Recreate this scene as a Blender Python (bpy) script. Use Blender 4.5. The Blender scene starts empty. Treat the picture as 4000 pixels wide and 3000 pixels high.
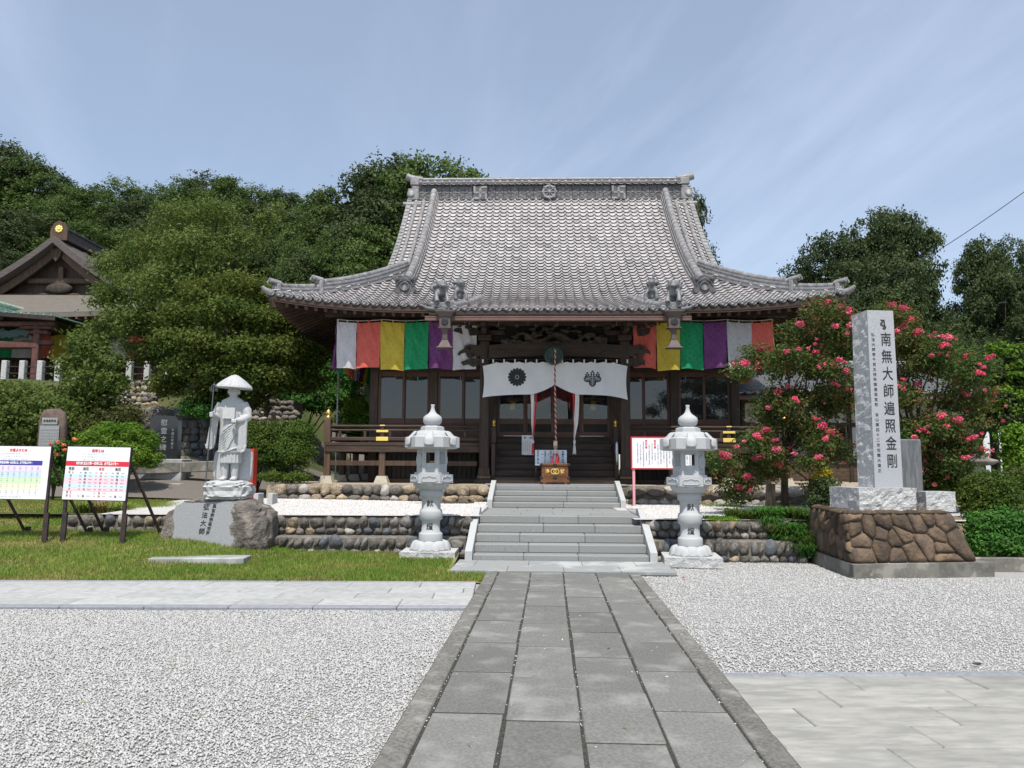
import bpy, bmesh, math, random
import numpy as np
from mathutils import Matrix, Vector, noise as mnoise
R = math.radians
random.seed(7); rng = np.random.default_rng(7)
S = bpy.context.scene
C = S.collection
PI = math.pi

# ------------------------------------------------------------ camera
FPX, PITCH, ROLL, CAMH = 2950.0, math.atan(320/2950), 0.005, 1.54
cd = bpy.data.cameras.new('camera'); cam = bpy.data.objects.new('camera', cd); C.objects.link(cam)
cd.sensor_width = 36; cd.sensor_fit = 'HORIZONTAL'; cd.lens = FPX/4000*36
cd.clip_start = 0.05; cd.clip_end = 2000
cam.matrix_world = Matrix.Translation((0, 0, CAMH)) @ Matrix.Rotation(PI/2+PITCH, 4, 'X') @ Matrix.Rotation(ROLL, 4, 'Z')
S.camera = cam

def ray(u, v):
    x, y = u-2000, v-1500
    x, y = x+ROLL*y, y-ROLL*x
    a, b = x/FPX, -y/FPX
    return a, math.cos(PITCH)-b*math.sin(PITCH), math.sin(PITCH)+b*math.cos(PITCH)
def atD(u, v, D):
    a, c, e = ray(u, v); k = D/c
    return Vector((a*k, D, CAMH+e*k))
def atZ(u, v, z):
    a, c, e = ray(u, v); k = (z-CAMH)/e
    return Vector((a*k, c*k, z))

# ------------------------------------------------------------ light
SUN_EL, SUN_HEAD = 63.0, 1.0
w = bpy.data.worlds.new('World'); S.world = w; w.use_nodes = True
nt = w.node_tree; nt.nodes.clear()
wo = nt.nodes.new('ShaderNodeOutputWorld'); bg = nt.nodes.new('ShaderNodeBackground')
sky = nt.nodes.new('ShaderNodeTexSky'); sky.sky_type = 'NISHITA'; sky.sun_disc = False
sky.sun_elevation = R(SUN_EL); sky.sun_rotation = R(180+SUN_HEAD)
sky.altitude = 50; sky.air_density = 1.0; sky.dust_density = 0.8; sky.ozone_density = 1.0
# thin high cloud: wispy streaks on a far plane overhead
tc = nt.nodes.new('ShaderNodeTexCoord'); sx = nt.nodes.new('ShaderNodeSeparateXYZ')
nt.links.new(tc.outputs['Generated'], sx.inputs[0])
def wm(op, a, b=None, clamp=False):
    m = nt.nodes.new('ShaderNodeMath'); m.operation = op; m.use_clamp = clamp
    for i, q in enumerate((a, b)):
        if q is None: continue
        if isinstance(q, (int, float)): m.inputs[i].default_value = q
        else: nt.links.new(q, m.inputs[i])
    return m.outputs[0]
zz = wm('ADD', wm('MAXIMUM', sx.outputs[2], 0.0), 0.16)
px, py = wm('DIVIDE', sx.outputs[0], zz), wm('DIVIDE', sx.outputs[1], zz)
cmb = nt.nodes.new('ShaderNodeCombineXYZ'); nt.links.new(px, cmb.inputs[0]); nt.links.new(py, cmb.inputs[1])
mp = nt.nodes.new('ShaderNodeMapping'); mp.inputs['Scale'].default_value = (1.15, 0.30, 1)
mr0 = nt.nodes.new('ShaderNodeMapping'); mr0.inputs['Rotation'].default_value = (0, 0, R(-22)); mr0.inputs['Location'].default_value = (1.3, 1.2, 0)
nt.links.new(cmb.outputs[0], mr0.inputs[0]); nt.links.new(mr0.outputs[0], mp.inputs[0])
n1 = nt.nodes.new('ShaderNodeTexNoise'); n1.inputs['Scale'].default_value = 1.1; n1.inputs['Detail'].default_value = 7; n1.inputs['Roughness'].default_value = 0.58; n1.inputs['Distortion'].default_value = 0.6
nt.links.new(mp.outputs[0], n1.inputs['Vector'])
n2 = nt.nodes.new('ShaderNodeTexNoise'); n2.inputs['Scale'].default_value = 0.5; n2.inputs['Detail'].default_value = 3
nt.links.new(cmb.outputs[0], n2.inputs['Vector'])
cl = wm('MULTIPLY', wm('SUBTRACT', n1.outputs[0], 0.42, True), wm('SUBTRACT', n2.outputs[0], 0.30, True))
cl = wm('MINIMUM', wm('MULTIPLY', cl, 4.0), 0.42)
cl = wm('ADD', cl, 0.26)
mx = nt.nodes.new('ShaderNodeMix'); mx.data_type = 'RGBA'
nt.links.new(cl, mx.inputs['Factor']); nt.links.new(sky.outputs[0], mx.inputs['A']); mx.inputs['B'].default_value = (6.6, 7.5, 9.0, 1)
nt.links.new(mx.outputs['Result'], bg.inputs[0]); bg.inputs[1].default_value = 0.10
nt.links.new(bg.outputs[0], wo.inputs[0])
sd = bpy.data.lights.new('sun', 'SUN'); sun = bpy.data.objects.new('sun', sd); C.objects.link(sun)
sd.energy = 3.7; sd.angle = R(0.53); sd.color = (1.0, 0.95, 0.87)
sun.matrix_world = Matrix.Translation((0, -10, 30)) @ Matrix.Rotation(R(-SUN_HEAD), 4, 'Z') @ Matrix.Rotation(R(90-SUN_EL), 4, 'X')
S.view_settings.view_transform = 'Standard'; S.view_settings.look = 'None'
S.view_settings.exposure = 0.48; S.view_settings.gamma = 1.0

# ------------------------------------------------------------ materials
M = {}
def mat(name, col, rough=0.7, col2=None, scale=6.0, detail=6, bump=0.0, bscale=60.0, spec=0.3, metal=0.0,
        objrand=0.0, stretch=None, attr=False, col3=None, scale3=1.5, thr3=(0.5, 0.62), trans=0.0, bdist=0.02, lo=0.35, hi=0.65):
    m = bpy.data.materials.new(name); M[name] = m; m.use_nodes = True
    t = m.node_tree; b = t.nodes['Principled BSDF']
    b.inputs['Roughness'].default_value = rough; b.inputs['Specular IOR Level'].default_value = spec; b.inputs['Metallic'].default_value = metal
    co = t.nodes.new('ShaderNodeTexCoord'); vec = co.outputs['Object']
    if stretch:
        mp = t.nodes.new('ShaderNodeMapping'); mp.inputs['Scale'].default_value = stretch
        t.links.new(vec, mp.inputs[0]); vec = mp.outputs[0]
    if objrand:
        oi = t.nodes.new('ShaderNodeObjectInfo')
        va = t.nodes.new('ShaderNodeVectorMath'); va.operation = 'MULTIPLY_ADD'
        t.links.new(oi.outputs['Random'], va.inputs[0]); va.inputs[1].default_value = (37, 53, 71); t.links.new(vec, va.inputs[2]); vec = va.outputs[0]
    def noise(sc, de=detail):
        n = t.nodes.new('ShaderNodeTexNoise'); n.inputs['Scale'].default_value = sc; n.inputs['Detail'].default_value = de; n.inputs['Roughness'].default_value = 0.6
        t.links.new(vec, n.inputs['Vector']); return n.outputs[0]
    def ramp(f, a, z):
        r = t.nodes.new('ShaderNodeMapRange'); r.inputs[1].default_value = a; r.inputs[2].default_value = z; r.interpolation_type = 'SMOOTHSTEP'
        t.links.new(f, r.inputs[0]); return r.outputs[0]
    def mixc(f, a, bb):
        x = t.nodes.new('ShaderNodeMix'); x.data_type = 'RGBA'
        t.links.new(f, x.inputs['Factor'])
        for s_, q in (('A', a), ('B', bb)):
            if isinstance(q, tuple): x.inputs[s_].default_value = (*q[:3], 1)
            else: t.links.new(q, x.inputs[s_])
        return x.outputs['Result']
    out = tuple(col)
    if col2 is not None: out = mixc(ramp(noise(scale), lo, hi), tuple(col), tuple(col2))
    if col3 is not None: out = mixc(ramp(noise(scale3), *thr3), out, tuple(col3))
    if objrand or attr:
        hs = t.nodes.new('ShaderNodeHueSaturation')
        if isinstance(out, tuple): hs.inputs['Color'].default_value = (*out, 1)
        else: t.links.new(out, hs.inputs['Color'])
        vv = None
        if objrand:
            mr = t.nodes.new('ShaderNodeMapRange'); t.links.new(oi.outputs['Random'], mr.inputs[0]); mr.inputs[3].default_value = 1-objrand; mr.inputs[4].default_value = 1+objrand; vv = mr.outputs[0]
        if attr:
            at = t.nodes.new('ShaderNodeAttribute'); at.attribute_name = 'var'
            if vv is None: vv = at.outputs['Fac']
            else:
                mm = t.nodes.new('ShaderNodeMath'); mm.operation = 'MULTIPLY'; t.links.new(vv, mm.inputs[0]); t.links.new(at.outputs['Fac'], mm.inputs[1]); vv = mm.outputs[0]
        t.links.new(vv, hs.inputs['Value']); out = hs.outputs[0]
    if isinstance(out, tuple): b.inputs['Base Color'].default_value = (*out, 1)
    else: t.links.new(out, b.inputs['Base Color'])
    if bump:
        bn = t.nodes.new('ShaderNodeBump'); bn.inputs['Strength'].default_value = bump; bn.inputs['Distance'].default_value = bdist
        t.links.new(noise(bscale, 4), bn.inputs['Height']); t.links.new(bn.outputs[0], b.inputs['Normal'])
    if trans:
        tr = t.nodes.new('ShaderNodeBsdfTranslucent'); ms = t.nodes.new('ShaderNodeMixShader'); ms.inputs[0].default_value = trans
        if isinstance(out, tuple): tr.inputs[0].default_value = (*out, 1)
        else: t.links.new(out, tr.inputs[0])
        t.links.new(b.outputs[0], ms.inputs[1]); t.links.new(tr.outputs[0], ms.inputs[2]); t.links.new(ms.outputs[0], t.nodes['Material Output'].inputs[0])
    return m

# stone / ground
mat('granite', (.32,.327,.32), .8, (.235,.24,.235), 140, bump=.15, bscale=220, bdist=.004, col3=(.42,.43,.42), scale3=1.3)
mat('granite_step', (.285,.292,.284), .8, (.205,.21,.205), 140, bump=.15, bscale=220, bdist=.004, objrand=.06, stretch=(1,1,.35), col3=(.15,.15,.135), scale3=11, thr3=(.60,.80))
mat('granite_white', (.47,.478,.478), .75, (.375,.383,.383), 160, bump=.1, bscale=200, bdist=.004, col3=(.38,.385,.375), scale3=2.3, thr3=(.54,.78))
mat('granite_rough', (.58,.58,.565), .85, (.43,.43,.42), 26, bump=.9, bscale=38, bdist=.03)
mat('granite_stele', (.46,.47,.48), .75, (.27,.28,.30), 150, bump=.15, bscale=220, bdist=.004)
mat('slab', (.185,.183,.170), .9, (.130,.128,.118), 48, bump=.5, bscale=120, bdist=.006, objrand=.16, col3=(.26,.257,.24), scale3=2.6, thr3=(.46,.74))
mat('edge_stone', (.20,.194,.175), .9, (.115,.11,.097), 40, bump=.6, bscale=90, bdist=.012, objrand=.15, col3=(.33,.322,.295), scale3=5, thr3=(.5,.78))
mat('paver', (.40,.40,.39), .85, (.33,.33,.32), 9, bump=.2, bscale=140, bdist=.004, objrand=.08)
mat('paver_stained', (.325,.315,.285), .85, (.24,.236,.218), 3.2, bump=.2, bscale=140, bdist=.004, objrand=.10, stretch=(1,3,1), col3=(.38,.37,.335), scale3=2.5, thr3=(.5,.75))
mat('kerb_grey', (.27,.28,.30), .85, (.22,.23,.25), 20, bump=.2, bscale=140, bdist=.004, objrand=.08)
mat('gravel', (.49,.483,.465), .95, (.41,.404,.39), 60, bump=1.0, bscale=75, bdist=.03, lo=.3, hi=.62)
mat('gravel_white', (.74,.72,.70), .95, (.52,.50,.48), 50, bump=1.0, bscale=60, bdist=.03, lo=.3, hi=.6)
mat('pebble', (.56,.55,.54), .9, (.38,.38,.38), 30, objrand=.0, attr=False)
mat('soil', (.16,.12,.08), .95, (.22,.17,.11), 12, bump=.6, bscale=60)
mat('joint', (.035,.033,.028), .95, (.075,.07,.058), 40, bump=.8, bscale=80)
mat('lawn_soil', (.15,.18,.05), .95, (.30,.25,.10), 2.2, bump=.6, bscale=90, lo=.48, hi=.66)
mat('hill_soil', (.05,.075,.02), .95, (.09,.085,.035), 1.2, bump=.6, bscale=20)
mat('asphalt', (.17,.15,.13), .95, (.13,.115,.10), 30, bump=.5, bscale=160, bdist=.01)
mat('mortar', (.20,.18,.15), .95, (.13,.115,.10), 8, bump=.5, bscale=60, bdist=.02)
mat('terrace_earth', (.40,.33,.24), .95, (.33,.28,.21), 8, bump=.4, bscale=80)
mat('cobble_dark', (.165,.148,.128), .75, (.085,.075,.065), 9, bump=.5, bscale=30, objrand=.40, col3=(.34,.32,.29), scale3=6, thr3=(.55,.66))
mat('cobble_grey', (.215,.203,.188), .8, (.12,.113,.106), 9, bump=.6, bscale=26, objrand=.3, col3=(.40,.38,.36), scale3=6, thr3=(.56,.66))
mat('cobble_pale', (.46,.43,.39), .8, (.24,.22,.19), 10, bump=.5, bscale=30, objrand=.25)
mat('cobble_tan', (.34,.26,.16), .8, (.19,.14,.085), 9, bump=.5, bscale=30, objrand=.25, col3=(.5,.45,.38), scale3=6)
mat('cobble_blue', (.13,.14,.155), .7, (.07,.075,.085), 9, bump=.5, bscale=30, objrand=.3, col3=(.3,.3,.31), scale3=7, thr3=(.58,.66))
mat('rubble', (.125,.088,.060), .85, (.068,.050,.038), 5, bump=.8, bscale=22, bdist=.03, objrand=.35, col3=(.185,.128,.075), scale3=3, thr3=(.5,.68))
mat('boulder', (.20,.178,.155), .85, (.105,.092,.082), 4, bump=.9, bscale=14, bdist=.05, col3=(.30,.27,.23), scale3=3.2, thr3=(.52,.66))
mat('concrete', (.20,.19,.165), .9, (.12,.113,.098), 6, bump=.4, bscale=60, col3=(.30,.28,.245), scale3=3)
mat('footing', (.46,.42,.33), .9, (.38,.35,.28), 12, bump=.2, bscale=80)
mat('ink', (.025,.025,.025), .6)
mat('carve', (.30,.30,.30), .8)
mat('black_stone', (.022,.024,.027), .12, (.03,.032,.036), 60, spec=.5)
mat('brown_stone', (.16,.115,.095), .8, (.10,.07,.06), 5, bump=.5, bscale=20)
# timber / building
mat('timber', (.064,.043,.031), .6, (.038,.026,.019), 3, bump=.25, bscale=30, stretch=(6,6,.6), objrand=.2)
mat('timber_h', (.064,.043,.031), .6, (.038,.026,.019), 3, bump=.25, bscale=30, stretch=(.6,6,6), objrand=.2)
mat('timber_brown', (.115,.072,.048), .6, (.070,.045,.032), 3, bump=.2, bscale=30, stretch=(6,6,.6), objrand=.2)
mat('sash', (.115,.060,.042), .5, (.085,.045,.032), 3, objrand=.1)
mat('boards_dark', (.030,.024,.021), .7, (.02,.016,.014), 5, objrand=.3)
mat('rafter', (.080,.048,.034), .7, (.055,.034,.025), 3, objrand=.25)
mat('carving', (.065,.052,.040), .7, (.03,.025,.02), 9, bump=.4, bscale=30)
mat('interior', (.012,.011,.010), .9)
mat('tile', (.51,.487,.483), .5, (.42,.40,.397), 7, bump=.06, bscale=60, spec=.5, metal=.15, attr=True, objrand=.0, col3=(.39,.37,.365), scale3=.7, thr3=(.5,.75))
mat('tile_piece', (.51,.487,.483), .5, (.42,.40,.397), 7, bump=.06, bscale=60, spec=.5, metal=.15, objrand=.14)
mat('tile_ridge', (.30,.292,.292), .55, (.19,.186,.186), 7, spec=.4, metal=.05, objrand=.10)
mat('tile_eave', (.24,.24,.245), .6, (.16,.16,.165), 9, spec=.3, objrand=.15)
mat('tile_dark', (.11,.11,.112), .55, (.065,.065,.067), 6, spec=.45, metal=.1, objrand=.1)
mat('ornament', (.20,.20,.205), .5, (.09,.09,.09), 12, spec=.5, bump=.3, bscale=30)
mat('gutter', (.155,.090,.075), .5, (.125,.072,.06), 5, spec=.4)
mat('hopper', (.11,.083,.073), .6, (.085,.063,.056), 6, spec=.4)
mat('plaster', (.62,.61,.58), .9, (.54,.53,.50), 3)
mat('gold', (.75,.50,.10), .3, (.6,.4,.08), 10, metal=.8)
mat('gold_paint', (.78,.58,.14), .4, spec=.5)
mat('verdigris', (.055,.095,.085), .6, (.035,.06,.055), 14, bump=.3, bscale=40, metal=.2)
mat('copper_green', (.40,.52,.42), .6, (.24,.36,.29), 5, objrand=.1)
mat('red_timber', (.135,.062,.048), .7, (.08,.04,.033), 5, objrand=.2)
mat('shingle', (.125,.105,.10), .8, (.085,.07,.068), 3, bump=.5, bscale=24, stretch=(1,8,8))
mat('shingle_pale', (.165,.148,.125), .85, (.12,.108,.092), 3, bump=.5, bscale=24, stretch=(1,8,8))
def glassmat(name, col, ior, rough=.03):
    m = bpy.data.materials.new(name); M[name] = m; m.use_nodes = True; b = m.node_tree.nodes['Principled BSDF']
    b.inputs['Base Color'].default_value = (*col, 1); b.inputs['Roughness'].default_value = rough; b.inputs['IOR'].default_value = ior; b.inputs['Specular IOR Level'].default_value = .5
glassmat('glass', (.020,.022,.024), 1.75)
def clearmat(name, fac=.13):
    m = bpy.data.materials.new(name); M[name] = m; m.use_nodes = True; t = m.node_tree
    g = t.nodes.new('ShaderNodeBsdfGlossy'); g.inputs['Roughness'].default_value = .03; tr = t.nodes.new('ShaderNodeBsdfTransparent'); tr.inputs[0].default_value = (.75,.78,.78,1)
    ms = t.nodes.new('ShaderNodeMixShader'); ms.inputs[0].default_value = fac
    t.links.new(tr.outputs[0], ms.inputs[1]); t.links.new(g.outputs[0], ms.inputs[2]); t.links.new(ms.outputs[0], t.nodes['Material Output'].inputs[0])
clearmat('glass_clear', .06)
# cloth, paint, print
for n_, c_ in (('cloth_white', (.62,.60,.62)), ('cloth_red', (.62,.12,.085)), ('cloth_yellow', (.56,.42,.045)), ('cloth_green', (.015,.26,.095)), ('cloth_purple', (.14,.040,.15)), ('cloth_grey', (.46,.44,.44))):
    mat(n_, c_, .75, tuple(q*.86 for q in c_), 9, trans=.22)
mat('noren', (.80,.80,.79), .85, (.76,.76,.76), 4, trans=.15)
mat('red_drape', (.40,.035,.03), .8, (.3,.02,.02), 5)
mat('rope_red', (.33,.06,.045), .9); mat('rope_white', (.62,.55,.48), .9); mat('ribbon_white', (.72,.70,.66), .8, trans=.1); mat('ribbon_red', (.62,.04,.05), .8, trans=.1)
mat('board_white', (.82,.82,.83), .5); mat('board_blue', (.66,.76,.82), .5); mat('print_grey', (.30,.30,.32), .6); mat('print_red', (.65,.03,.05), .5)
mat('print_pink', (.86,.62,.68), .5); mat('print_cyan', (.60,.80,.86), .5); mat('print_navy', (.06,.05,.30), .5); mat('print_green', (.62,.84,.50), .5); mat('print_cream', (.88,.86,.60), .5); mat('print_lilac', (.74,.64,.82), .5); mat('print_blue', (.56,.68,.86), .5)
mat('steel_dark', (.028,.022,.022), .5, (.05,.03,.025), 8, spec=.4)
mat('pole', (.55,.58,.60), .4, metal=.3); mat('pink_paint', (.72,.33,.37), .5); mat('red_paint', (.60,.04,.05), .45)
mat('box_wood', (.20,.085,.035), .45, (.13,.055,.025), 3, stretch=(1,5,5)); mat('box_iron', (.03,.025,.022), .5)
mat('plastic_white', (.7,.7,.68), .5); mat('plastic_black', (.03,.03,.03), .4); mat('red_box', (.42,.035,.02), .5)
mat('stone_statue', (.47,.472,.472), .75, (.39,.393,.393), 40, bump=.15, bscale=70, bdist=.006, col3=(.36,.36,.35), scale3=5, thr3=(.56,.78), stretch=(1.5,1.5,.5))
mat('bronze', (.12,.12,.12), .45, metal=.6)
# foliage
def leafmat(name, c, c2, tr=.3, hue=.0):
    mat(name, c, .6, c2, .9, detail=3, spec=.15, attr=True, objrand=.14, trans=tr)
leafmat('leaf_forest', (.066,.112,.028), (.108,.158,.042), .35)
leafmat('leaf_deep', (.048,.075,.028), (.080,.110,.040))
leafmat('leaf_cherry', (.098,.150,.032), (.145,.190,.048), .4)
leafmat('leaf_maple', (.080,.125,.022), (.140,.168,.034), .4)
leafmat('leaf_bright', (.11,.22,.022), (.18,.29,.035), .35)
leafmat('leaf_fresh', (.050,.145,.025), (.085,.20,.035), .35)
leafmat('leaf_myrtle', (.072,.128,.030), (.125,.148,.042), .4)
leafmat('leaf_bronze', (.17,.085,.03), (.22,.12,.05), .35)
leafmat('leaf_grass', (.165,.26,.042), (.25,.31,.07), .35)
leafmat('leaf_hedge', (.055,.105,.018), (.105,.15,.026), .35)
leafmat('leaf_brown', (.072,.095,.026), (.115,.12,.042), .35)
leafmat('straw', (.32,.25,.10), (.24,.22,.07), .3)
leafmat('flower_pink', (.74,.085,.17), (.82,.20,.29), .3)
leafmat('flower_orange', (.85,.25,.12), (.85,.35,.2), .3)
leafmat('leaf_yellow', (.55,.42,.03), (.35,.35,.04), .3)
mat('bark', (.10,.08,.06), .9, (.055,.045,.035), 8, bump=.7, bscale=24, stretch=(2,2,.5))
mat('bark_pale', (.33,.27,.20), .85, (.16,.12,.085), 7, bump=.5, bscale=24, stretch=(2,2,.6))

# ------------------------------------------------------------ object helpers
def tag(o, label=None, cat=None, group=None, kind=None):
    if label: o['label'] = label
    if cat: o['category'] = cat
    if group: o['group'] = group
    if kind: o['kind'] = kind
    return o
def thing(name, label, cat, loc=(0,0,0), rotz=0.0, group=None):
    o = bpy.data.objects.new(name, None); C.objects.link(o); o.empty_display_size = .2
    o.location = loc; o.rotation_euler = (0, 0, rotz); return tag(o, label, cat, group)
def link(name, me, parent=None, mtx=None):
    o = bpy.data.objects.new(name, me); C.objects.link(o)
    if parent: o.parent = parent
    if mtx is not None: o.matrix_local = mtx
    return o
def copy_tree(o, parent=None):
    c = o.copy(); C.objects.link(c); c.parent = parent
    for ch in list(o.children): copy_tree(ch, c)
    return c
_bevcache = {}
class MB:
    def __init__(s): s.v = []; s.f = []; s.sm = []; s.mi = []; s.mats = []
    def _m(s, m):
        if m is None: return 0
        if m not in s.mats: s.mats.append(m)
        return s.mats.index(m)
    def add(s, vs, fs, smooth=False, m=None, mtx=None):
        n = len(s.v); k = s._m(m)
        if mtx is not None: vs = [mtx @ Vector(q) for q in vs]
        s.v.extend([tuple(q) for q in vs])
        for f in fs: s.f.append(tuple(i+n for i in f)); s.sm.append(smooth); s.mi.append(k)
        return s
    def box(s, c, d, rot=None, bev=0.0, m=None, smooth=False):
        hx, hy, hz = d[0]/2, d[1]/2, d[2]/2
        mt = Matrix.Translation(c)
        if rot is not None: mt = mt @ (rot if isinstance(rot, Matrix) else Matrix.Rotation(rot, 4, 'Z'))
        if bev <= 0:
            vs = [(sx*hx, sy*hy, sz*hz) for sx in (-1,1) for sy in (-1,1) for sz in (-1,1)]
            fs = [(0,1,3,2),(4,6,7,5),(0,4,5,1),(2,3,7,6),(0,2,6,4),(1,5,7,3)]
        else:
            key = (round(d[0],4), round(d[1],4), round(d[2],4), bev)
            if key not in _bevcache:
                bm = bmesh.new(); bmesh.ops.create_cube(bm, size=1)
                for v in bm.verts: v.co = Vector((v.co.x*d[0], v.co.y*d[1], v.co.z*d[2]))
                bmesh.ops.bevel(bm, geom=bm.edges[:], offset=bev, segments=1, affect='EDGES')
                bm.verts.index_update()
                _bevcache[key] = ([tuple(v.co) for v in bm.verts], [tuple(v.index for v in f.verts) for f in bm.faces]); bm.free()
            vs, fs = _bevcache[key]
        return s.add(vs, fs, smooth, m, mt)
    def bar(s, a, b, wd, h, m=None, up=(0,0,1), bev=0):
        a, b = Vector(a), Vector(b); z = (b-a); L = z.length; z.normalize()
        x = z.cross(Vector(up));
        if x.length < 1e-4: x = z.cross(Vector((0,1,0)))
        x.normalize(); y = x.cross(z)
        rt = Matrix((( x.x, y.x, z.x, 0),(x.y, y.y, z.y, 0),(x.z, y.z, z.z, 0),(0,0,0,1)))
        return s.box((a+b)/2, (wd, h, L), rt, bev, m)
    def tube(s, pts, rad, n=8, m=None, cap=True, smooth=True):
        pts = [Vector(p) for p in pts]; k = len(pts)
        rs = rad if hasattr(rad, '__len__') else [rad]*k
        vs = []; prev = None
        for i, p in enumerate(pts):
            t = (pts[min(i+1,k-1)]-pts[max(i-1,0)]).normalized()
            if prev is None: x = t.orthogonal().normalized()
            else:
                x = prev - t*prev.dot(t)
                x = x.normalized() if x.length > 1e-6 else t.orthogonal().normalized()
            prev = x; y = t.cross(x)
            for j in range(n):
                a = 2*PI*j/n; vs.append(p + (x*math.cos(a)+y*math.sin(a))*rs[i])
        fs = [(i*n+j, i*n+(j+1)%n, (i+1)*n+(j+1)%n, (i+1)*n+j) for i in range(k-1) for j in range(n)]
        s.add(vs, fs, smooth, m)
        if cap:
            s.add(vs[:n], [tuple(range(n))[::-1]], False, m); s.add(vs[-n:], [tuple(range(n))], False, m)
        return s
    def lathe(s, prof, n=24, m=None, smooth=True, c=(0,0,0), rot=0.0, mtx=None):
        vs = []
        for r, z in prof:
            for j in range(n):
                a = 2*PI*j/n+rot; vs.append((c[0]+r*math.cos(a), c[1]+r*math.sin(a), c[2]+z))
        k = len(prof)
        fs = [(i*n+j, i*n+(j+1)%n, (i+1)*n+(j+1)%n, (i+1)*n+j) for i in range(k-1) for j in range(n)]
        fs += [tuple(range(n))[::-1], tuple(range((k-1)*n, k*n))]
        return s.add(vs, fs, smooth, m, mtx)
    def prism(s, poly, z0, z1, m=None, mtx=None, top=None):
        n = len(poly); top = top or poly
        vs = [(x,y,z0) for x,y in poly]+[(x,y,z1) for x,y in top]
        fs = [tuple(range(n))[::-1], tuple(range(n,2*n))]+[(i,(i+1)%n,n+(i+1)%n,n+i) for i in range(n)]
        return s.add(vs, fs, False, m, mtx)
    def grid(s, fn, nu, nv, m=None, smooth=True):
        vs = [fn(i/(nu-1), j/(nv-1)) for j in range(nv) for i in range(nu)]
        fs = [(j*nu+i, j*nu+i+1, (j+1)*nu+i+1, (j+1)*nu+i) for j in range(nv-1) for i in range(nu-1)]
        return s.add(vs, fs, smooth, m)
    def mesh(s, name, mats):
        me = bpy.data.meshes.new(name); me.from_pydata(s.v, [], s.f)
        me.polygons.foreach_set('use_smooth', s.sm)
        if s.mats:
            for q in s.mats: me.materials.append(M[q])
            me.polygons.foreach_set('material_index', s.mi)
        else: me.materials.append(M[mats])
        me.update(); return me
    def build(s, name, mt=None, parent=None, mtx=None, fix=True):
        me = s.mesh(name, mt)
        if fix:
            bm = bmesh.new(); bm.from_mesh(me); bmesh.ops.recalc_face_normals(bm, faces=bm.faces[:]); bm.to_mesh(me); bm.free()
        return link(name, me, parent, mtx)
def np_mesh(name, V, F, mt, smooth=True, var=None):
    V = np.asarray(V, dtype=np.float32); F = np.asarray(F, dtype=np.int32)
    me = bpy.data.meshes.new(name); me.vertices.add(len(V)); me.vertices.foreach_set('co', V.ravel())
    k = F.shape[1]; me.loops.add(F.size); me.loops.foreach_set('vertex_index', F.ravel())
    me.polygons.add(len(F)); me.polygons.foreach_set('loop_start', np.arange(len(F), dtype=np.int32)*k)
    me.polygons.foreach_set('loop_total', np.full(len(F), k, dtype=np.int32))
    me.polygons.foreach_set('use_smooth', np.full(len(F), smooth))
    for q in (mt if isinstance(mt, (list, tuple)) else [mt]): me.materials.append(M[q])
    if var is not None:
        a = me.attributes.new('var', 'FLOAT', 'FACE'); a.data.foreach_set('value', np.asarray(var, dtype=np.float32))
    me.update(calc_edges=True); return me
def text_mesh(name, body, size, mt, depth=.004, vertical=False, spacing=1.0, res=2, bold=0.0, widths=1.0):
    """flat lettering in the XZ plane (facing -Y), centred on its origin"""
    V, F = [], []
    items = list(body) if vertical else [body]
    me_out = bpy.data.meshes.new(name); bm = bmesh.new()
    for i, t in enumerate(items):
        if t in ' \u3000': continue
        cu = bpy.data.curves.new('t', 'FONT'); cu.body = t; cu.size = size; cu.align_x = 'CENTER'; cu.align_y = 'CENTER'
        cu.resolution_u = res; cu.offset = bold; cu.space_character = spacing if not vertical else 1
        ob = bpy.data.objects.new('t', cu); me = ob.to_mesh()
        tmp = bmesh.new(); tmp.from_mesh(me)
        for v in tmp.verts:
            x, y = v.co.x*widths, v.co.y
            if vertical: y -= i*size*spacing
            v.co = Vector((x, 0, y))
        m2 = bpy.data.meshes.new('t'); tmp.to_mesh(m2); tmp.free(); bm.from_mesh(m2)
        bpy.data.objects.remove(ob); bpy.data.curves.remove(cu); bpy.data.meshes.remove(m2)
    if vertical:
        off = (len(items)-1)*size*spacing/2
        for v in bm.verts: v.co.z += off
    if depth and len(bm.faces):
        r = bmesh.ops.extrude_face_region(bm, geom=bm.faces[:])
        for v in [e for e in r['geom'] if isinstance(e, bmesh.types.BMVert)]: v.co.y -= depth
        bmesh.ops.recalc_face_normals(bm, faces=bm.faces[:])
    bm.to_mesh(me_out); bm.free(); me_out.materials.append(M[mt]); return me_out
def lettering(parent, body, loc, size, mt='ink', rotz=0.0, tilt=0.0, vertical=False, spacing=1.0, depth=.004, name='lettering', bold=0.0, widths=1.0, label=None):
    me = text_mesh(name, body, size, mt, depth, vertical, spacing, bold=bold, widths=widths)
    o = link(name, me, parent, Matrix.Translation(loc) @ Matrix.Rotation(rotz, 4, 'Z') @ Matrix.Rotation(tilt, 4, 'X'))
    if label: o['label'] = label
    return o
def rot2(p, a): return (p[0]*math.cos(a)-p[1]*math.sin(a), p[0]*math.sin(a)+p[1]*math.cos(a))
def lump(seed, sub=2, amp=.18, freq=1.6, sq=(1,1,1), flat=0.0):
    bm = bmesh.new(); bmesh.ops.create_icosphere(bm, subdivisions=sub, radius=1.0)
    o = Vector((seed*3.17, seed*7.31, seed*1.73))
    for v in bm.verts:
        n = mnoise.noise(v.co*freq+o) + .5*mnoise.noise(v.co*freq*2.3+o)
        v.co = v.co*(1+amp*n); v.co = Vector((v.co.x*sq[0], v.co.y*sq[1], v.co.z*sq[2]))
    vs = [tuple(v.co) for v in bm.verts]; bm.verts.index_update(); fs = [tuple(v.index for v in f.verts) for f in bm.faces]; bm.free()
    return vs, fs
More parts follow.
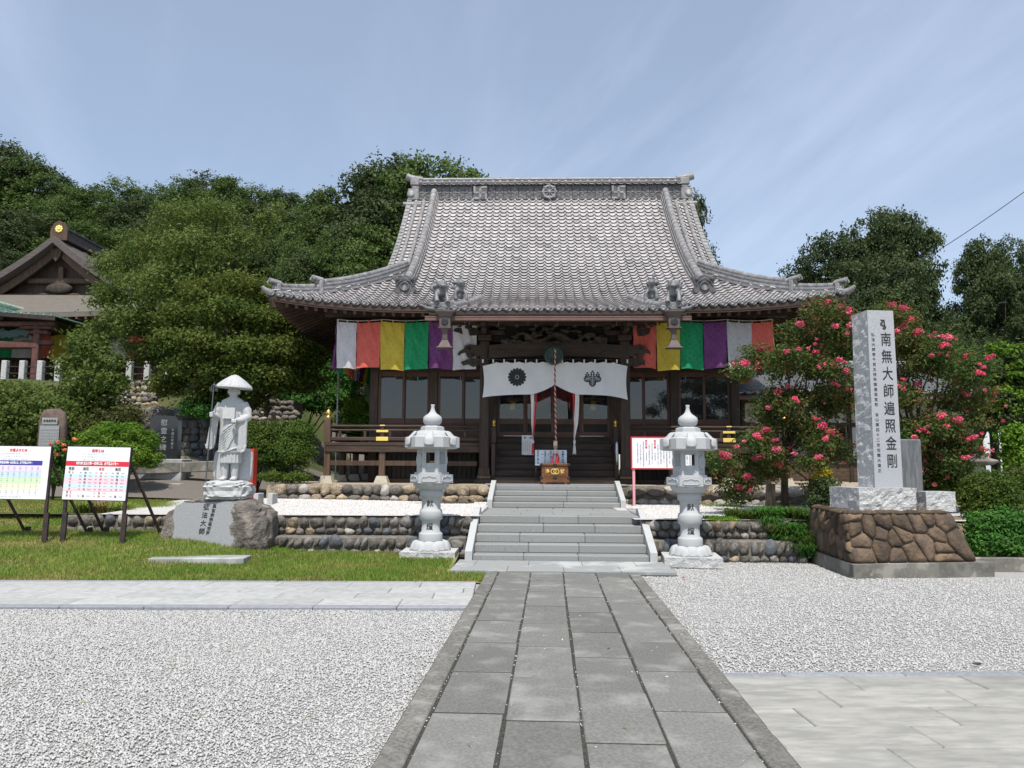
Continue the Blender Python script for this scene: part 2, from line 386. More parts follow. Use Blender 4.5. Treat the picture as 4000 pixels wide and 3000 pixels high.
def lump_mesh(name, seed, mt, **k):
    vs, fs = lump(seed, **k); mb = MB(); mb.add(vs, fs, True); return mb.mesh(name, mt)
def remesh(mb, name, mt, voxel, parent=None, mtx=None, smooth_it=2):
    me = mb.mesh('tmp', mt); ob = bpy.data.objects.new('tmp', me); C.objects.link(ob)
    md = ob.modifiers.new('r', 'REMESH'); md.mode = 'VOXEL'; md.voxel_size = voxel; md.use_smooth_shade = True
    if smooth_it:
        sm = ob.modifiers.new('s', 'SMOOTH'); sm.factor = .5; sm.iterations = smooth_it
    dg = bpy.context.evaluated_depsgraph_get(); out = bpy.data.meshes.new_from_object(ob.evaluated_get(dg)); out.name = name
    bpy.data.objects.remove(ob); bpy.data.meshes.remove(me)
    out.materials.clear(); out.materials.append(M[mt]); return link(name, out, parent, mtx)
def hex_poly(r, rot=0.0, n=6): return [(r*math.cos(2*PI*i/n+rot), r*math.sin(2*PI*i/n+rot)) for i in range(n)]
# ============================================================ setting: ground, paths, terraces
def sstep(a, b, x):
    t = np.clip((np.asarray(x, float)-a)/(b-a), 0, 1); return t*t*(3-2*t)
def lawn_z(X, Y):
    X = np.asarray(X, float); Y = np.asarray(Y, float)
    zm = .09 + .29*sstep(-3.2, -5.6, X)
    z = zm*sstep(10.3, 13.0, Y)
    return z + .38*sstep(13.0, 15.2, Y)*sstep(-3.0, -8.0, X)
PSI = R(2.87)
def sheet(name, x0, x1, y0, y1, zf, nx, ny, mt, kind='structure', mask=None):
    xs = np.linspace(x0, x1, nx); ys = np.linspace(y0, y1, ny)
    X, Y = np.meshgrid(xs, ys); Z = zf(X, Y)
    V = np.stack([X, Y, Z], -1).reshape(-1, 3)
    i = np.arange(nx*ny).reshape(ny, nx)
    F = np.stack([i[:-1,:-1], i[:-1,1:], i[1:,1:], i[1:,:-1]], -1).reshape(-1, 4)
    if mask is not None:
        cx = V[F].mean(1); F = F[mask(cx[:,0], cx[:,1])]
    o = link(name, np_mesh(name, V, F, mt)); return tag(o, kind=kind)
def terrain_z(X, Y):
    X = np.asarray(X, float); Y = np.asarray(Y, float)
    left = sstep(-4.5, -9.0, X)
    z = .66 + .10*sstep(14, 20, Y) + left*(.17*np.clip(Y-16, 0, 5)) 
    z = z + sstep(-6.8, -9.2, X)*2.0*sstep(21.0, 23.6, Y) + left*(.10*np.clip(Y-21, 0, 6)) + sstep(-6.8, -11.5, X)*.35*sstep(24, 27, Y)
    z = z + sstep(3, -4, X)*sstep(-12, -9, X)*1.6*sstep(27, 33, Y)
    hill = np.clip(Y-38, 0, 45)
    z = z + .30*hill*sstep(12, -10, X) + .16*np.clip(Y-42, 0, 40)*sstep(12, -40, X)
    return z + .05*np.sin(X*1.3+Y*.7)*sstep(16, 22, Y)
g = sheet('ground', -160, 160, -60, 160, lambda X, Y: np.full_like(X, -.02), 2, 2, 'gravel')
tag(g, 'pale grey crushed gravel covering the temple forecourt')
h_ = sheet('hill', -90, 90, 13.9, 150, lambda X, Y: terrain_z(X, Y)-.03, 140, 150, 'hill_soil')
tag(h_, 'wooded hillside rising behind the halls')
lw = sheet('lawn', -16, -.2, 10.22, 16.6, lawn_z, 120, 60, 'lawn_soil', mask=lambda x, y: (y < 13.05) & (x < np.where(y > 10.95, -.88, -.33)) | ((x < -5.3) & (y >= 13.0)))
tag(lw, 'short lawn with dry patches around the statue and notice boards')

# ---- central path: frame of the path axis
PW0, PSW = .188, .459
def slab_mesh(name, lx, ly, h, mt, bev=.008):
    return MB().box((0, 0, -h/2), (lx, ly, h), bev=bev).mesh(name, mt)
path = MB().box((PW0, 4.0, -.0275), (4*PSW+.34, 14.2, .102)).build('path_bed', 'joint'); path.name = 'path'
path.rotation_euler = (0, 0, -PSI); tag(path, 'grey stone slab path leading to the staircase', kind='structure')
cache = {}
def slab(parent, name, lx, ly, x, y, z, mt, h=.07, rz=0.0, jit=.0):
    k = (name, round(lx,3), round(ly,3), mt, h)
    if k not in cache: cache[k] = slab_mesh(name, lx, ly, h, mt)
    return link(name, cache[k], parent, Matrix.Translation((x, y, z+random.uniform(-jit, jit))) @ Matrix.Rotation(rz+random.uniform(-1,1)*jit*.6, 4, 'Z'))
SL = .935
offs = [2.02, 2.84, 2.50, 2.13]      # distance of one cross joint in each column
ENDY = 11.02
for c in range(4):
    x = PW0 + (c-1.5)*PSW
    y = offs[c] - 6*SL
    while y < ENDY:
        a, b = max(y, -3.0), min(y+SL, ENDY)
        if b-a > .06: slab(path, 'slab', PSW-.013, round(b-a-.014, 3), x+random.uniform(-.004,.004), (a+b)/2, .028, 'slab', jit=.004)
        y += SL
for sx in (-1, 1):
    x = PW0 + sx*(2*PSW+.088); y = -3.0+(.3 if sx > 0 else 0)
    while y < ENDY:
        b = min(y+.92, ENDY)
        slab(path, 'edge_stone', .155, round(b-y-.008, 3), x, (y+b)/2, .034, 'edge_stone', jit=.003); y += .92

# ---- pavement strip at the left, parallel to the lawn
def pavement(name, label, x0, x1, y0, y1, rz, org, rows, sl, mt, kerb_front=True, kerb_back=True, clip=None):
    p = MB().box(((x0+x1)/2, (y0+y1)/2, -.045), (x1-x0, y1-y0, .07)).build('bed', 'joint'); p.name = name
    p.location = org; p.rotation_euler = (0, 0, rz); tag(p, label, kind='structure')
    rh = (y1-y0)/rows
    for r in range(rows):
        x = x0 + (r*.37 % 1.0)*sl - sl
        while x < x1:
            a, b = max(x, x0), min(x+sl, x1)
            if b-a > .05: slab(p, 'paving_slab', round(b-a-.006,3), round(rh-.006,3), (a+b)/2, y0+(r+.5)*rh, .022, mt, jit=.002)
            x += sl
    for on, y in ((kerb_front, y0-.075), (kerb_back, y1+.055)):
        if not on: continue
        x = x0
        while x < x1:
            b = min(x+.9, x1); slab(p, 'kerb_stone', round(b-x-.006,3), .14 if y < y0 else .10, (x+b)/2, y, .024, 'kerb_grey', h=.11, jit=.002); x += .9
    return p
pavement('pavement', 'pale granite paving strip between gravel and lawn', -11, -.30, 8.50, 10.10, R(.9), (0, 0, 0), 4, .90, 'paver')
pavement('pavement', 'stained stone paving crossing the gravel beside the path', 1.47, 8.5, 3.86, 5.62, R(2.4), (-.12, 0, 0), 5, .88, 'paver_stained')

# ---- loose stones of the gravel (crushed pale stone), joined
def pebbles(name, pts, smin, smax, mt, label, shade=(.55, 1.25)):
    n = len(pts); base = np.array([(1,0,0),(0,1,0),(-1,0,0),(0,-1,0),(0,0,1),(0,0,-1)], float)
    fc = np.array([(0,1,4),(1,2,4),(2,3,4),(3,0,4),(1,0,5),(2,1,5),(3,2,5),(0,3,5)])
    sc = rng.uniform(smin, smax, (n,1,1))*rng.uniform(.55, 1.25, (n,1,3))*np.array([1,1,.45])
    V = base[None]*(1+rng.uniform(-.3,.3,(n,6,1)))*sc
    q = rng.normal(size=(n,4)); q[:,1:3] *= .22; q /= np.linalg.norm(q, axis=1, keepdims=True); a,b,c,d = q.T
    Rm = np.stack([np.stack([1-2*(c*c+d*d),2*(b*c-a*d),2*(b*d+a*c)],-1),np.stack([2*(b*c+a*d),1-2*(b*b+d*d),2*(c*d-a*b)],-1),np.stack([2*(b*d-a*c),2*(c*d+a*b),1-2*(b*b+c*c)],-1)],1)
    V = np.einsum('nij,nkj->nki', Rm, V) + pts[:,None,:]
    F = (fc[None]+(np.arange(n)*6)[:,None,None]).reshape(-1,3)
    me = np_mesh(name, V.reshape(-1,3), F, mt, smooth=True, var=np.repeat(rng.uniform(*shade, n), 8))
    return tag(link(name, me), label, 'gravel', kind='stuff')
def scatter(poly, dens, zf):
    poly = np.array(poly); lo, hi = poly.min(0), poly.max(0); n = int(dens*np.prod(hi-lo))
    p = rng.uniform(lo, hi, (n,2)); ins = np.zeros(n, bool); k = len(poly)
    for i in range(k):
        (x0,y0),(x1,y1) = poly[i], poly[(i+1)%k]
        c = ((y0 > p[:,1]) != (y1 > p[:,1])); xx = (x1-x0)*(p[:,1]-y0)/(y1-y0+1e-12)+x0
        ins ^= c & (p[:,0] < xx)
    p = p[ins]; return np.column_stack([p, zf(p[:,0], p[:,1])])
def pw(wd, l): return (wd*math.cos(PSI)+l*math.sin(PSI), -wd*math.sin(PSI)+l*math.cos(PSI))
mat('gravel_stone', (.52,.512,.495), .95, (.46,.453,.44), 20, attr=True)
mat('gravel_stone_white', (.70,.68,.66), .95, (.58,.56,.54), 20, attr=True)
L_edge, R_edge = PW0-2*PSW-.165, PW0+2*PSW+.165
gz = lambda X, Y: -.012+.004*np.sin(X*2.1)*np.sin(Y*1.7)
pts = np.vstack([scatter([pw(L_edge,2.2), pw(L_edge,8.36), (-6.6,8.26), (-6.6,8.2), (-2.6,2.2)], 5200, gz)])
pebbles('gravel', pts, .006, .0135, 'gravel_stone', 'loose pale gravel between the path and the paving strip', (.86,1.10))
pts = scatter([pw(R_edge,5.75), pw(R_edge,11.0), (2.45,11.3), (2.5,12.6), (4.9,12.9), (4.75,10.9), (7.4,10.9), (9,10.9), (8.3,5.72-.3)], 2600, gz)
pebbles('gravel', pts, .0068, .0155, 'gravel_stone', 'loose pale gravel in front of the tall stone stele', (.86,1.10))
jp = []
for c in range(5):
    n_ = 38 if c not in (0, 4) else 60; l = rng.uniform(1.8, 11, n_); x_ = PW0+(c-2)*PSW+rng.normal(size=n_)*.006; jp += [(*pw(a_, b_), .025) for a_, b_ in zip(x_, l)]
n_ = 70; l = rng.uniform(1.8, 8, n_); x_ = PW0+rng.uniform(-1.05,1.05,n_); jp += [(*pw(a_, b_), .030) for a_, b_ in zip(x_, l)]
pebbles('gravel', np.array(jp), .004, .011, 'gravel_stone', 'stray pebbles caught in the joints of the slab path', (.9,1.3))

# ---- lawn grass
def blades(name, pts, h0, h1, wd, mt, label, lean=.5, cat='grass', kind='stuff', parent=None):
    n = len(pts); h = rng.uniform(h0, h1, n); a = rng.uniform(0, 2*PI, n); l = rng.uniform(0, lean, n)
    d = np.column_stack([np.cos(a), np.sin(a), np.zeros(n)]); s = np.column_stack([-np.sin(a), np.cos(a), np.zeros(n)])
    tip = pts + d*(h*l)[:,None] + np.column_stack([np.zeros(n), np.zeros(n), h*np.sqrt(1-(l*.8)**2)])
    V = np.stack([pts-s*wd/2, pts+s*wd/2, tip], 1).reshape(-1,3)
    me = np_mesh(name, V, np.arange(3*n).reshape(-1,3), mt, smooth=False, var=rng.uniform(.7,1.3,n))
    o = link(name, me, parent)
    if parent is None: tag(o, label, cat, kind=kind)
    else: tag(o, kind=kind)
    return o
p = scatter([(-13,10.25),(-.36,10.25),(-.38,10.98),(-.92,11.02),(-.92,13.0),(-5.4,13.0),(-5.6,16.5),(-15,16.5)], 3400, lawn_z)
dry = np.array([mnoise.noise(Vector((q[0]*.9, q[1]*1.7, 3.1)))+.6*mnoise.noise(Vector((q[0]*2.6, q[1]*4, 9))) for q in p])
dry = dry + .10 + .25*sstep(11.6, 12.9, p[:,1])
ok = rng.uniform(size=len(p)) > np.clip(dry*1.6-.1, 0, .85)
blades('grass', p[ok], .03, .065, .012, 'leaf_grass', 'short green grass growing over the lawn')
dq = p[(dry > .15) & (rng.uniform(size=len(p)) < .55)]
blades('grass', dq, .02, .05, .012, 'straw', 'dry straw coloured grass in worn patches of the lawn')

# ---- gravel terrace behind the low cobble walls
def terr_z(X, Y): return .672 + .105*sstep(13.3, 17.0, Y)*(.55+.45*sstep(-1, -5, X)) + 0*X
def terr_r(X, Y): return .645 + .06*sstep(13.2, 17.2, Y) + 0*X
t1 = sheet('terrace', -7.2, -.55, 13.25, 17.35, terr_z, 30, 20, 'gravel_white'); tag(t1, 'white gravel terrace left of the staircase')
t2 = sheet('terrace', 2.1, 12.5, 13.0, 17.4, terr_r, 30, 20, 'gravel_white'); tag(t2, 'white gravel terrace right of the staircase')
pebbles('gravel', scatter([(-5.6,13.4),(-.62,13.4),(-.40,17.1),(-6.5,17.2)], 1300, terr_z), .010, .022, 'gravel_stone_white', 'loose white gravel on the terrace left of the staircase', (.8,1.15))
pebbles('gravel', scatter([(2.25,13.3),(6.5,13.3),(9,17.2),(2.4,17.2)], 1000, terr_r), .010, .022, 'gravel_stone_white', 'loose white gravel on the terrace right of the staircase', (.8,1.15))

# ---- road climbing at the left, with its kerb
def strip(name, pts, wd, mt, z_off=.0, label=None):
    V, F = [], []
    P = [Vector(q) for q in pts]
    for i, q in enumerate(P):
        t = (P[min(i+1,len(P)-1)]-P[max(i-1,0)]); s = Vector((t.y, -t.x, 0)).normalized()
        wdi = wd[i] if hasattr(wd, '__len__') else wd
        V += [q-s*wdi/2+Vector((0,0,z_off)), q+s*wdi/2+Vector((0,0,z_off))]
    F = [(2*i, 2*i+1, 2*i+3, 2*i+2) for i in range(len(P)-1)]
    o = link(name, np_mesh(name, [tuple(v) for v in V], F, mt)); tag(o, label, kind='structure'); return o
def tz(x, y): return float(terrain_z(x, y))
road = sheet('road', -15, -5.0, 16.6, 34, lambda X, Y: terrain_z(X, Y)+.03, 40, 60, 'asphalt', mask=lambda x, y: (x > -12.2+.30*(y-16.6)) & (x < -5.1-.02*(y-16.6)) & ((y < 21.2) | (x > -7.4)))
tag(road, 'brown grey asphalt lane climbing between the two halls')

bed = sheet('flower_bed', 4.35, 16, 11.75, 14.2, lambda X, Y: .12+.53*sstep(11.8, 13.2, Y)+.03*np.sin(X*3)*np.sin(Y*4), 60, 20, 'soil', mask=lambda x, y: (x > 6.95) | (y > 13.05)); tag(bed, 'planted earth bed rising behind the plinth and kerb')
kb_ = MB().box((10.3, 11.72, .08), (6.9, .14, .22), bev=.01).build('kerb', 'concrete'); tag(kb_, 'low concrete kerb right of the plinth', kind='structure'); kb_.rotation_euler = (0, 0, 0)

fl_ = np.vstack([scatter([(-6,2.5),(-1,2.5),(-.8,8.2),(-6,8.2)], 1.2, lambda X, Y: X*0+.008), scatter([(2.0,6),(8,6),(8,11),(2,11)], 1.6, lambda X, Y: X*0+.008), scatter([pw(-.6,2.2),pw(1.0,2.2),pw(1.0,11),pw(-.6,11)], 2.0, lambda X, Y: X*0+.036)])
blades('fallen_leaves', fl_, .004, .008, .03, 'straw', 'small dry leaves scattered over gravel and path', .5, 'leaves')
fv = bpy.data.objects['fallen_leaves'].data; co = np.empty(len(fv.vertices)*3, np.float32); fv.vertices.foreach_get('co', co); co = co.reshape(-1,3,3); co[:,2,:2] = co[:,:2,:2].mean(1)+rng.normal(size=(len(co),2))*.025; fv.vertices.foreach_set('co', co.ravel())
# ============================================================ main temple hall
HY = R(-1.5)
HO = Vector((1.05, 18.5, 0))
hall = thing('temple_hall', 'dark timber temple hall with sweeping grey tiled roof above the staircase', 'temple', HO, HY)
def hall_frame(name, label, cat, group=None, loc=(0,0,0), rz=0.0):
    q = Matrix.Rotation(HY, 4, 'Z') @ Vector(loc)
    return thing(name, label, cat, HO+q, HY+rz, group)
TZ = 1.11            # terrace level
W, YF, YB, YC = 6.95, -.70, 12.30, 5.80
XG = 4.67            # verge of the gable roof
PX, PD = 2.86, -1.272
def zf(d):
    d = np.asarray(d, float); return np.where(d >= 0, 5.35+.326*d+.071*d*d, 5.35+.326*d+.03*d*d)
def dzf(d):
    d = np.asarray(d, float); return np.where(d >= 0, .326+.142*d, .326+.06*d)
def lift(a, d):      # a: distance along the eave from its middle, measured so that the corner is at 1
    return .31*np.clip(a, 0, 1)**2.3*np.clip(1-np.clip(d,0,9)/4.2, 0, 1)
def S_front(x, d):
    d = np.asarray(d, float); a = (np.abs(x)-(W-4.1))/4.1
    return zf(d)+np.where(d >= 0, lift(a, d), 0)
def S_side(y, d):
    a = (np.abs(np.asarray(y)-YC)-(6.5-4.1))/4.1
    return zf(d)+lift(a, d)
_dt = np.linspace(PD, 6.5, 3000); _st = np.concatenate([[0], np.cumsum(np.sqrt(np.diff(_dt)**2+np.diff(zf(_dt))**2))])
_s0 = np.interp(0, _dt, _st); EXP = _s0/6
def d_of(s): return np.interp(s, _st, _dt)
TW = 2*W/60
ts = np.array([0,.06,.13,.20,.27,.34,.5,.66,.82,.93,1.0]); th = np.array([.030,.052,.062,.052,.030,.010,.000,-.003,.004,.014,.030])
def tile_np(xc, srow, kind='front', sgn=1, length=.285, lift_f=.056):
    """vertices of one S tile laid on the roof; rows: top-back, top-front, under-front"""
    x = xc-TW/2+ts*TW
    dA, dB = d_of(srow), d_of(srow+length)
    out = []
    dC = dA+.05
    for d, off, und in ((dB, .004, 0), (dA, lift_f, 0), (dC, lift_f, .050)):
        sl = float(dzf(d)); nrm = math.sqrt(1+sl*sl); ny, nz = -sl/nrm, 1/nrm
        h = th+off-und
        if kind == 'front': out.append(np.column_stack([x, YF+d+ny*h, S_front(x, d)+nz*h]))
        else:
            out.append(np.column_stack([sgn*(W-d-ny*h), YC+x, S_side(YC+x, d)+nz*h]))
    return np.vstack(out)
nT = len(ts)
tF = np.array([(nT+i, nT+i+1, i+1, i) for i in range(nT-1)]+[(2*nT+i, 2*nT+i+1, nT+i+1, nT+i) for i in range(nT-1)])
restV, restF = [], []
def put_rest(V, flip=False):
    n = sum(len(q) for q in restV); restV.append(V); restF.append((tF[:, ::-1] if flip else tF)+n)
nrows = int((_st[-1]-.25)/EXP)+1
for j in range(nrows):
    s = j*EXP; d = float(d_of(s))
    lim = PX-.02 if d < -.01 else (W-d-.02 if d < W-XG else XG-.03)
    row_me = None
    for i in range(60):
        xc = -W+(i+.5)*TW
        if abs(xc) > lim: continue
        if j < 12 and abs(xc) < PX:
            if row_me is None:
                V = tile_np(0.0, s); me = np_mesh('roof_tile', V, tF, 'tile_piece', smooth=False); row_me = me
            link('roof_tile', row_me, hall, Matrix.Translation((xc, 0, 0)))
        else: put_rest(tile_np(xc, s))
ns = int(56*6.5/W)//2*2
for sgn in (-1, 1):
    for j in range(6, 21):
        s = j*EXP; d = float(d_of(s))
        if d > 2.95: break
        for i in range(56):
            yc = -6.5+(i+.5)*TW
            if abs(yc) < 6.5-d-.02: put_rest(tile_np(yc, s, 'side', sgn), flip=(sgn > 0))
tv = rng.uniform(.84, 1.08, len(restV)); tv[rng.uniform(size=len(tv)) < .06] *= .78
o = link('roof_tiles', np_mesh('roof_tiles', np.vstack(restV), np.vstack(restF), 'tile', smooth=False, var=np.repeat(tv, len(tF))), hall); tag(o, kind='stuff')
# eave end tiles with round faces
ed = MB()
ed.lathe([(.0,-.045),(.062,-.045),(.066,.04)], 14, mtx=Matrix.Rotation(PI/2, 4, 'X'))
ed.lathe([(.0,.041),(.050,.041),(.050,.050),(.030,.050),(.030,.044),(.0,.046)], 12, mtx=Matrix.Rotation(PI/2, 4, 'X'))
pan = [(-TW/2+.05+k*(TW-.05)/6-.0, -.012-.030*math.sin(PI*k/6)) for k in range(7)]
ed.add([(x+.0, -.03, z+.015) for x, z in pan]+[(x, -.03, z-.03) for x, z in pan], [(i, i+1, 8+i, 7+i) for i in range(6)])
edm = ed.mesh('eave_tile', 'tile_eave')
def eave_piece(x, d, kind='front', sgn=1):
    if kind == 'front': m = Matrix.Translation((x-TW/2+.13*TW, YF+d-.01, float(S_front(x, d))+.045))
    else: m = Matrix.Translation((sgn*(W-d+.01), YC+x, float(S_side(YC+x, d))+.045)) @ Matrix.Rotation(sgn*PI/2, 4, 'Z')
    link('eave_tile', edm, hall, m)
for i in range(60):
    xc = -W+(i+.5)*TW
    if abs(xc) < PX: eave_piece(xc, PD)
    else: eave_piece(xc, 0)
for sgn in (-1, 1):
    for i in range(0, 30): eave_piece(-6.5+(i+.5)*TW, 0, 'side', sgn)

# roof deck: boards under the tiles, closed at the eaves
def deck(name, fn, nu, nv, th_=.16, mt='rafter'):
    mb = MB(); mb.grid(lambda a, b: fn(a, b, -.015), nu, nv); mb.grid(lambda a, b: fn(a, b, -th_), nu, nv)
    def side(f2, n): mb.grid(lambda a, b: f2(a, b), n, 2)
    side(lambda a, b: fn(a, 0, -.015 if b < .5 else -th_), nu); side(lambda a, b: fn(a, 1, -.015 if b < .5 else -th_), nu)
    side(lambda a, b: fn(0, a, -.015 if b < .5 else -th_), nv); side(lambda a, b: fn(1, a, -.015 if b < .5 else -th_), nv)
    return mb.build(name, mt, hall, fix=False)
def f_lower(a, b, o_):
    d = b*2.95; hw = W-d; x = (a*2-1)*hw; return (x, YF+d, float(S_front(x, d))+o_)
deck('roof_deck', f_lower, 41, 9)
def f_back(a, b, o_):
    d = b*2.95; hw = W-d; x = (a*2-1)*hw; return (x, YB-d, float(S_front(x, d))+o_)
deck('roof_deck', f_back, 21, 6)
for sgn in (-1, 1):
    def f_side(a, b, o_, sgn=sgn):
        d = b*2.95; hw = 6.5-d; y = (a*2-1)*hw; return (sgn*(W-d), YC+y, float(S_side(YC+y, d))+o_)
    deck('roof_deck', f_side, 31, 7)
def f_up(a, b, o_):
    d = 2.0+b*4.5; return ((a*2-1)*(XG-.02), YF+d, float(zf(d))+o_)
deck('roof_deck', f_up, 3, 14)
def f_upb(a, b, o_):
    d = 2.0+b*4.5; return ((a*2-1)*(XG-.02), YB-d, float(zf(d))+o_)
deck('roof_deck', f_upb, 3, 14, mt='tile_dark')
def f_port(a, b, o_):
    d = PD+b*(-PD+.3); return ((a*2-1)*PX, YF+d, float(zf(d))+o_)
deck('portico_deck', f_port, 3, 5)
# eave fascia boards
for k, (x0, x1) in enumerate(((-W, -PX), (PX, W))):
    xs = np.linspace(x0, x1, 15); mb = MB()
    mb.grid(lambda a, b: (x0+(x1-x0)*a, YF-.012, float(S_front(x0+(x1-x0)*a, 0))-.01-.11*b), 15, 2)
    mb.grid(lambda a, b: (x0+(x1-x0)*a, YF-.012+.12*b, float(S_front(x0+(x1-x0)*a, 0))-.12-.03*b), 15, 2); mb.build('eave_board', 'timber_h', hall, fix=False)
MB().box((0, YF+PD-.005, float(zf(PD))-.055), (2*PX, .05, .09)).build('eave_board', 'timber_h', hall)

# rafters
def rafter(a, b, wd=.075, h=.095): MB().bar(a, b, wd, h).build('rafter', 'rafter', hall)
for i in range(58):
    x = -6.75+i*13.5/57
    if abs(x) < PX+.1 and False: continue
    dm = min(2.2, W-abs(x)-.05)
    if dm < .3: continue
    z0, z1 = float(S_front(x, .06)), float(S_front(x, dm))
    rafter((x, YF+.06, z0-.215), (x, YF+dm, z1-.215))
for sgn in (-1, 1):
    for i in range(26):
        y = -6.3+i*.25; dm = min(2.2, 6.5-abs(y)-.05)
        if dm < .3: continue
        rafter((sgn*(W-.06), YC+y, float(S_side(YC+y, .06))-.215), (sgn*(W-dm), YC+y, float(S_side(YC+y, dm))-.215))
    MB().bar((sgn*(W-.05), YF+.05, float(S_front(W, .05))-.25), (sgn*(W-2.4), YF+2.4, float(S_front(W-2.4, 2.4))-.3), .16, .2).build('hip_rafter', 'rafter', hall)
for i in range(24):
    x = -2.7+i*5.4/23
    rafter((x, YF+PD+.08, float(zf(PD+.08))-.205), (x, YF+.1, float(zf(.1))-.215), .07, .085)

# ---- main ridge
RZ = 10.02
def rbox(name, c, d, mt='tile_ridge', bev=.01): return MB().box(c, d, bev=bev).build(name, mt, hall)
RL = 4.30
for k in range(4):
    rbox('ridge_course', (0, YC, RZ+.03+k*.052), (2*RL+.1, .62-.02*k, .046), 'tile_ridge')
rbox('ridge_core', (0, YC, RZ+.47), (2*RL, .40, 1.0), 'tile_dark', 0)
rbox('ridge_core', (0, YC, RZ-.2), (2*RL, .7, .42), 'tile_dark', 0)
def cloud_mesh(v):
    mb = MB(); mb.box((0, .03, 0), (.252, .06, .212), bev=.006, m='tile_dark'); mb._m('tile_ridge')  # darker panel ground: shade of ridge eave and recesses put into its colour
    r2 = random.Random(v)
    def spiral(cx, cz, r, tn, a0, sg):
        pts = []
        for k in range(15):
            t = k/14; rr = r*(1-.8*t); a = a0+sg*t*tn*2*PI; pts.append((cx+rr*math.cos(a), -.004, cz+rr*math.sin(a)))
        mb.tube(pts, .012, 4, m='tile_ridge', cap=False)
    spiral(-.055+r2.uniform(-.02,.02), .02+r2.uniform(-.02,.02), .062, 1.6, r2.uniform(0,6), 1 if v%2 else -1)
    spiral(.065, -.035+r2.uniform(-.01,.03), .045, 1.4, r2.uniform(0,6), -1 if v%2 else 1)
    for q in range(3): mb.tube([(-.12+.02*k, -.003, -.09+q*.022+.016*math.sin(k*.7+q+v)) for k in range(13)], .008, 4, m='tile_ridge', cap=False)
    mb.tube([(.0+.012*k, -.003, .085-.01*math.sin(k*.6+v)) for k in range(10)], .009, 4, m='tile_ridge', cap=False)
    return mb.mesh('ridge_panel', 'tile_ridge')
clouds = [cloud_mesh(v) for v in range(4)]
n_p = 34
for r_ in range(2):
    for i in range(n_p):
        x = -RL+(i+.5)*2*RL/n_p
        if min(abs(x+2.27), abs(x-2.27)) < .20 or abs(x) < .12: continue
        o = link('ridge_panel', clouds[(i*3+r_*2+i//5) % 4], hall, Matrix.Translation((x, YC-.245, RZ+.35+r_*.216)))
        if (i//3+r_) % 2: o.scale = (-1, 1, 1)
rbox('ridge_course', (0, YC, RZ+.69), (2*RL, .50, .05), 'tile_dark')
for i in range(36):
    x = -RL+(i+.5)*2*RL/36
    mb = MB(); mb.lathe([(.0,-.06),(.05,-.06),(.05,.28)], 10, mtx=Matrix.Translation((-.06, -.30, 0)) @ Matrix.Rotation(PI/2-.18, 4, 'X') @ Matrix.Translation((0,0,-.2)))
    if i == 0: rm = mb; rm.grid(lambda a, b: (-.02+a*.2, -.36+b*.3, -.02-.03*math.sin(PI*a)+b*.06), 6, 2); rm.grid(lambda a, b: (-.02+a*.2, -.36, -.02-.03*math.sin(PI*a)-.03*b), 6, 2); rm = rm.mesh('ridge_eave_tile', 'tile_ridge')
    link('ridge_eave_tile', rm, hall, Matrix.Translation((x, YC, RZ+.80)))
rbox('ridge_course', (0, YC, RZ+.86), (2*RL, .46, .05)); rbox('ridge_course', (0, YC, RZ+.91), (2*RL, .38, .045)); rbox('ridge_course', (0, YC, RZ+.955), (2*RL, .30, .045))
mb = MB(); mb.tube([(-RL, YC, RZ+1.0), (RL, YC, RZ+1.0)], .085, 12); mb.build('ridge_cap', 'tile_ridge', hall)
for i in range(31): MB().tube([(-RL+.13+i*.278, YC, RZ+1.0), (-RL+.15+i*.278, YC, RZ+1.0)], .094, 12).build('cap_joint', 'tile_ridge', hall) if i % 2 == 0 else None
# emblem plates on the ridge
for sx in (-1, 1):
    pl = MB().box((sx*2.27, YC-.27, RZ+.46), (.45, .10, .45), bev=.015).build('emblem_plate', 'tile_ridge', hall)
    mb = MB(); cx, cz, y_ = sx*2.27, RZ+.46, YC-.326; a = .075
    for (x0, z0, x1, z1) in ((-.19,0,.19,0),(0,-.19,0,.19),(-.19,0,-.19,.19),(.19,0,.19,-.19),(0,.19,.19,.19),(0,-.19,-.19,-.19)):
        mb.box((cx+(x0+x1)/2, y_, cz+(z0+z1)/2), (abs(x1-x0)+.062, .016, abs(z1-z0)+.062))
    mb.build('emblem', 'tile_ridge', pl)
    mb = MB()
    mb.box((cx, YC-.3215, cz), (.44, .004, .44)); mb.build('emblem_ground', 'tile_dark', pl)
wh = MB(); mtw = Matrix.Translation((0, YC-.30, RZ+.47)) @ Matrix.Rotation(PI/2, 4, 'X')
wh.lathe([(.0,-.05),(.20,-.05),(.20,.03),(.235,.03),(.235,.055),(.165,.055),(.165,.03),(.0,.03)], 24, mtx=mtw)
for k in range(8):
    a = k*PI/4; p0 = mtw @ Vector((.03*math.cos(a), .03*math.sin(a), .045)); p1 = mtw @ Vector((.26*math.cos(a), .26*math.sin(a), .045)); wh.tube([p0, p1], .018, 6)
    wh.lathe([(.0,.0),(.032,.01),(.032,.05),(.0,.065)], 8, c=(0,0,0), mtx=mtw @ Matrix.Translation((.235*math.cos(a), .235*math.sin(a), .01)))
wh.lathe([(.0,.03),(.055,.03),(.05,.07),(.0,.085)], 12, mtx=mtw); wh.build('wheel_emblem', 'tile_ridge', hall)
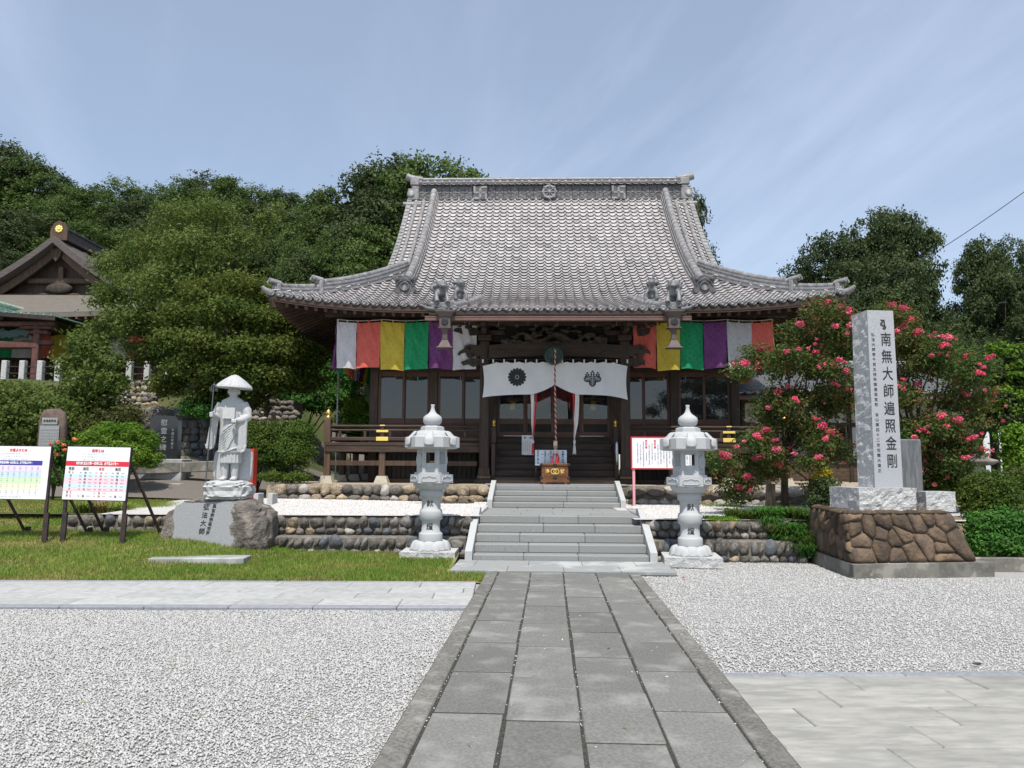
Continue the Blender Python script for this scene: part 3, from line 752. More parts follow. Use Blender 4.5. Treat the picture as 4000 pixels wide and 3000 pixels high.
# ridge-end ornaments (seen in profile from the front)
for sx in (-1, 1):
    x0 = sx*(RL+.06); orn = MB()
    for z0, z1, wx, wy in ((-.62,-.34,.30,.56),(-.34,-.12,.22,.48),(-.12,.10,.36,.62),(.10,.22,.24,.50),(.22,.62,.37,.64),(.62,.74,.25,.52),(.74,.98,.30,.56)):
        orn.box((x0+sx*(wx/2-.06), YC, RZ+(z0+z1)/2), (wx, wy, z1-z0-.004), bev=.03)
    e = orn.build('ridge_end_ornament', 'tile_ridge', hall)
    for zc, rr in ((-.52, .12), (.42, .13)):
        MB().lathe([(.0,-.33),(rr,-.33),(rr,.33),(.0,.33)], 14, mtx=Matrix.Translation((x0+sx*.20, YC, RZ+zc)) @ Matrix.Rotation(PI/2, 4, 'X')).build('side_roll', 'tile_ridge', e)
    MB().tube([(x0-sx*.14, YC, RZ+1.03), (x0+sx*.12, YC, RZ+1.05), (x0+sx*.28, YC, RZ+1.08), (x0+sx*.40, YC, RZ+1.13)], [.10,.115,.12,.13], 12).build('roll', 'tile_ridge', e)
    # gable: board wall, barge boards
    g = MB(); pts = [(YC-4.0, float(zf(2.5))-.25), (YC+4.0, float(zf(2.5))-.25)]
    ys = np.linspace(-4.0, 4.0, 17); top = [(float(YC+y), float(zf(6.5-abs(y)))-.2) for y in ys]
    g.add([(sx*4.1, y, z) for y, z in top]+[(sx*4.1, y, float(zf(2.4))-.35) for y, z in top], [(i, i+1, 18+i, 17+i) for i in range(16)]); g.build('gable_wall', 'timber', hall, fix=False)
    for q in (-1, 1):
        bb = MB(); bb.grid(lambda a, b: (sx*(XG-.10), YC+q*(.0+a*4.15), float(zf(6.5-a*4.15))-.16-.32*b), 14, 2)
        bb.grid(lambda a, b: (sx*(XG-.16), YC+q*(.0+a*4.15), float(zf(6.5-a*4.15))-.16-.32*b), 14, 2); bb.build('barge_board', 'timber', hall, fix=False)

# ---- ridges that run down the slopes
def run_ridge(pts, n_course, wd, hc, cap_r, name='sloping_ridge', mt='tile_ridge'):
    """stack of thin courses along a line on the roof with a roll on top"""
    P = [Vector(p) for p in pts]; out = None
    for k in range(n_course):
        mb = MB(); wk = wd-.018*k; V = []
        for i, p in enumerate(P):
            t = (P[min(i+1,len(P)-1)]-P[max(i-1,0)]).normalized(); s = Vector((-t.y, t.x, 0)).normalized(); up = s.cross(t)*-1
            if up.z < 0: up = -up
            z0, z1 = k*hc-.02, k*hc+hc*(.62 if k % 2 == 0 else .80)
            if k % 2: wk_ = wk-.05
            else: wk_ = wk
            V += [p-s*wk_/2+up*z0, p+s*wk_/2+up*z0, p+s*wk_/2+up*z1, p-s*wk_/2+up*z1]
        n = len(P); F = [(4*i+a, 4*i+(a+1)%4, 4*i+4+(a+1)%4, 4*i+4+a) for i in range(n-1) for a in range(4)]+[(0,1,2,3), (4*n-1,4*n-2,4*n-3,4*n-4)]
        o = MB().add(V, F).build(name if k == 0 else 'course', mt, hall if out is None else out)
        if out is None: out = o
    C2 = []
    for i, p in enumerate(P):
        t = (P[min(i+1,len(P)-1)]-P[max(i-1,0)]).normalized(); s = Vector((-t.y, t.x, 0)).normalized(); up = s.cross(t)
        if up.z < 0: up = -up
        C2.append(p+up*(n_course*hc+cap_r*.25))
    # roll in pieces with collars
    cum = [0]
    for i in range(len(C2)-1): cum.append(cum[-1]+(C2[i+1]-C2[i]).length)
    def pt(s):
        for i in range(len(C2)-1):
            if s <= cum[i+1] or i == len(C2)-2: return C2[i].lerp(C2[i+1], (s-cum[i])/(cum[i+1]-cum[i]))
    s = 0
    while s < cum[-1]-.05:
        e = min(s+.25, cum[-1]); MB().tube([pt(s), pt(s+(e-s)*.12), pt(s+(e-s)*.13), pt(e)], [cap_r*1.10, cap_r*1.10, cap_r, cap_r], 10).build('cap_tile', mt, out); s = e
    return out, P, C2
def on_front(x, d, o_=.05): return (x, YF+d, float(S_front(x, d))+o_)
def demon_face(parent, loc, rz, sc=1.0):
    mb = MB(); pr = [(-.26,0),(-.30,.10),(-.24,.16),(-.27,.30),(-.34,.42),(-.27,.46),(-.20,.40),(-.10,.46),(0,.50),(.10,.46),(.20,.40),(.27,.46),(.34,.42),(.27,.30),(.24,.16),(.30,.10),(.26,0),(.12,-.05),(0,-.03),(-.12,-.05)]
    mt = Matrix.Translation(loc) @ Matrix.Rotation(rz, 4, 'Z') @ Matrix.Scale(sc, 4) @ Matrix.Rotation(PI/2, 4, 'X')
    mb.prism(pr, 0, .10, mtx=mt, top=[(a*.92, b*.94+.01) for a, b in pr])
    mb.lathe([(.13,.09),(.13,.13),(.10,.135),(.09,.105),(.0,.12)], 14, mtx=mt @ Matrix.Translation((0, .17, 0)))
    for q in (-1, 1): mb.lathe([(.0,.08),(.045,.10),(.05,.14),(.0,.16)], 8, mtx=mt @ Matrix.Translation((q*.19, .36, 0))); mb.tube([mt @ Vector((q*.05,.33,.12)), mt @ Vector((q*.16,.29,.12)), mt @ Vector((q*.20,.18,.11))], .018, 6)
    return mb.build('ridge_end_tile', 'tile_dark', parent)
for sx in (-1, 1):
    pts = [on_front(sx*(3.78+.10*(1-d/6.3)), d) for d in np.linspace(1.42, 6.35, 14)]
    r_, P, C2 = run_ridge(pts, 5, .30, .052, .10)
    demon_face(r_, (P[0].x, P[0].y-.06, P[0].z-.04), 0, 1.0)
    # hip ridge: tall inner part, lower outer part
    hp = lambda d: (sx*(W-d), YF+d, float(S_front(W-d, d))+.05)
    r2_, P2, C2b = run_ridge([hp(d) for d in np.linspace(.95, 2.95, 9)], 5, .26, .05, .075)
    r3_, P3, C3b = run_ridge([hp(d) for d in np.linspace(.14, 1.1, 6)], 3, .24, .05, .07)
    for rr, PP, n_ in ((r2_, P2, 5), (r3_, P3, 3)):
        q = PP[0]; dr = Vector((sx, -1, 0)).normalized()
        e = MB(); up = n_*.05
        e.box((q.x, q.y, q.z+up/2), (.10, .30, up+.10), Matrix.Rotation(math.atan2(-1, sx), 4, 'Z'), .015)
        e.lathe([(.0,-.02),(.10,-.02),(.10,.03),(.07,.04),(.0,.03)], 12, mtx=Matrix.Translation(q+dr*.05+Vector((0,0,up/2))) @ Matrix.Rotation(math.atan2(-1, sx), 4, 'Z') @ Matrix.Rotation(PI/2, 4, 'Y'))
        for j in (-1, 0, 1):
            off = Vector((-dr.y, dr.x, 0))*(j*.085); b0 = q+off+Vector((0,0,up+.07+(.05 if j == 0 else 0)))
            e.tube([b0-dr*.1, b0+dr*.20+Vector((0,0,.03))], .042, 8)
        e.build('ridge_end_tile', 'tile_ridge', rr)
    c = Vector(hp(0.0)); dr = Vector((sx, -1, 0)).normalized()
    MB().tube([c-dr*.25+Vector((0,0,-.03)), c+dr*.02, c+dr*.10+Vector((0,0,.04)), c+dr*.17+Vector((0,0,.11))], [.09,.085,.065,.035], 10).build('corner_tile', 'tile_ridge', hall)
    # rolls beside the verge, and the verge tiles
    for xr in (4.12, 4.38):
        run_ridge([on_front(sx*xr, d, .05) for d in np.linspace(2.75 if xr < 4.2 else 2.45, 6.2, 9)], 1, .10, .02, .062, 'verge_roll')
    vt = MB()
    for j in range(nrows):
        s = j*EXP; d = float(d_of(s))
        if d < 2.2 or d > 6.3: continue
        p0 = Vector(on_front(sx*XG, d, .0)); p1 = Vector(on_front(sx*XG, float(d_of(s+.26)), .0))
        sl = (p1-p0).normalized(); up = Vector((0, -sl.z, sl.y))
        MB().bar(p0+up*.03+Vector((-sx*.06,0,0)), p1+Vector((-sx*.06,0,0))+up*.0, .16, .16, up=(1,0,0), bev=.012).build('verge_tile', 'tile_ridge', hall)
    top = on_front(sx*(XG+.02), 6.2, .1)
    MB().tube([(sx*(RL-.1), YF+6.1, RZ+.02), (sx*(XG+.12), YF+6.1, RZ+.05)], .07, 10).build('verge_roll', 'tile_ridge', hall)
    # portico roof: paired rolls at its edges and flicked corner tiles
    for xr in (2.62, 2.34):
        pts = [(sx*(xr-.50*(t**1.3)), YF+PD+.03+t*2.0, float(zf(PD+.03+t*2.0))+.06) for t in np.linspace(0, 1, 9)]
        run_ridge(pts, 1, .13, .03, .072, 'edge_roll')
    MB().tube([(sx*2.5, YF+PD, float(zf(PD))+.02), (sx*2.78, YF+PD-.01, float(zf(PD))+.02), (sx*2.93, YF+PD-.02, float(zf(PD))+.05), (sx*3.02, YF+PD-.02, float(zf(PD))+.11)], [.06,.06,.05,.028], 10).build('corner_tile', 'tile_dark', hall)

# guardian-beast ornaments on the portico roof edges
def beast(x, y, z, sx, kind):
    mb = MB(); rr = random.Random(kind*7+(3 if sx > 0 else 0))
    def ball(c, r, sq=(1,1,1)):
        vs, fs = lump(rr.randint(1,99), 2, .12, 2.2); mb.add([(c[0]+a*r*sq[0], c[1]+b*r*sq[1], c[2]+d*r*sq[2]) for a, b, d in vs], fs, True)
    if kind == 0:      # crouching lion, head to the front, tail up
        ball((0,.05,.16),.14,(.9,1.2,1)); ball((0,-.10,.24),.13); ball((0,-.16,.36),.115); ball((0,-.26,.33),.07,(1,.9,.7)); ball((0,-.24,.40),.05,(1.2,.7,.5))
        for q in (-1,1):
            mb.tube([(q*.09,-.16,.22),(q*.11,-.22,.10),(q*.11,-.26,.0)], [.05,.045,.055], 8); mb.tube([(q*.09,.14,.14),(q*.13,.16,.06),(q*.12,.10,.0)], [.06,.05,.05], 8); ball((q*.09,-.13,.44),.045,(.7,.7,1.2)); ball((q*.10,-.10,.34),.07); ball((q*.05,-.02,.42),.06)
        for k in range(7): ball((.10*math.cos(k*.9),.20+.02*k,.24+.045*k), .052+.008*(k%3))
        mb.box((0,0,-.05),(.30,.50,.12))
    else:              # upright flame-tailed beast
        ball((0,.05,.12),.12); ball((0,-.02,.26),.10); ball((0,-.08,.38),.085); ball((0,-.15,.36),.05)
        for k in range(6): ball((.03*math.sin(k*1.7),.10-.015*k,.28+.055*k), .072-.008*k)
        for q in (-1,1): mb.tube([(q*.07,-.05,.24),(q*.12,-.12,.14),(q*.12,-.15,.0)], [.045,.04,.045], 8); ball((q*.10,.02,.40),.045); ball((q*.12,.05,.30),.05)
        mb.box((0,0,-.05),(.26,.34,.12))
    return remesh(mb, 'beast_ornament', 'ornament', .016, hall, Matrix.Translation((x, y, z)) @ Matrix.Rotation(-sx*.35, 4, 'Z') @ Matrix.Scale(1.12, 4), 1)
for sx in (-1, 1):
    beast(sx*2.66, YF+PD+.22, float(zf(PD+.22))+.12, sx, 0)
    beast(sx*2.30, YF+PD+1.15, float(zf(PD+1.15))+.14, sx, 1)

# gutter with rain hoppers
gy, gz_ = YF+PD-.10, 4.80
gm = MB(); gm.grid(lambda a, b: (-2.92+a*5.86, gy+.065*math.cos(PI*b+PI)*1.0, gz_-.075*math.sin(PI*b)), 2, 11); gm.box((0, gy-.065, gz_+.012), (5.86, .014, .03)); gm.box((0, gy-.055, gz_-.03), (5.86, .02, .075))
gut = gm.build('gutter', 'gutter', hall, fix=False)
for k in range(9): MB().box((-2.6+k*.65, gy+.01, gz_-.085), (.012, .02, .17)).build('gutter_bracket', 'hopper', gut)
for sx in (-1, 1):
    hb = MB(); X = sx*2.50+.03; Y = gy-.10
    sq = lambda a, b, z0, z1: hb.prism([(X-a,Y-a*.8),(X+a,Y-a*.8),(X+a,Y+a*.8),(X-a,Y+a*.8)], z0, z1, top=[(X-b,Y-b*.8),(X+b,Y-b*.8),(X+b,Y+b*.8),(X-b,Y+b*.8)])
    sq(.135,.20,gz_-.01,gz_+.09); sq(.215,.215,gz_+.09,gz_+.125); sq(.12,.12,gz_-.24,gz_-.01); sq(.145,.145,gz_-.265,gz_-.24); sq(.055,.10,gz_-.33,gz_-.265); sq(.055,.055,gz_-.50,gz_-.33); sq(.07,.07,gz_-.515,gz_-.50)
    sq(.13,.06,gz_-.66,gz_-.515); sq(.185,.13,gz_-.70,gz_-.66)
    ho = hb.build('rain_hopper', 'hopper', gut)
    cr = MB(); mtc = Matrix.Translation((X, Y-.098, gz_-.125)) @ Matrix.Rotation(PI/2, 4, 'X'); cr.lathe([(.062,.0),(.075,.0),(.075,.012),(.062,.012)], 20, mtx=mtc); cr.lathe([(.0,.0),(.025,.004),(.0,.01)], 8, mtx=mtc)
    for q in range(3): cr.tube([mtc @ Vector((.035*math.cos(q*2.09),.035*math.sin(q*2.09),.004)), mtc @ Vector((.05*math.cos(q*2.09+.6),.05*math.sin(q*2.09+.6),.004))], .012, 5)
    cr.build('crest', 'plastic_black', ho)

# ---- body: columns, beams, walls, windows
WY = 1.10
def hb(name, c, d, mt='timber', bev=.012, par=None): return MB().box(c, d, bev=bev).build(name, mt, par or hall)
cols = [-4.68, -3.12, -1.56, 1.56, 3.12, 4.68]
colm = MB().box((0, 0, (5.9+TZ)/2), (.22, .22, 5.9-TZ), bev=.015).mesh('column', 'timber')
for x in cols:
    link('column', colm, hall, Matrix.Translation((x, WY, 0)))
for sx in (-1, 1):
    for y in (3.4, 5.8, 8.2, 10.5): link('column', colm, hall, Matrix.Translation((sx*4.68, y, 0)))
    hb('side_wall', (sx*4.66, 5.8, 4.0), (.08, 9.4, 4.0), 'timber', 0)
hb('back_wall', (0, 10.5, 4.0), (9.3, .08, 4.0), 'timber', 0)
hb('floor_beam', (0, WY, 2.20), (9.3, .16, .19), 'timber_h'); hb('lintel', (0, WY-.06, 4.08), (9.5, .14, .20), 'timber_h')
hb('upper_wall', (0, WY+.06, 5.15), (9.3, .06, 2.0), 'timber', 0); hb('head_beam', (0, WY-.02, 4.72), (9.7, .18, .24), 'timber_h'); hb('eave_beam', (0, WY-.02, 5.72), (11.2, .2, .24), 'timber_h')
hb('eave_purlin', (0, .22, 5.36), (11.6, .15, .18), 'timber_h')
for sx in (-1, 1): hb('eave_purlin', (sx*5.45, 5.9, 5.36), (.15, 11.4, .18), 'timber'); hb('eave_beam', (sx*4.68, 5.9, 5.72), (.2, 11.2, .24), 'timber')
for x in cols:
    br = MB()
    br.box((x, WY-.05, 4.92), (.34, .34, .14), bev=.03)
    br.box((x, WY-.05, 5.07), (.95, .12, .13), bev=.03); br.box((x, WY-.35, 5.07), (.12, .75, .13), bev=.03)
    for q in (-.40, 0, .40): br.box((x+q, WY-.05, 5.20), (.2, .2, .11), bev=.03)
    br.box((x, WY-.62, 5.20), (.2, .2, .11), bev=.03)
    br.build('bracket', 'timber', hall)
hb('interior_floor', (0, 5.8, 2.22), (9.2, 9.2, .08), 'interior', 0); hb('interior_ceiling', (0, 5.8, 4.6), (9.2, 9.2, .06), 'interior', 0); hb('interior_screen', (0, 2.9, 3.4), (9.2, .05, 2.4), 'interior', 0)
def sash(xc, wd, y, pane_mt='glass', z0=2.30, z1=3.97):
    f = MB(); st = .062
    for q in (-1, 1): f.box((xc+q*(wd/2-st/2), y, (z0+z1)/2), (st, .045, z1-z0), bev=.004)
    for za, zb in ((z0, z0+.12), (2.62, 2.76), (z1-.11, z1)): f.box((xc, y+.001, (za+zb)/2), (wd-2*st+.002, .041, zb-za), bev=.003)
    o = f.build('window', 'sash', hall)
    MB().box((xc, y+.008, (2.76+z1-.11)/2), (wd-2*st, .008, z1-.11-2.76)).build('pane', pane_mt, o)
    MB().box((xc, y+.010, (z0+.12+2.62)/2), (wd-2*st, .014, 2.62-z0-.12)).build('panel', 'sash' if pane_mt == 'glass' else 'boards_dark', o)
    return o
for a, b in ((-4.57,-3.23), (-3.01,-1.67), (1.67,3.01), (3.23,4.57)):
    m_ = (a+b)/2; wd = (b-a)/2+.02
    sash(a+wd/2, wd, WY-.045); sash(b-wd/2, wd, WY+.005)
    hb('window_sill', (m_, WY-.03, 2.275), (b-a, .16, .05), 'sash')
    hb('window_head', (m_, WY-.03, 3.995), (b-a, .13, .05), 'sash')
for k in range(4):
    x = -1.45+.725*(k+.5)
    sash(x, .74, WY+(.005 if k in (1, 2) else -.045), 'glass_clear').name = 'door'
hb('threshold', (0, WY-.08, 2.285), (2.9, .12, .035), 'sash')
for sx in (-1, 1): MB().box((sx*.98, WY-.146, 2.310), (.62, .006, .012)).build('metal_strip', 'pole', hall)
# inside, seen through the doors: drape and hanging lanterns
dr = MB(); dr.grid(lambda a, b: (-.68+1.36*a, WY+.22+.03*math.sin(a*26), 3.97-(.78+.34*abs(2*a-1)**1.5*0+.28*(1-math.sin(PI*a)))*b), 40, 4); dr.build('drape', 'red_drape', hall, fix=False)
# ---- portico
pc = MB(); pc.box((0, 0, (TZ+.36+4.62)/2), (.24, .24, 4.62-TZ-.36), bev=.025)
pcm = pc.mesh('portico_column', 'timber')
pb = MB(); pb.prism([(-.15,-.15),(.15,-.15),(.15,.15),(-.15,.15)], TZ+.16, TZ+.38, top=[(-.125,-.125),(.125,-.125),(.125,.125),(-.125,.125)]); pb.box((0,0,TZ+.16), (.34,.34,.10), bev=.02); pb.box((0,0,TZ+.055), (.44,.44,.11), bev=.015)
pbm = pb.mesh('column_base', 'timber')
for sx in (-1, 1):
    cN = link('portico_column', pcm, hall, Matrix.Translation((sx*1.72, 0, 0))); link('column_base', pbm, cN)
    # carved beam ends
    nz = [(0,-.10),(.10,-.16),(.20,-.12),(.27,-.17),(.36,-.14),(.40,-.04),(.50,-.06),(.56,-.12),(.60,-.09),(.54,.0),(.44,.05),(.42,.12),(.30,.17),(.15,.14),(0,.16)]
    nb = MB(); nb.prism([(sx*a*1.0, b) for a, b in nz], -.11, .11, mtx=Matrix.Translation((sx*1.80, 0, 4.36)) @ Matrix.Rotation(PI/2, 4, 'X')); nb.lathe([(.0,-.13),(.05,-.13),(.05,.13),(.0,.13)], 10, mtx=Matrix.Translation((sx*2.12, 0, 4.40)) @ Matrix.Rotation(PI/2, 4, 'X')); nb.lathe([(.0,-.13),(.035,-.13),(.035,.13),(.0,.13)], 10, mtx=Matrix.Translation((sx*2.02, 0, 4.25)) @ Matrix.Rotation(PI/2, 4, 'X'))
    nb.build('beam_nose', 'timber_h', hall)
    k2 = MB(); k2.prism([(sx*a, b) for a, b in ((0,-.07),(.18,-.11),(.30,-.05),(.42,-.08),(.48,0),(.36,.05),(.24,.10),(0,.10))], -.09, .09, mtx=Matrix.Translation((sx*1.84, 0, 4.08)) @ Matrix.Rotation(PI/2, 4, 'X')); k2.build('beam_nose', 'carving', hall)
    # bracket sets over the columns
    bk = MB(); bk.box((sx*1.72,0,4.70),(.34,.34,.16),bev=.03); bk.box((sx*1.72,0,4.84),(1.0,.13,.13),bev=.03); bk.box((sx*1.72,-.25,4.84),(.13,.9,.13),bev=.03)
    for q in (-.42,0,.42): bk.box((sx*1.72+q,0,4.96),(.19,.2,.11),bev=.03)
    bk.box((sx*1.72,-.6,4.96),(.2,.2,.11),bev=.03); bk.box((sx*1.72,-.9,4.90),(.14,.3,.10),bev=.03)
    bk.prism([(sx*a, b) for a, b in ((0,-.08),(.30,-.10),(.48,-.02),(.62,.02),(.56,.10),(.3,.10),(0,.10))], -.07, .07, mtx=Matrix.Translation((sx*1.9,0,4.84)) @ Matrix.Rotation(PI/2,4,'X'))
    bk.build('bracket', 'timber', hall)
    hb('tie_beam', (sx*1.72, .6, 4.40), (.16, 1.1, .26), 'timber')
bm_ = MB(); n_ = 17
prb = [( -1.66+3.32*i/(n_-1), 4.18+.06*math.sin(PI*i/(n_-1))) for i in range(n_)]+[(1.66-3.32*i/(n_-1), 4.50+.07*math.sin(PI*i/(n_-1))) for i in range(n_)]
bm_.prism(prb, -.12, .12, mtx=Matrix.Rotation(PI/2, 4, 'X')); bm_.build('rainbow_beam', 'timber_h', hall)
for sx in (-1, 1):     # shallow carved scrolls on the beam face
    sw = MB(); sw.tube([(sx*(1.45-.07*k), -.125, 4.33+.05*math.sin(k*.8)) for k in range(12)], .012, 5); sw.build('scroll', 'carving', hall)
hb('portico_purlin', (0, 0, 5.07), (5.2, .17, .14), 'timber_h'); hb('portico_purlin', (0, -.62, 5.05), (5.5, .15, .12), 'timber_h'); hb('portico_purlin', (0, -.95, 4.985), (5.6, .13, .10), 'timber_h'); hb('portico_fascia', (0, .12, 4.86), (3.5, .05, .50), 'boards_dark', 0)
cp = MB(); rr = random.Random(5)      # carved dragon-and-cloud panel between the brackets
for k in range(90):
    x = rr.uniform(-1.25, 1.25); zt = .42*(1-(abs(x)/1.45)**2.2); z = 4.56+rr.random()*max(zt, .05)
    vs, fs = lump(k, 1, .2, 1.5); r0 = rr.uniform(.035, .075); cp.add([(x+a*r0*1.7, -.06+b*r0*1.2-.05*rr.random(), z+c*r0*.8) for a, b, c in vs], fs, True)
bod = [(-1.0+.1*k, -.13-.03*math.sin(k*1.1), 4.70+.10*math.sin(k*.75)) for k in range(21)]; cp.tube(bod, [.03+.035*math.sin(PI*k/20) for k in range(21)], 8)
cp.box((0, -.02, 4.57), (2.6, .10, .10)); remesh(cp, 'carved_panel', 'carving', .02, hall, None, 0)
for k in range(11): MB().box((-2.3+k*.46, -.72, 4.90), (.10, .22, .10), bev=.02).build('bracket_block', 'timber', hall)

# ---- veranda, its posts, planks and railing
VZ = 2.10
for sx in (-1, 1):
    hb('veranda_floor', (sx*3.70, .53, VZ-.04), (3.96, 1.10, .08), 'timber_h', .006); hb('veranda_beam', (sx*3.70, .05, VZ-.16), (3.9, .12, .16), 'timber_h')
    hb('veranda_floor', (sx*5.18, 5.9, VZ-.045), (1.0, 9.6, .07), 'timber', .006); hb('veranda_beam', (sx*5.6, 5.9, VZ-.165), (.12, 9.6, .15), 'timber')
    hb('tie_rail', (sx*3.75, .10, 1.59), (3.7, .07, .12), 'timber_brown', .006); hb('tie_rail', (sx*5.6, 5.9, 1.59), (.07, 9.6, .12), 'timber_brown', .006)
    for x, y in [(5.6,.1),(4.24,.1),(2.85,.1)]+[(5.6, 1.6+1.5*k) for k in range(6)]:
        hb('veranda_post', (sx*x, y, (TZ+.14+VZ-.1)/2), (.15, .15, VZ-.1-TZ-.14), 'timber_brown', .008)
        MB().prism(hex_poly(.25, PI/4, 4), TZ-.02, TZ+.17, top=hex_poly(.165, PI/4, 4), mtx=Matrix.Translation((sx*x, y, 0))).build('footing', 'footing', hall)
    n_pl = 20
    for k in range(n_pl):
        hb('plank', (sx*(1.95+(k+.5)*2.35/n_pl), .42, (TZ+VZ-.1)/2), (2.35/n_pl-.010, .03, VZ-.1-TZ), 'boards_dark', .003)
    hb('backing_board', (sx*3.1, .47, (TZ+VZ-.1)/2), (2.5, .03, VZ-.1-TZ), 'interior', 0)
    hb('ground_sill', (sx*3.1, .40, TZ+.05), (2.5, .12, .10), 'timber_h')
    # railing
    for nm, z, r in (('top_rail', 2.50, .036), ('middle_rail', 2.40, .028)):
        MB().tube([(sx*1.80, .06, z), (sx*5.66, .06, z)], r, 10).build(nm, 'timber_h', hall); MB().tube([(sx*5.60, .06, z), (sx*5.60, 10.4, z)], r, 10).build(nm, 'timber', hall)
    hb('base_rail', (sx*3.72, .06, 2.185), (3.85, .09, .09), 'timber_h'); hb('base_rail', (sx*5.6, 5.3, 2.185), (.09, 10.3, .09), 'timber')
    for k in range(6): hb('strut', (sx*(2.2+k*.62), .06, 2.30), (.075, .05, .15), 'timber')
    for k in range(8): hb('strut', (sx*5.6, .9+k*1.2, 2.30), (.05, .075, .15), 'timber')
    nw = hb('newel', (sx*5.6, .06, 2.38), (.17, .17, .60), 'timber_brown', .012)
    MB().lathe([(.0,0),(.07,0),(.07,.05),(.055,.06),(.055,.10),(.075,.12),(.07,.16),(.04,.21),(.012,.245),(.0,.25)], 14, c=(sx*5.6, .06, 2.68)).build('finial', 'gold', nw)
    p4 = hb('newel', (sx*4.24, .06, 2.30), (.10, .10, .40), 'timber', .01)
    for z, wd, h in ((2.515,.13,.03), (2.375,.30,.055), (2.185,.30,.10)): MB().box((sx*4.24, .0, z), (wd, .02, h), bev=.008).build('gilt_plate', 'gold_paint', p4)
    n5 = hb('newel', (sx*1.50, .10, 2.30), (.12, .12, .42), 'timber', .01)
    MB().lathe([(.0,0),(.055,0),(.055,.04),(.042,.05),(.042,.08),(.06,.10),(.055,.13),(.03,.17),(.0,.20)], 12, c=(sx*1.50, .10, 2.51)).build('finial', 'gold', n5)
    hb('stair_stringer', (sx*1.50, .45, 1.60), (.10, 1.0, .95), 'timber', .01)
# wooden steps between the columns
for k in range(6):
    z1 = TZ+.165*(k+1); y0 = -.12+.17*k
    hb('wooden_step', (0, (y0+1.0)/2, z1-.0825), (2.92, 1.0-y0, .162), 'timber_h', .008)
hb('veranda_floor', (0, .93, VZ-.02), (3.0, .30, .08), 'timber_h', .006)
# ============================================================ things hung on and standing at the hall
tr_ = MB(); tr_.box((1.2, 5.5, .50), (15.6, 13.6, 1.215)); tr_ = tr_.build('terrace', 'terrace_earth'); tr_.matrix_world = Matrix.Translation(HO) @ Matrix.Rotation(HY, 4, 'Z')
tag(tr_, 'raised earth terrace carrying the temple hall', kind='structure')
tag(MB().box((0, -.75, TZ+.004), (3.3, 1.15, .012)).build('pavement', 'kerb_grey', None, Matrix.Translation(HO) @ Matrix.Rotation(HY, 4, 'Z')), 'grey stone floor between the top step and the timber steps', kind='structure')

def clothmat(name, c):
    m = mat(name, c, .7, tuple(q*.88 for q in c), 5, trans=.25); t = m.node_tree
    tc = t.nodes.new('ShaderNodeTexCoord'); mp = t.nodes.new('ShaderNodeMapping'); mp.inputs['Rotation'].default_value = (PI/2, 0, 0); t.links.new(tc.outputs['Object'], mp.inputs[0])
    v = t.nodes.new('ShaderNodeTexVoronoi'); v.voronoi_dimensions = '2D'; v.inputs['Scale'].default_value = 5.5; v.inputs['Randomness'].default_value = .25; t.links.new(mp.outputs[0], v.inputs['Vector'])
    def rg(a, b, s):
        r = t.nodes.new('ShaderNodeMapRange'); r.inputs[1].default_value = a; r.inputs[2].default_value = b; r.inputs[3].default_value = 0; r.inputs[4].default_value = 1; t.links.new(s, r.inputs[0]); return r.outputs[0]
    mm = t.nodes.new('ShaderNodeMath'); mm.operation = 'MULTIPLY'; t.links.new(rg(.28, .34, v.outputs['Distance']), mm.inputs[0]); t.links.new(rg(.46, .40, v.outputs['Distance']), mm.inputs[1])
    ss = t.nodes.new('ShaderNodeMath'); ss.operation = 'MULTIPLY'; t.links.new(mm.outputs[0], ss.inputs[0]); ss.inputs[1].default_value = .16
    b = t.nodes['Principled BSDF']; src = b.inputs['Base Color'].links[0].from_socket
    x = t.nodes.new('ShaderNodeMix'); x.data_type = 'RGBA'; t.links.new(ss.outputs[0], x.inputs['Factor']); t.links.new(src, x.inputs['A']); x.inputs['B'].default_value = (*[min(1, q*1.3+.12) for q in c], 1)
    t.links.new(x.outputs['Result'], b.inputs['Base Color'])
    for l in list(t.links):
        if l.to_node.type == 'BSDF_TRANSLUCENT' and l.to_socket.name == 'Color': t.links.remove(l)
    for n in t.nodes:
        if n.type == 'BSDF_TRANSLUCENT': t.links.new(x.outputs['Result'], n.inputs[0])
for n_, c_ in (('cloth_white', (.72,.70,.73)), ('cloth_red', (.78,.15,.11)), ('cloth_yellow', (.66,.50,.06)), ('cloth_green', (.014,.34,.13)), ('cloth_purple', (.20,.055,.21)), ('cloth_grey', (.60,.575,.57))): clothmat(n_, c_)

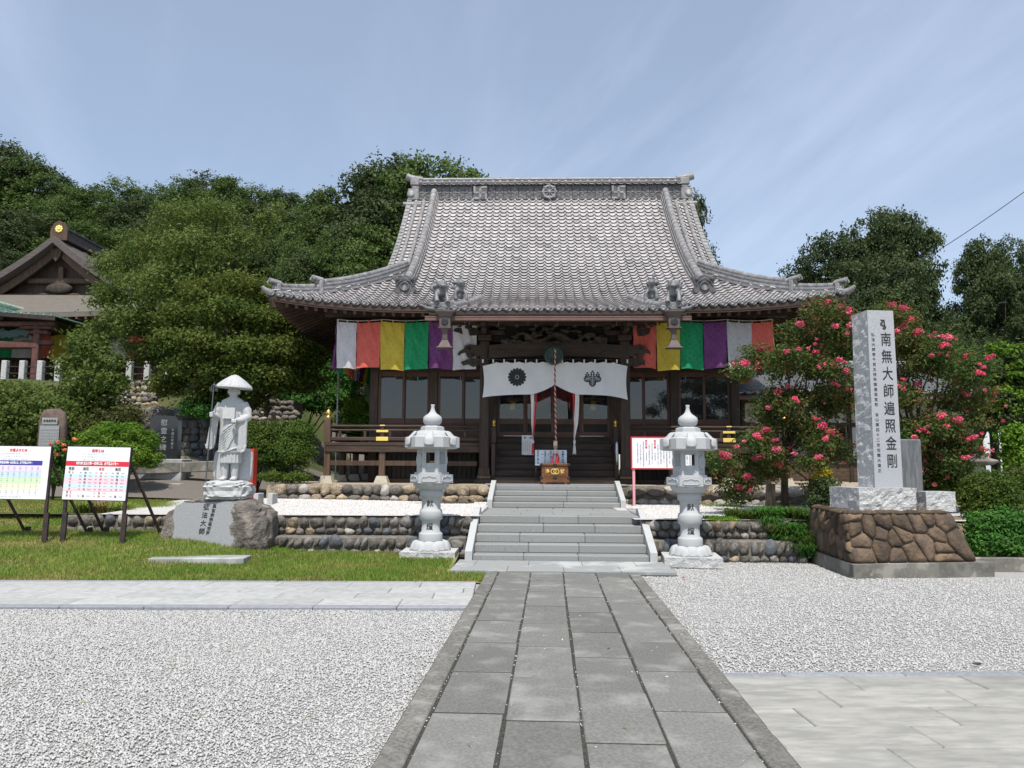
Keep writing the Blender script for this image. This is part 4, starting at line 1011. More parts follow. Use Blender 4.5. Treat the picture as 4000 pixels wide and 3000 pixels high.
def banner(name, label, group, p0, p1, colours, z1, z0, seed=0, flare=.0, ends=None):
    """curtain of sewn colour panels hung from a cord between p0 and p1 (hall frame)"""
    t = hall_frame(name, label, 'curtain', group)
    p0, p1 = Vector(p0), Vector(p1); d = (p1-p0); L = d.length; d /= L; nrm = Vector((d.y, -d.x, 0)); n = len(colours); rr = random.Random(seed)
    ws = ends or [1]*n; tot = sum(ws); acc = 0
    for k, c in enumerate(colours):
        a0, a1 = acc/tot*L, (acc+ws[k])/tot*L; acc += ws[k]
        ph = rr.uniform(0, 6); am = rr.uniform(.035, .07); dz = rr.uniform(-.03, .03); sw = rr.uniform(.0, .05)+flare
        def f(a, b):
            s = a0+(a1-a0)*a - (a-.5)*.02*b
            sag = .035*math.sin(PI*((s/L*3) % 1.0))
            y = am*math.sin(ph+a*7+b*2)*(.3+.7*b)+.012*math.sin(a*15+ph*2-b*12)+.010*math.sin(a*31-b*17+ph)*(.4+.6*(1-b))+sw*b*b
            z = z1-sag-(z1-z0+dz-.02*math.sin(PI*a))*b
            q = p0+d*s-nrm*y*-1
            return (q.x, q.y, z)
        mb = MB(); mb.grid(f, 17, 21); mb.build('cloth_panel', c, t, fix=False)
        for a in (.04, .5):
            q = f(a, 0); MB().box((q[0], q[1], q[2]+.03), (.03, .015, .07)).build('loop', c, t)
    pts = [p0+d*(L*i/24)+Vector((0,0,0)) for i in range(25)]
    pts = [Vector((q.x, q.y, z1+.055-.035*math.sin(PI*((i/24*3) % 1.0)))) for i, q in enumerate(pts)]
    MB().tube(pts, .008, 5).build('cord', 'rope_white', t); return t
YBN = -.06
banner('temple_curtain', 'five colour curtain under the front eave, left of the portico, starting in white', None, (-5.42, YBN, 0), (-1.93, YBN, 0),
       ['cloth_white','cloth_red','cloth_yellow','cloth_green','cloth_purple','cloth_white'], 5.10, 3.93, 3, -.05, [.82,1,1,1,1,1])
banner('temple_curtain', 'five colour curtain under the front eave, right of the portico, ending in red', None, (1.93, YBN, 0), (5.36, YBN, 0),
       ['cloth_red','cloth_yellow','cloth_green','cloth_purple','cloth_grey','cloth_red'], 5.10, 3.93, 8, -.02, [1,1,1,1,1.05,.92])
banner('temple_curtain', 'five colour curtain along the left side eave of the hall', None, (-5.46, 5.0, 0), (-5.46, .02, 0),
       ['cloth_purple','cloth_green','cloth_yellow','cloth_purple','cloth_white','cloth_red','cloth_yellow','cloth_green','cloth_purple'], 5.10, 3.95, 5, .06)
banner('temple_curtain', 'five colour curtain along the right side eave of the hall', None, (5.40, .02, 0), (5.40, 5.0, 0),
       ['cloth_yellow','cloth_green','cloth_purple','cloth_white','cloth_red','cloth_yellow','cloth_green','cloth_purple','cloth_white'], 5.10, 3.95, 6, .06)

# ---- white entrance curtain with two crests
nor = hall_frame('entrance_curtain', 'white entrance curtain with two black crests hung across the portico', 'curtain')
NZ1, NX = 4.10, 1.76
def cl_y(x, z): return -.26+.018*math.sin(x*3.7+1)*min(1, (NZ1-z)*1.6)+.008*math.sin(x*11+z*5)
def cl_bot(x):
    a = abs(x); return 3.27+.24*max(0, 1-a/.62)**1.6-.03*(a/NX)**2-(.05 if x < 0 else .10)*(a/NX)**6
for sx in (-1, 1):
    def f(a, b):
        x = sx*NX*a; sag = .045*abs(math.sin(PI*a*6)) if a < .83 else .05+.10*(a-.83)/.17
        z1 = NZ1-.03-sag*.7; z = z1+(cl_bot(x)-z1)*b; xx = x-(sx*.035*math.sin(PI*b)*(a**8)); return (xx, cl_y(x, z), z)
    mb = MB(); mb.grid(f, 61, 21); mb.build('cloth_panel', 'noren', nor, fix=False)
    for k in range(7):
        x = sx*(.18+k*.265) if k < 6 else sx*NX; MB().box((x, cl_y(x, NZ1), NZ1-.015), (.035, .012, .085)).build('loop', 'noren', nor)
MB().tube([(-1.8+.1*k, -.25, NZ1+.025+.012*math.sin(k*.9)) for k in range(37)], .010, 6).build('cord', 'steel_dark', nor)
def flat_on_cloth(name, polys, mt, off):
    mb = MB()
    for p in polys: mb.add([(x, cl_y(x, z)-off, z) for x, z in p], [tuple(range(len(p)))])
    return mb.build(name, mt, nor, fix=False)
cx, cz = -.92, 3.69; P = []; rad = .23
for k in range(16):
    a = PI/2+k*PI/8; pet = []
    for t, wd in ((.20,.028),(.5,.066),(.80,.100)): pet.append((t, -wd))
    arc = [(.80+.185*math.sin(q*PI/8), -.100*math.cos(q*PI/8)) for q in range(1, 8)]
    pet += arc+[(.80,.100),(.5,.066),(.20,.028)]
    P.append([(cx+rad*(r*math.cos(a)-s*1.55*math.sin(a)), cz+rad*(r*math.sin(a)+s*1.55*math.cos(a))) for r, s in pet])
P = [[(x, z) for x, z in p] for p in P]
P.append([(cx+.036*math.cos(q*PI/8), cz+.036*math.sin(q*PI/8)) for q in range(16)])
flat_on_cloth('crest', P, 'ink', .006)
cx, cz = .91, 3.66; lv, vn, fl = [], [], []
def leaf(c0, ang, L, Wd):
    out = []
    for q in range(28):
        a = 2*PI*q/28; r = 1+.05*math.cos(5*a)
        l, s = L*.5*(1-math.cos(a))*1.0, Wd*math.sin(a)*(.75+.35*math.sin(min(PI, abs(a if a < PI else 2*PI-a)))**1)*r
        out.append((c0[0]+l*math.cos(ang)-s*math.sin(ang), c0[1]+l*math.sin(ang)+s*math.cos(ang)))
    lv.append(out)
    for k in range(5):
        for sg in (-1, 1):
            l0, l1 = L*(.12+.14*k), L*(.34+.14*k); s1 = sg*Wd*(.72-.09*k)
            p, q = (l0, sg*.004), (min(l1, L*.93), s1); th_ = .004
            vn.append([(c0[0]+a*math.cos(ang)-b*math.sin(ang), c0[1]+a*math.sin(ang)+b*math.cos(ang)) for a, b in ((p[0]-th_, p[1]), (p[0]+th_, p[1]), (q[0]+th_, q[1]), (q[0]-th_, q[1]))])
    vn.append([(c0[0]+a*math.cos(ang)-b*math.sin(ang), c0[1]+a*math.sin(ang)+b*math.cos(ang)) for a, b in ((.0,-.003),(L*.95,-.002),(L*.95,.002),(0,.003))])
leaf((cx, cz+.03), -PI/2, .235, .085); leaf((cx-.035, cz+.03), PI+.42, .19, .075); leaf((cx+.035, cz+.03), -.42, .19, .075)
for dx, n_ in ((-.125, 3), (0, 4), (.125, 3)):
    for k in range(n_):
        zc = cz+.055+k*.040; w_ = .030 if k < n_-1 else .0
        for sg in ((-1, 1) if w_ else (0,)):
            r0 = .024 if w_ else .026
            fl.append([(cx+dx+sg*w_+r0*math.cos(q*PI/4)*1.0, zc+r0*.85*math.sin(q*PI/4)) for q in range(8)])
flat_on_cloth('crest', lv+fl, 'ink', .006); flat_on_cloth('crest_vein', vn, 'noren', .011)

# ---- gong and bell rope
gong = hall_frame('gong', 'round verdigris gong hung over the white entrance curtain', 'gong', None, (-.03, -.42, 4.20))
mtg = Matrix.Rotation(PI/2, 4, 'X'); gm = MB(); gm.lathe([(.0,-.08),(.20,-.08),(.225,-.05),(.235,0),(.225,.05),(.19,.075),(.185,.065),(.13,.085),(.125,.075),(.06,.09),(.0,.09)], 36, mtx=mtg); gm.build('drum', 'verdigris', gong)
for sx in (-1, 1):
    e = MB(); e.tube([(sx*(.17+.045*math.cos(a)), 0, .17+.05*math.sin(a)) for a in np.linspace(-1.2, 4.2, 12)], .014, 6); e.build('ear', 'verdigris', gong)
    MB().tube([(sx*.17, .0, .20), (sx*.17, .22, .50)], .006, 5).build('hanger', 'steel_dark', gong)
for k in range(16):
    a = k*PI/8; MB().box((.158*math.cos(a), -.082, .158*math.sin(a)), (.012,.01,.03), Matrix.Rotation(-a+PI/2, 4, 'Y')).build('relief', 'verdigris', gong)
rope = hall_frame('bell_rope', 'thick red and white twisted bell rope hanging over the offering box', 'rope', None, (0, -.55, 0))
for k, m_ in ((0,'rope_red'),(1,'rope_white'),(2,'rope_red')):
    pts = []
    for i in range(160):
        t = i/159; z = 4.34-t*2.20; a = t*2*PI*17+k*2.09; pts.append((.0+0.0115*math.cos(a)-.01*math.sin(t*5), .0115*math.sin(a), z))
    MB().tube(pts, .0115, 6).build('strand', m_, rope)
MB().box((0, 0, 2.045), (.095, .095, .20), bev=.012).build('grip', 'bark_pale', rope)
tk = MB(); tk.lathe([(.03,0),(.05,-.05),(.055,-.10),(.045,-.13)], 10, c=(0,0,1.95)); tk.build('knot', 'rope_white', rope)
for k in range(5):
    a = k*1.25; MB().tube([(.04*math.cos(a), .04*math.sin(a), 1.86), (.075*math.cos(a), .06*math.sin(a), 1.74), (.07*math.cos(a), .05*math.sin(a), 1.60-.02*k)], [.014,.018,.022], 6).build('tassel', 'ribbon_red' , rope)
for sx, ms, nm in ((-1, ('ribbon_white','ribbon_red'), 'left'), (1, ('ribbon_red','ribbon_white'), 'right')):
    rb = hall_frame('ribbon', 'white prayer ribbon with red edge %s' % ('beside the donation plaque' if sx < 0 else 'and red strip, knotted low beside the bell rope'), 'ribbon', None, (sx*.50-.03, -.22, 0))
    for q, (m_, wd, xo) in enumerate(((ms[0], .085 if sx < 0 else .045, -.025), (ms[1], .04 if sx < 0 else .10, .04))):
        def f(a, b):
            pinch = max(.25, 1-.8*max(0, 1-abs(b-.80)/.25)); x = xo*(1-max(0, b-.2)*1.1)*pinch+(a-.5)*wd*pinch+.02*math.sin(b*4+q); z = 3.45-b*1.62
            return (x+(.01 if q else 0), .02*math.sin(a*5+b*8+q*2)-.012*q, z)
        mb = MB(); mb.grid(f, 7, 30); mb.build('strip', m_, rb, fix=False)
    MB().lathe([(.012,.06),(.03,.03),(.03,-.02),(.015,-.05)], 8, c=(0,0,2.12)).build('knot', 'ribbon_white', rb)
    MB().lathe([(.016,.0),(.03,-.10),(.04,-.26)], 8, c=(0,-.01,2.09)).build('tassel', 'ribbon_red' if sx < 0 else 'ribbon_white', rb)
# ---- offering box
ob = hall_frame('offering_box', 'carved wooden offering box with gold characters and two gold rings', 'offering box', None, (-.02, -.62, TZ+.01))
MB().box((0,0,.285),(.62,.40,.29),bev=.01).build('case', 'box_wood', ob); MB().box((0,-.203,.29),(.50,.012,.20),bev=.005).build('front_panel', 'box_wood', ob)
MB().box((0,0,.455),(.68,.46,.06),bev=.01).build('rim', 'box_wood', ob)
for k in range(7): MB().box((-.24+.08*k,0,.489),(.035,.40,.02),bev=.004).build('slat', 'box_wood', ob)
ft = MB(); ft.prism([(-.33,0),(-.24,0),(-.20,.05),(-.06,.05),(0,.015),(.06,.05),(.20,.05),(.24,0),(.33,0),(.33,.14),(-.33,.14)], -.22, .22, mtx=Matrix.Rotation(PI/2,4,'X')); ft.build('plinth', 'box_wood', ob)
for sx in (-1, 1):
    for z in (.455, .15, .03):
        MB().box((sx*.315,-.222,z),(.07,.02,.06),bev=.008).build('corner_iron', 'box_iron', ob)
for x, z in ((0,.455),(0,.15),(0,.04)): MB().box((x,-.228,z),(.10,.014,.05),bev=.008).build('corner_iron', 'box_iron', ob)
for sx in (-1, 1):
    rg_ = MB(); rg_.tube([(sx*.032+.058*math.cos(a), -.214, .295+.058*math.sin(a)) for a in np.linspace(0, 2*PI, 25)], .009, 6); rg_.build('ring', 'gold_paint', ob)
    lettering(ob, '浄' if sx < 0 else '財', (sx*.175, -.211, .295), .10, 'gold_paint', bold=.002)
sg = hall_frame('instruction_sign', 'pale blue sign of worship steps standing behind the offering box', 'sign', None, (-.10, -.30, TZ+.01))
MB().box((0,0,.62),(.76,.015,.37),bev=.003).build('board', 'board_blue', sg)
for sx in (-1,1): MB().box((sx*.36,.03,.34),(.02,.02,.68)).build('leg', 'steel_dark', sg)
lettering(sg, 'お参りの作', (.29,-.009,.63), .062, 'ink', vertical=True, bold=.001)
for x, s_ in ((.13,'礼二拝二拍手'),(.0,'礼拝一鞠をして'),(-.14,'お辞儀をします'),(-.31,'合掌礼拝し願い事')): lettering(sg, s_, (x,-.009,.64), .042, 'ink', vertical=True)
for x in (.07,-.07,-.22):
    ar = MB(); ar.box((x+.02,-.010,.70),(.045,.004,.010)); ar.prism([(x-.012,.70),(x+.004,.714),(x+.004,.686)],-.001,.003,mtx=Matrix.Translation((0,-.010,0)) @ Matrix.Rotation(PI/2,4,'X')); ar.build('arrow','print_red',sg)
pl = hall_frame('donation_plaque', 'grey donation plaque with black writing on the timber steps', 'plaque', None, (-.66, .52, TZ+.66))
MB().box((0,0,.29),(.30,.02,.50),bev=.004).build('board', 'plastic_white', pl)
for sx in (-1,1): MB().box((sx*.12,.0,.02),(.02,.03,.08)).build('leg', 'steel_dark', pl)
lettering(pl, '奉', (-.07,-.011,.47), .07, 'ink'); lettering(pl, '納', (.07,-.011,.47), .07, 'ink')
for k in range(5): lettering(pl, '金壱封寄進者名', (-.115+.055*k,-.011,.26), .030, 'print_grey', vertical=True, spacing=1.3)
# interior hanging lanterns of gilt metal
for sx in (-1, 1):
    hl = hall_frame('hanging_lantern', 'gilt hanging lantern behind the glass doors, %s' % ('beside the no photography sticker' if sx < 0 else 'nearer the gilt newel cap'), 'lantern', None, (sx*1.08, 1.75, 3.05))
    mb = MB(); mb.lathe([(.0,.36),(.06,.34),(.09,.30),(.30,.26),(.32,.29),(.33,.27),(.28,.22),(.12,.20)], 6, smooth=False); mb.build('roof', 'gold', hl)
    MB().lathe([(.11,.20),(.13,.10),(.13,.0),(.11,-.02)], 6, smooth=False).build('cage', 'gold', hl); MB().lathe([(.12,-.02),(.17,-.04),(.15,-.08),(.03,-.20),(.0,-.22)], 6, smooth=False).build('base', 'gold', hl)
    MB().tube([(0,0,.35),(0,0,1.5)], .008, 5).build('chain', 'gold', hl)
st_ = MB().box((-.52, WY-.075, 3.14), (.10, .004, .11)).build('sticker', 'board_white', hall)
sr = MB(); sr.tube([(-.52+.032*math.cos(a), WY-.079, 3.14+.032*math.sin(a)) for a in np.linspace(0,2*PI,17)], .006, 5); sr.tube([(-.543,WY-.079,3.163),(-.497,WY-.079,3.117)],.006,5); sr.box((-.52,WY-.078,3.14),(.03,.003,.022)); sr.build('sticker_print', 'print_red', st_)
fc = hall_frame('floodlight', 'small black and white floodlight on the right portico column', 'lamp', None, (1.66, -.16, 3.52))
MB().box((0,0,0),(.15,.05,.11),bev=.012).build('housing', 'plastic_white', fc); MB().box((0,-.024,0),(.11,.012,.075),bev=.004).build('face', 'plastic_black', fc); MB().box((.03,.05,0),(.03,.10,.03)).build('arm', 'plastic_black', fc)
ub = hall_frame('umbrella', 'folded grey umbrella leaning by the right stair newel', 'umbrella', None, (1.50, -.10, TZ+.52))
MB().lathe([(.006,.0),(.02,.05),(.035,.25),(.03,.45),(.012,.50)], 10).build('canopy', 'pole', ub); MB().tube([(0,0,-.05),(0,0,.02)], .008, 6).build('ferrule', 'gold', ub); MB().tube([(0,0,.48),(0,0,.58),(.03,0,.61),(.05,0,.58)], .010, 6).build('handle', 'steel_dark', ub)
# ---- red framed notice board beside the steps
nb_ = thing('notice_board', 'white notice board with red frame on pink posts beside the right lantern', 'notice board', (2.63, 16.35, .70), R(-2))
MB().box((.62,0,1.13),(1.36,.03,.70),bev=.004).build('frame', 'red_paint', nb_); MB().box((.62,-.017,1.13),(1.30,.006,.64)).build('sheet', 'board_white', nb_)
for x in (.0, 1.22): MB().box((x,.03,.60),(.055,.045,1.24),bev=.005).build('post', 'pink_paint', nb_)
for k in range(19):
    x = 1.20-.062*k
    if k in (5, 12, 15): MB().box((x,-.022,1.32),(.040,.004,.18),bev=.001).build('red_label', 'print_red', nb_); lettering(nb_, '御祈願', (x,-.026,1.32), .038, 'board_white', vertical=True, depth=.001); lettering(nb_, '受付時間御案内', (x,-.021,1.05), .026, 'print_grey', vertical=True, depth=.001)
    else: lettering(nb_, ('交通安全家内安全商売繁盛身体健全','当山は弘法大師の霊場として','厄除方位除学業成就心願成就','年中無休で毎日お受けします')[k % 4], (x,-.021,1.13-.02*(k%3)), .034, 'print_grey', vertical=True, depth=.001)
# ============================================================ stone staircase
SY = R(-2.3)
stair = thing('stone_staircase', 'pale granite staircase in two flights leading up to the hall', 'staircase', (.785, 12.2, 0), SY)
def sb(name, c, d, mt='granite_step', bev=.012): return MB().box(c, d, bev=bev).build(name, mt, stair)
rs = random.Random(4)
def blocks(x0, x1, y0, y1, z0, z1, name='step', n=3):
    cuts = sorted([x0+(x1-x0)*(k+rs.uniform(-.25,.25))/n for k in range(1, n)]); xs = [x0]+cuts+[x1]
    for a, b in zip(xs[:-1], xs[1:]): sb(name, ((a+b)/2, (y0+y1)/2, (z0+z1)/2), (b-a-.003, y1-y0, z1-z0))
HW1, HW2 = 1.40, 1.325
for k in range(5):
    y0 = .30*k; blocks(-HW1, HW1, y0, y0+.42 if k < 4 else y0+.42, .135*k-.03 if k == 0 else .135*k+.0, .135*(k+1)-.0015, 'step', 3)
yy = 1.62
for r_ in range(4):
    blocks(-HW1, HW1, yy, yy+.515, .55, .674, 'landing_slab', 4); yy += .52
for k in range(4):
    y0 = 3.68+.37*k; blocks(-HW2, HW2, y0, y0+.5, .675+.108*k, .675+.108*(k+1)-.0015, 'step', 2)
sb('core', (0, 2.75, .30), (2.7, 2.2, .46), 'concrete', 0)
for sx in (-1, 1):
    for hw, wd, pr in ((HW1, .115, [(-.06,-.05),(-.06,.19),(1.45,.79),(1.72,.79),(1.72,-.05)]), (HW2, .105, [(3.60,.55),(3.60,.84),(4.86,1.215),(5.05,1.215),(5.05,.55)])):
        x = sx*(hw+wd/2+.004)
        MB().prism(pr, -wd/2, wd/2, mtx=Matrix.Translation((x, 0, 0)) @ Matrix.Rotation(PI/2, 4, 'Z') @ Matrix.Rotation(PI/2, 4, 'X')).build('stringer', 'granite_white', stair)
    sb('landing_edge', (sx*(HW1+.10), 2.65, .655), (.19, 1.9, .07), 'granite')
ap = MB().box((0, -.60, -.015), (3.26, 1.18, .03)).build('apron', 'joint', stair)
for r_, (y0, y1) in enumerate(((-1.17,-.60),(-.595,-.005))):
    xs = [-1.62+.82*k+(.3 if r_ else 0) for k in range(-1, 6)]
    for a, b in zip(xs[:-1], xs[1:]):
        a, b = max(a, -1.62), min(b, 1.62)
        if b-a > .05: MB().box(((a+b)/2,(y0+y1)/2,.022),(b-a-.004,y1-y0-.004,.05),bev=.005).build('slab', 'granite', ap)

# ============================================================ stone lanterns
def make_lantern(loc, rz, label, flip=1):
    t = thing('stone_lantern', label, 'stone lantern', loc, rz, None)
    MB_ = lambda: MB()
    # rough base block
    vs = MB(); n = 10
    for nm, (p0, ux, uz, nn) in {'f': ((-.44,-.44,0),(.88,0,0),(0,0,.15),(0,-1,0)), 'b': ((.44,.44,0),(-.88,0,0),(0,0,.15),(0,1,0)), 'l': ((-.44,.44,0),(0,-.88,0),(0,0,.15),(-1,0,0)), 'r': ((.44,-.44,0),(0,.88,0),(0,0,.15),(1,0,0))}.items():
        p0, ux, uz, nn = map(Vector, (p0, ux, uz, nn))
        def f(a, b):
            q = p0+ux*a+uz*b; e = min(a, 1-a, 1)*8; return q+nn*(.022*mnoise.noise(q*13)-.004)*min(1, e)*min(1, (1-b)*5)
        vs.grid(f, 24, 6)
    vs.add([(-.44,-.44,.15),(.44,-.44,.15),(.44,.44,.15),(-.44,.44,.15)], [(0,1,2,3)]); vs.build('base_block', 'granite_rough', t, fix=False)
    # lotus foot: petals round a dome
    lo = MB(); lo.lathe([(.33,.15),(.33,.165),(.25,.225),(.19,.29)], 32)
    for ring, (npet, r0, r1, zz0, zz1, wd) in enumerate(((8,.19,.335,.285,.165,.135),(8,.21,.35,.255,.155,.10))):
        for k in range(npet):
            a = 2*PI*(k+.5*ring)/npet
            def f(u_, v_):
                s = (u_-.5)*2; r = r0+(r1-r0)*v_; ww = wd*math.sin(PI*min(1, .25+.62*v_))*(1-max(0, v_-.8)*2.2); bul = .045*(1-s*s)*math.sin(PI*min(1, v_*.9+.1))
                x, y = r+bul*.7, s*ww; z = zz0+(zz1-zz0)*v_**1.3+bul; return (x*math.cos(a)-y*math.sin(a), x*math.sin(a)+y*math.cos(a), z)
            lo.grid(f, 7, 7)
    lo.build('lotus_foot', 'granite_white', t, fix=False)
    sh = MB(); sh.lathe([(.19,.28),(.194,.30),(.194,.40),(.188,.42),(.165,.425),(.165,.44),(.152,.45),(.150,.60),(.158,.625),(.17,.63),(.189,.65),(.189,.76),(.175,.80),(.157,.81),(.155,.985),(.168,1.0),(.188,1.01),(.19,1.12),(.17,1.13)], 36)
    s_ = sh.build('shaft', 'granite_white', t)
    for c_, z_ in (('献', .895), ('燈', .525)):
        me = text_mesh('lettering', c_, .115, 'ink', 0.0, bold=.0015)
        for v in me.vertices:
            x, z = v.co.x, v.co.z; v.co = Vector((x, -math.sqrt(max(.001, .1585**2-x*x))+.0, z+z_))
        link('lettering', me, s_)
    cup = MB(); cup.lathe([(.17,1.12),(.20,1.125),(.255,1.16),(.29,1.215),(.30,1.235),(.0,1.235)], 32)
    for k in range(12):
        a = 2*PI*k/12
        def f(u_, v_):
            s = (u_-.5)*2; r = .20+.10*v_**.7; ww = .075*math.sin(PI*(.22+.5*v_)); bul = .020*(1-s*s)*math.sin(PI*min(1, v_+.05)); x, y = r+bul, s*ww; return (x*math.cos(a)-y*math.sin(a), x*math.sin(a)+y*math.cos(a), 1.125+.11*v_)
        cup.grid(f, 6, 5)
    cup.build('lotus_cup', 'granite_white', t, fix=False)
    md = MB(); md.prism(hex_poly(.355), 1.235, 1.375); md.prism(hex_poly(.285), 1.375, 1.41)
    m_ = md.build('platform', 'granite_white', t)
    for k in range(6):       # scalloped sunk panels on each side
        a = -PI/2+k*PI/3; ap_ = .355*math.cos(PI/6); mt = Matrix.Rotation(a+PI/2, 4, 'Z') @ Matrix.Translation((0, -ap_-.0, 1.305)) @ Matrix.Rotation(PI/2, 4, 'X')
        pts = [(-.13,-.035),(-.12,.015),(-.09,.035),(-.06,.022),(-.03,.038),(0,.046),(.03,.038),(.06,.022),(.09,.035),(.12,.015),(.13,-.035),(.09,-.045),(-.09,-.045)]
        fr = MB(); fr.tube([mt @ Vector((x, y, .003)) for x, y in pts+pts[:1]], .0075, 5, cap=False); fr.build('panel_moulding', 'granite_white', m_)
    # fire box: six walls, openings front and back
    fb = MB(); Rr, z0, z1 = .25, 1.41, 1.80; side = Rr; ap_ = Rr*math.cos(PI/6)
    boxo = None
    for k in range(6):
        a = -PI/2+k*PI/3; mt = Matrix.Rotation(a+PI/2, 4, 'Z') @ Matrix.Translation((0, -ap_, 0))
        w_ = MB(); h2 = side/2
        if k in (0, 3):
            for x0, x1, za, zb in ((-h2,-.07,z0,z1),(.07,h2,z0,z1),(-.07,.07,z0,z0+.15),(-.07,.07,z0+.325,z1)): w_.add([(x0,0,za),(x1,0,za),(x1,0,zb),(x0,0,zb),(x0,.045,za),(x1,.045,za),(x1,.045,zb),(x0,.045,zb)], [(0,1,2,3),(7,6,5,4),(0,4,5,1),(3,2,6,7),(0,3,7,4),(1,5,6,2)], False, None, mt)
            for x0, x1, za, zb in ((-.085,-.072,z0+.06,z0+.34),(.072,.085,z0+.06,z0+.34),(-.085,.085,z0+.325,z0+.338),(-.085,.085,z0+.055,z0+.068)): w_.box(mt @ Vector(((x0+x1)/2,-.004,(za+zb)/2)), (x1-x0,.012,zb-za), Matrix.Rotation(a+PI/2,4,'Z'))
        else:
            w_.add([(-h2,0,z0),(h2,0,z0),(h2,0,z1),(-h2,0,z1),(-h2,.045,z0),(h2,.045,z0),(h2,.045,z1),(-h2,.045,z1)], [(0,1,2,3),(7,6,5,4),(0,4,5,1),(3,2,6,7)], False, None, mt)
        o = w_.build('fire_box_wall', 'granite_white', t)
        lat = (k in (1, 4)) if flip > 0 else (k in (5, 2))
        if k in (0, 3): continue
        if lat:
            g = MB()
            g.box(mt @ Vector((0, -.001, z0+.235)), (.145,.004,.20), Matrix.Rotation(a+PI/2,4,'Z')); g.build('lattice_ground', 'plastic_black', o)
            g = MB()
            for q in range(-4, 5):
                for sg_ in (-1, 1):
                    x0 = q*.036; pa, pb = (x0-.1, z0+.135), (x0+.1, z0+.335)
                    if sg_ < 0: pa, pb = (x0+.1, pa[1]), (x0-.1, pb[1])
                    # clip to the opening
                    def cl(p, q_):
                        (xa, za), (xb, zb) = p, q_; t0, t1 = 0., 1.; dx = xb-xa
                        for lim, s_ in ((-.07, 1), (.07, -1)):
                            fa, fbb = s_*(xa-lim), s_*(xb-lim)
                            if fa < 0 and fbb < 0: return None
                            if fa < 0: t0 = max(t0, fa/(fa-fbb))
                            elif fbb < 0: t1 = min(t1, fa/(fa-fbb))
                        return None if t0 >= t1 else ((xa+dx*t0, za+(zb-za)*t0), (xa+dx*t1, za+(zb-za)*t1))
                    c_ = cl(pa, pb)
                    if c_: g.tube([mt @ Vector((c_[0][0],-.006,c_[0][1])), mt @ Vector((c_[1][0],-.006,c_[1][1]))], .0065, 4)
            g.box(mt @ Vector((0,-.004,z0+.345)),(.16,.012,.014),Matrix.Rotation(a+PI/2,4,'Z')); g.box(mt @ Vector((0,-.004,z0+.125)),(.16,.012,.014),Matrix.Rotation(a+PI/2,4,'Z'))
            vs_, fs_ = lump(k, 1, .25, 1.7); g.add([mt @ Vector((x*.055,-.006+y*.015,z0+.07+z*.028)) for x, y, z in vs_], fs_, True)
            g.build('lattice', 'granite_white', o)
        else:
            g = MB(); g.lathe([(.10,.0),(.115,.0),(.115,.018),(.10,.018)], 28, mtx=mt @ Matrix.Translation((0,0,z0+.20)) @ Matrix.Rotation(PI/2,4,'X')); g.lathe([(.0,.0),(.10,.0),(.10,.008),(.0,.012)], 20, mtx=mt @ Matrix.Translation((0,0,z0+.20)) @ Matrix.Rotation(PI/2,4,'X')); g.box(mt @ Vector((0,-.012,z0+.20)),(.16,.016,.04),Matrix.Rotation(a+PI/2,4,'Z')); g.build('moon_disc', 'granite_white', o)
    # roof: hexagonal cap with curled petals, dome, finial
    kp = MB(); kp.prism(hex_poly(.40), 1.795, 1.82, top=hex_poly(.455)); kp.prism(hex_poly(.455), 1.82, 1.985); kp.prism(hex_poly(.455), 1.985, 2.02, top=hex_poly(.33))
    kp.lathe([(.33,2.0),(.305,2.035),(.27,2.075),(.235,2.095),(.0,2.10)], 36)
    cap = kp.build('cap', 'granite_white', t)
    for k in range(6):
        a = k*PI/3+PI/6 if True else 0
        a = -PI/2+k*PI/3; apc = .455*math.cos(PI/6)
        def f(u_, v_):
            s = (u_-.5)*2; hgt = 2.065-.225*v_; ww = .045+.040*v_**1.5-.05*max(0, v_-.86)*4*abs(s); out = apc-.12+.125*min(1, v_*1.8)+.012; x, y = out+.022*(1-s*s)*v_**2, s*ww
            return (x*math.cos(a)-y*math.sin(a), x*math.sin(a)+y*math.cos(a), hgt+.02*s*s*(1 if v_ > .5 else 0))
        pm = MB(); pm.grid(f, 9, 10); o = pm.build('cap_petal', 'granite_white', cap, fix=False); sdm = o.modifiers.new('s', 'SOLIDIFY'); sdm.thickness = .03; sdm.offset = -1
    fn = MB(); fn.prism(hex_poly(.20), 2.09, 2.155, top=hex_poly(.195)); fn.prism(hex_poly(.195), 2.155, 2.185, top=hex_poly(.12))
    fn.lathe([(.09,2.17),(.125,2.20),(.152,2.235),(.158,2.285),(.148,2.325),(.115,2.355),(.07,2.385),(.045,2.42),(.032,2.46),(.027,2.50),(.034,2.53),(.030,2.535),(.0,2.535)], 32); fn.build('finial', 'granite_white', t)
    return t
lan1 = make_lantern((-1.325, 12.62, .02), R(-1), 'carved white granite lantern on the lawn side of the staircase', 1)
lan2 = make_lantern((2.85, 12.22, .0), R(-7), 'carved white granite lantern on the gravel side of the staircase', -1)

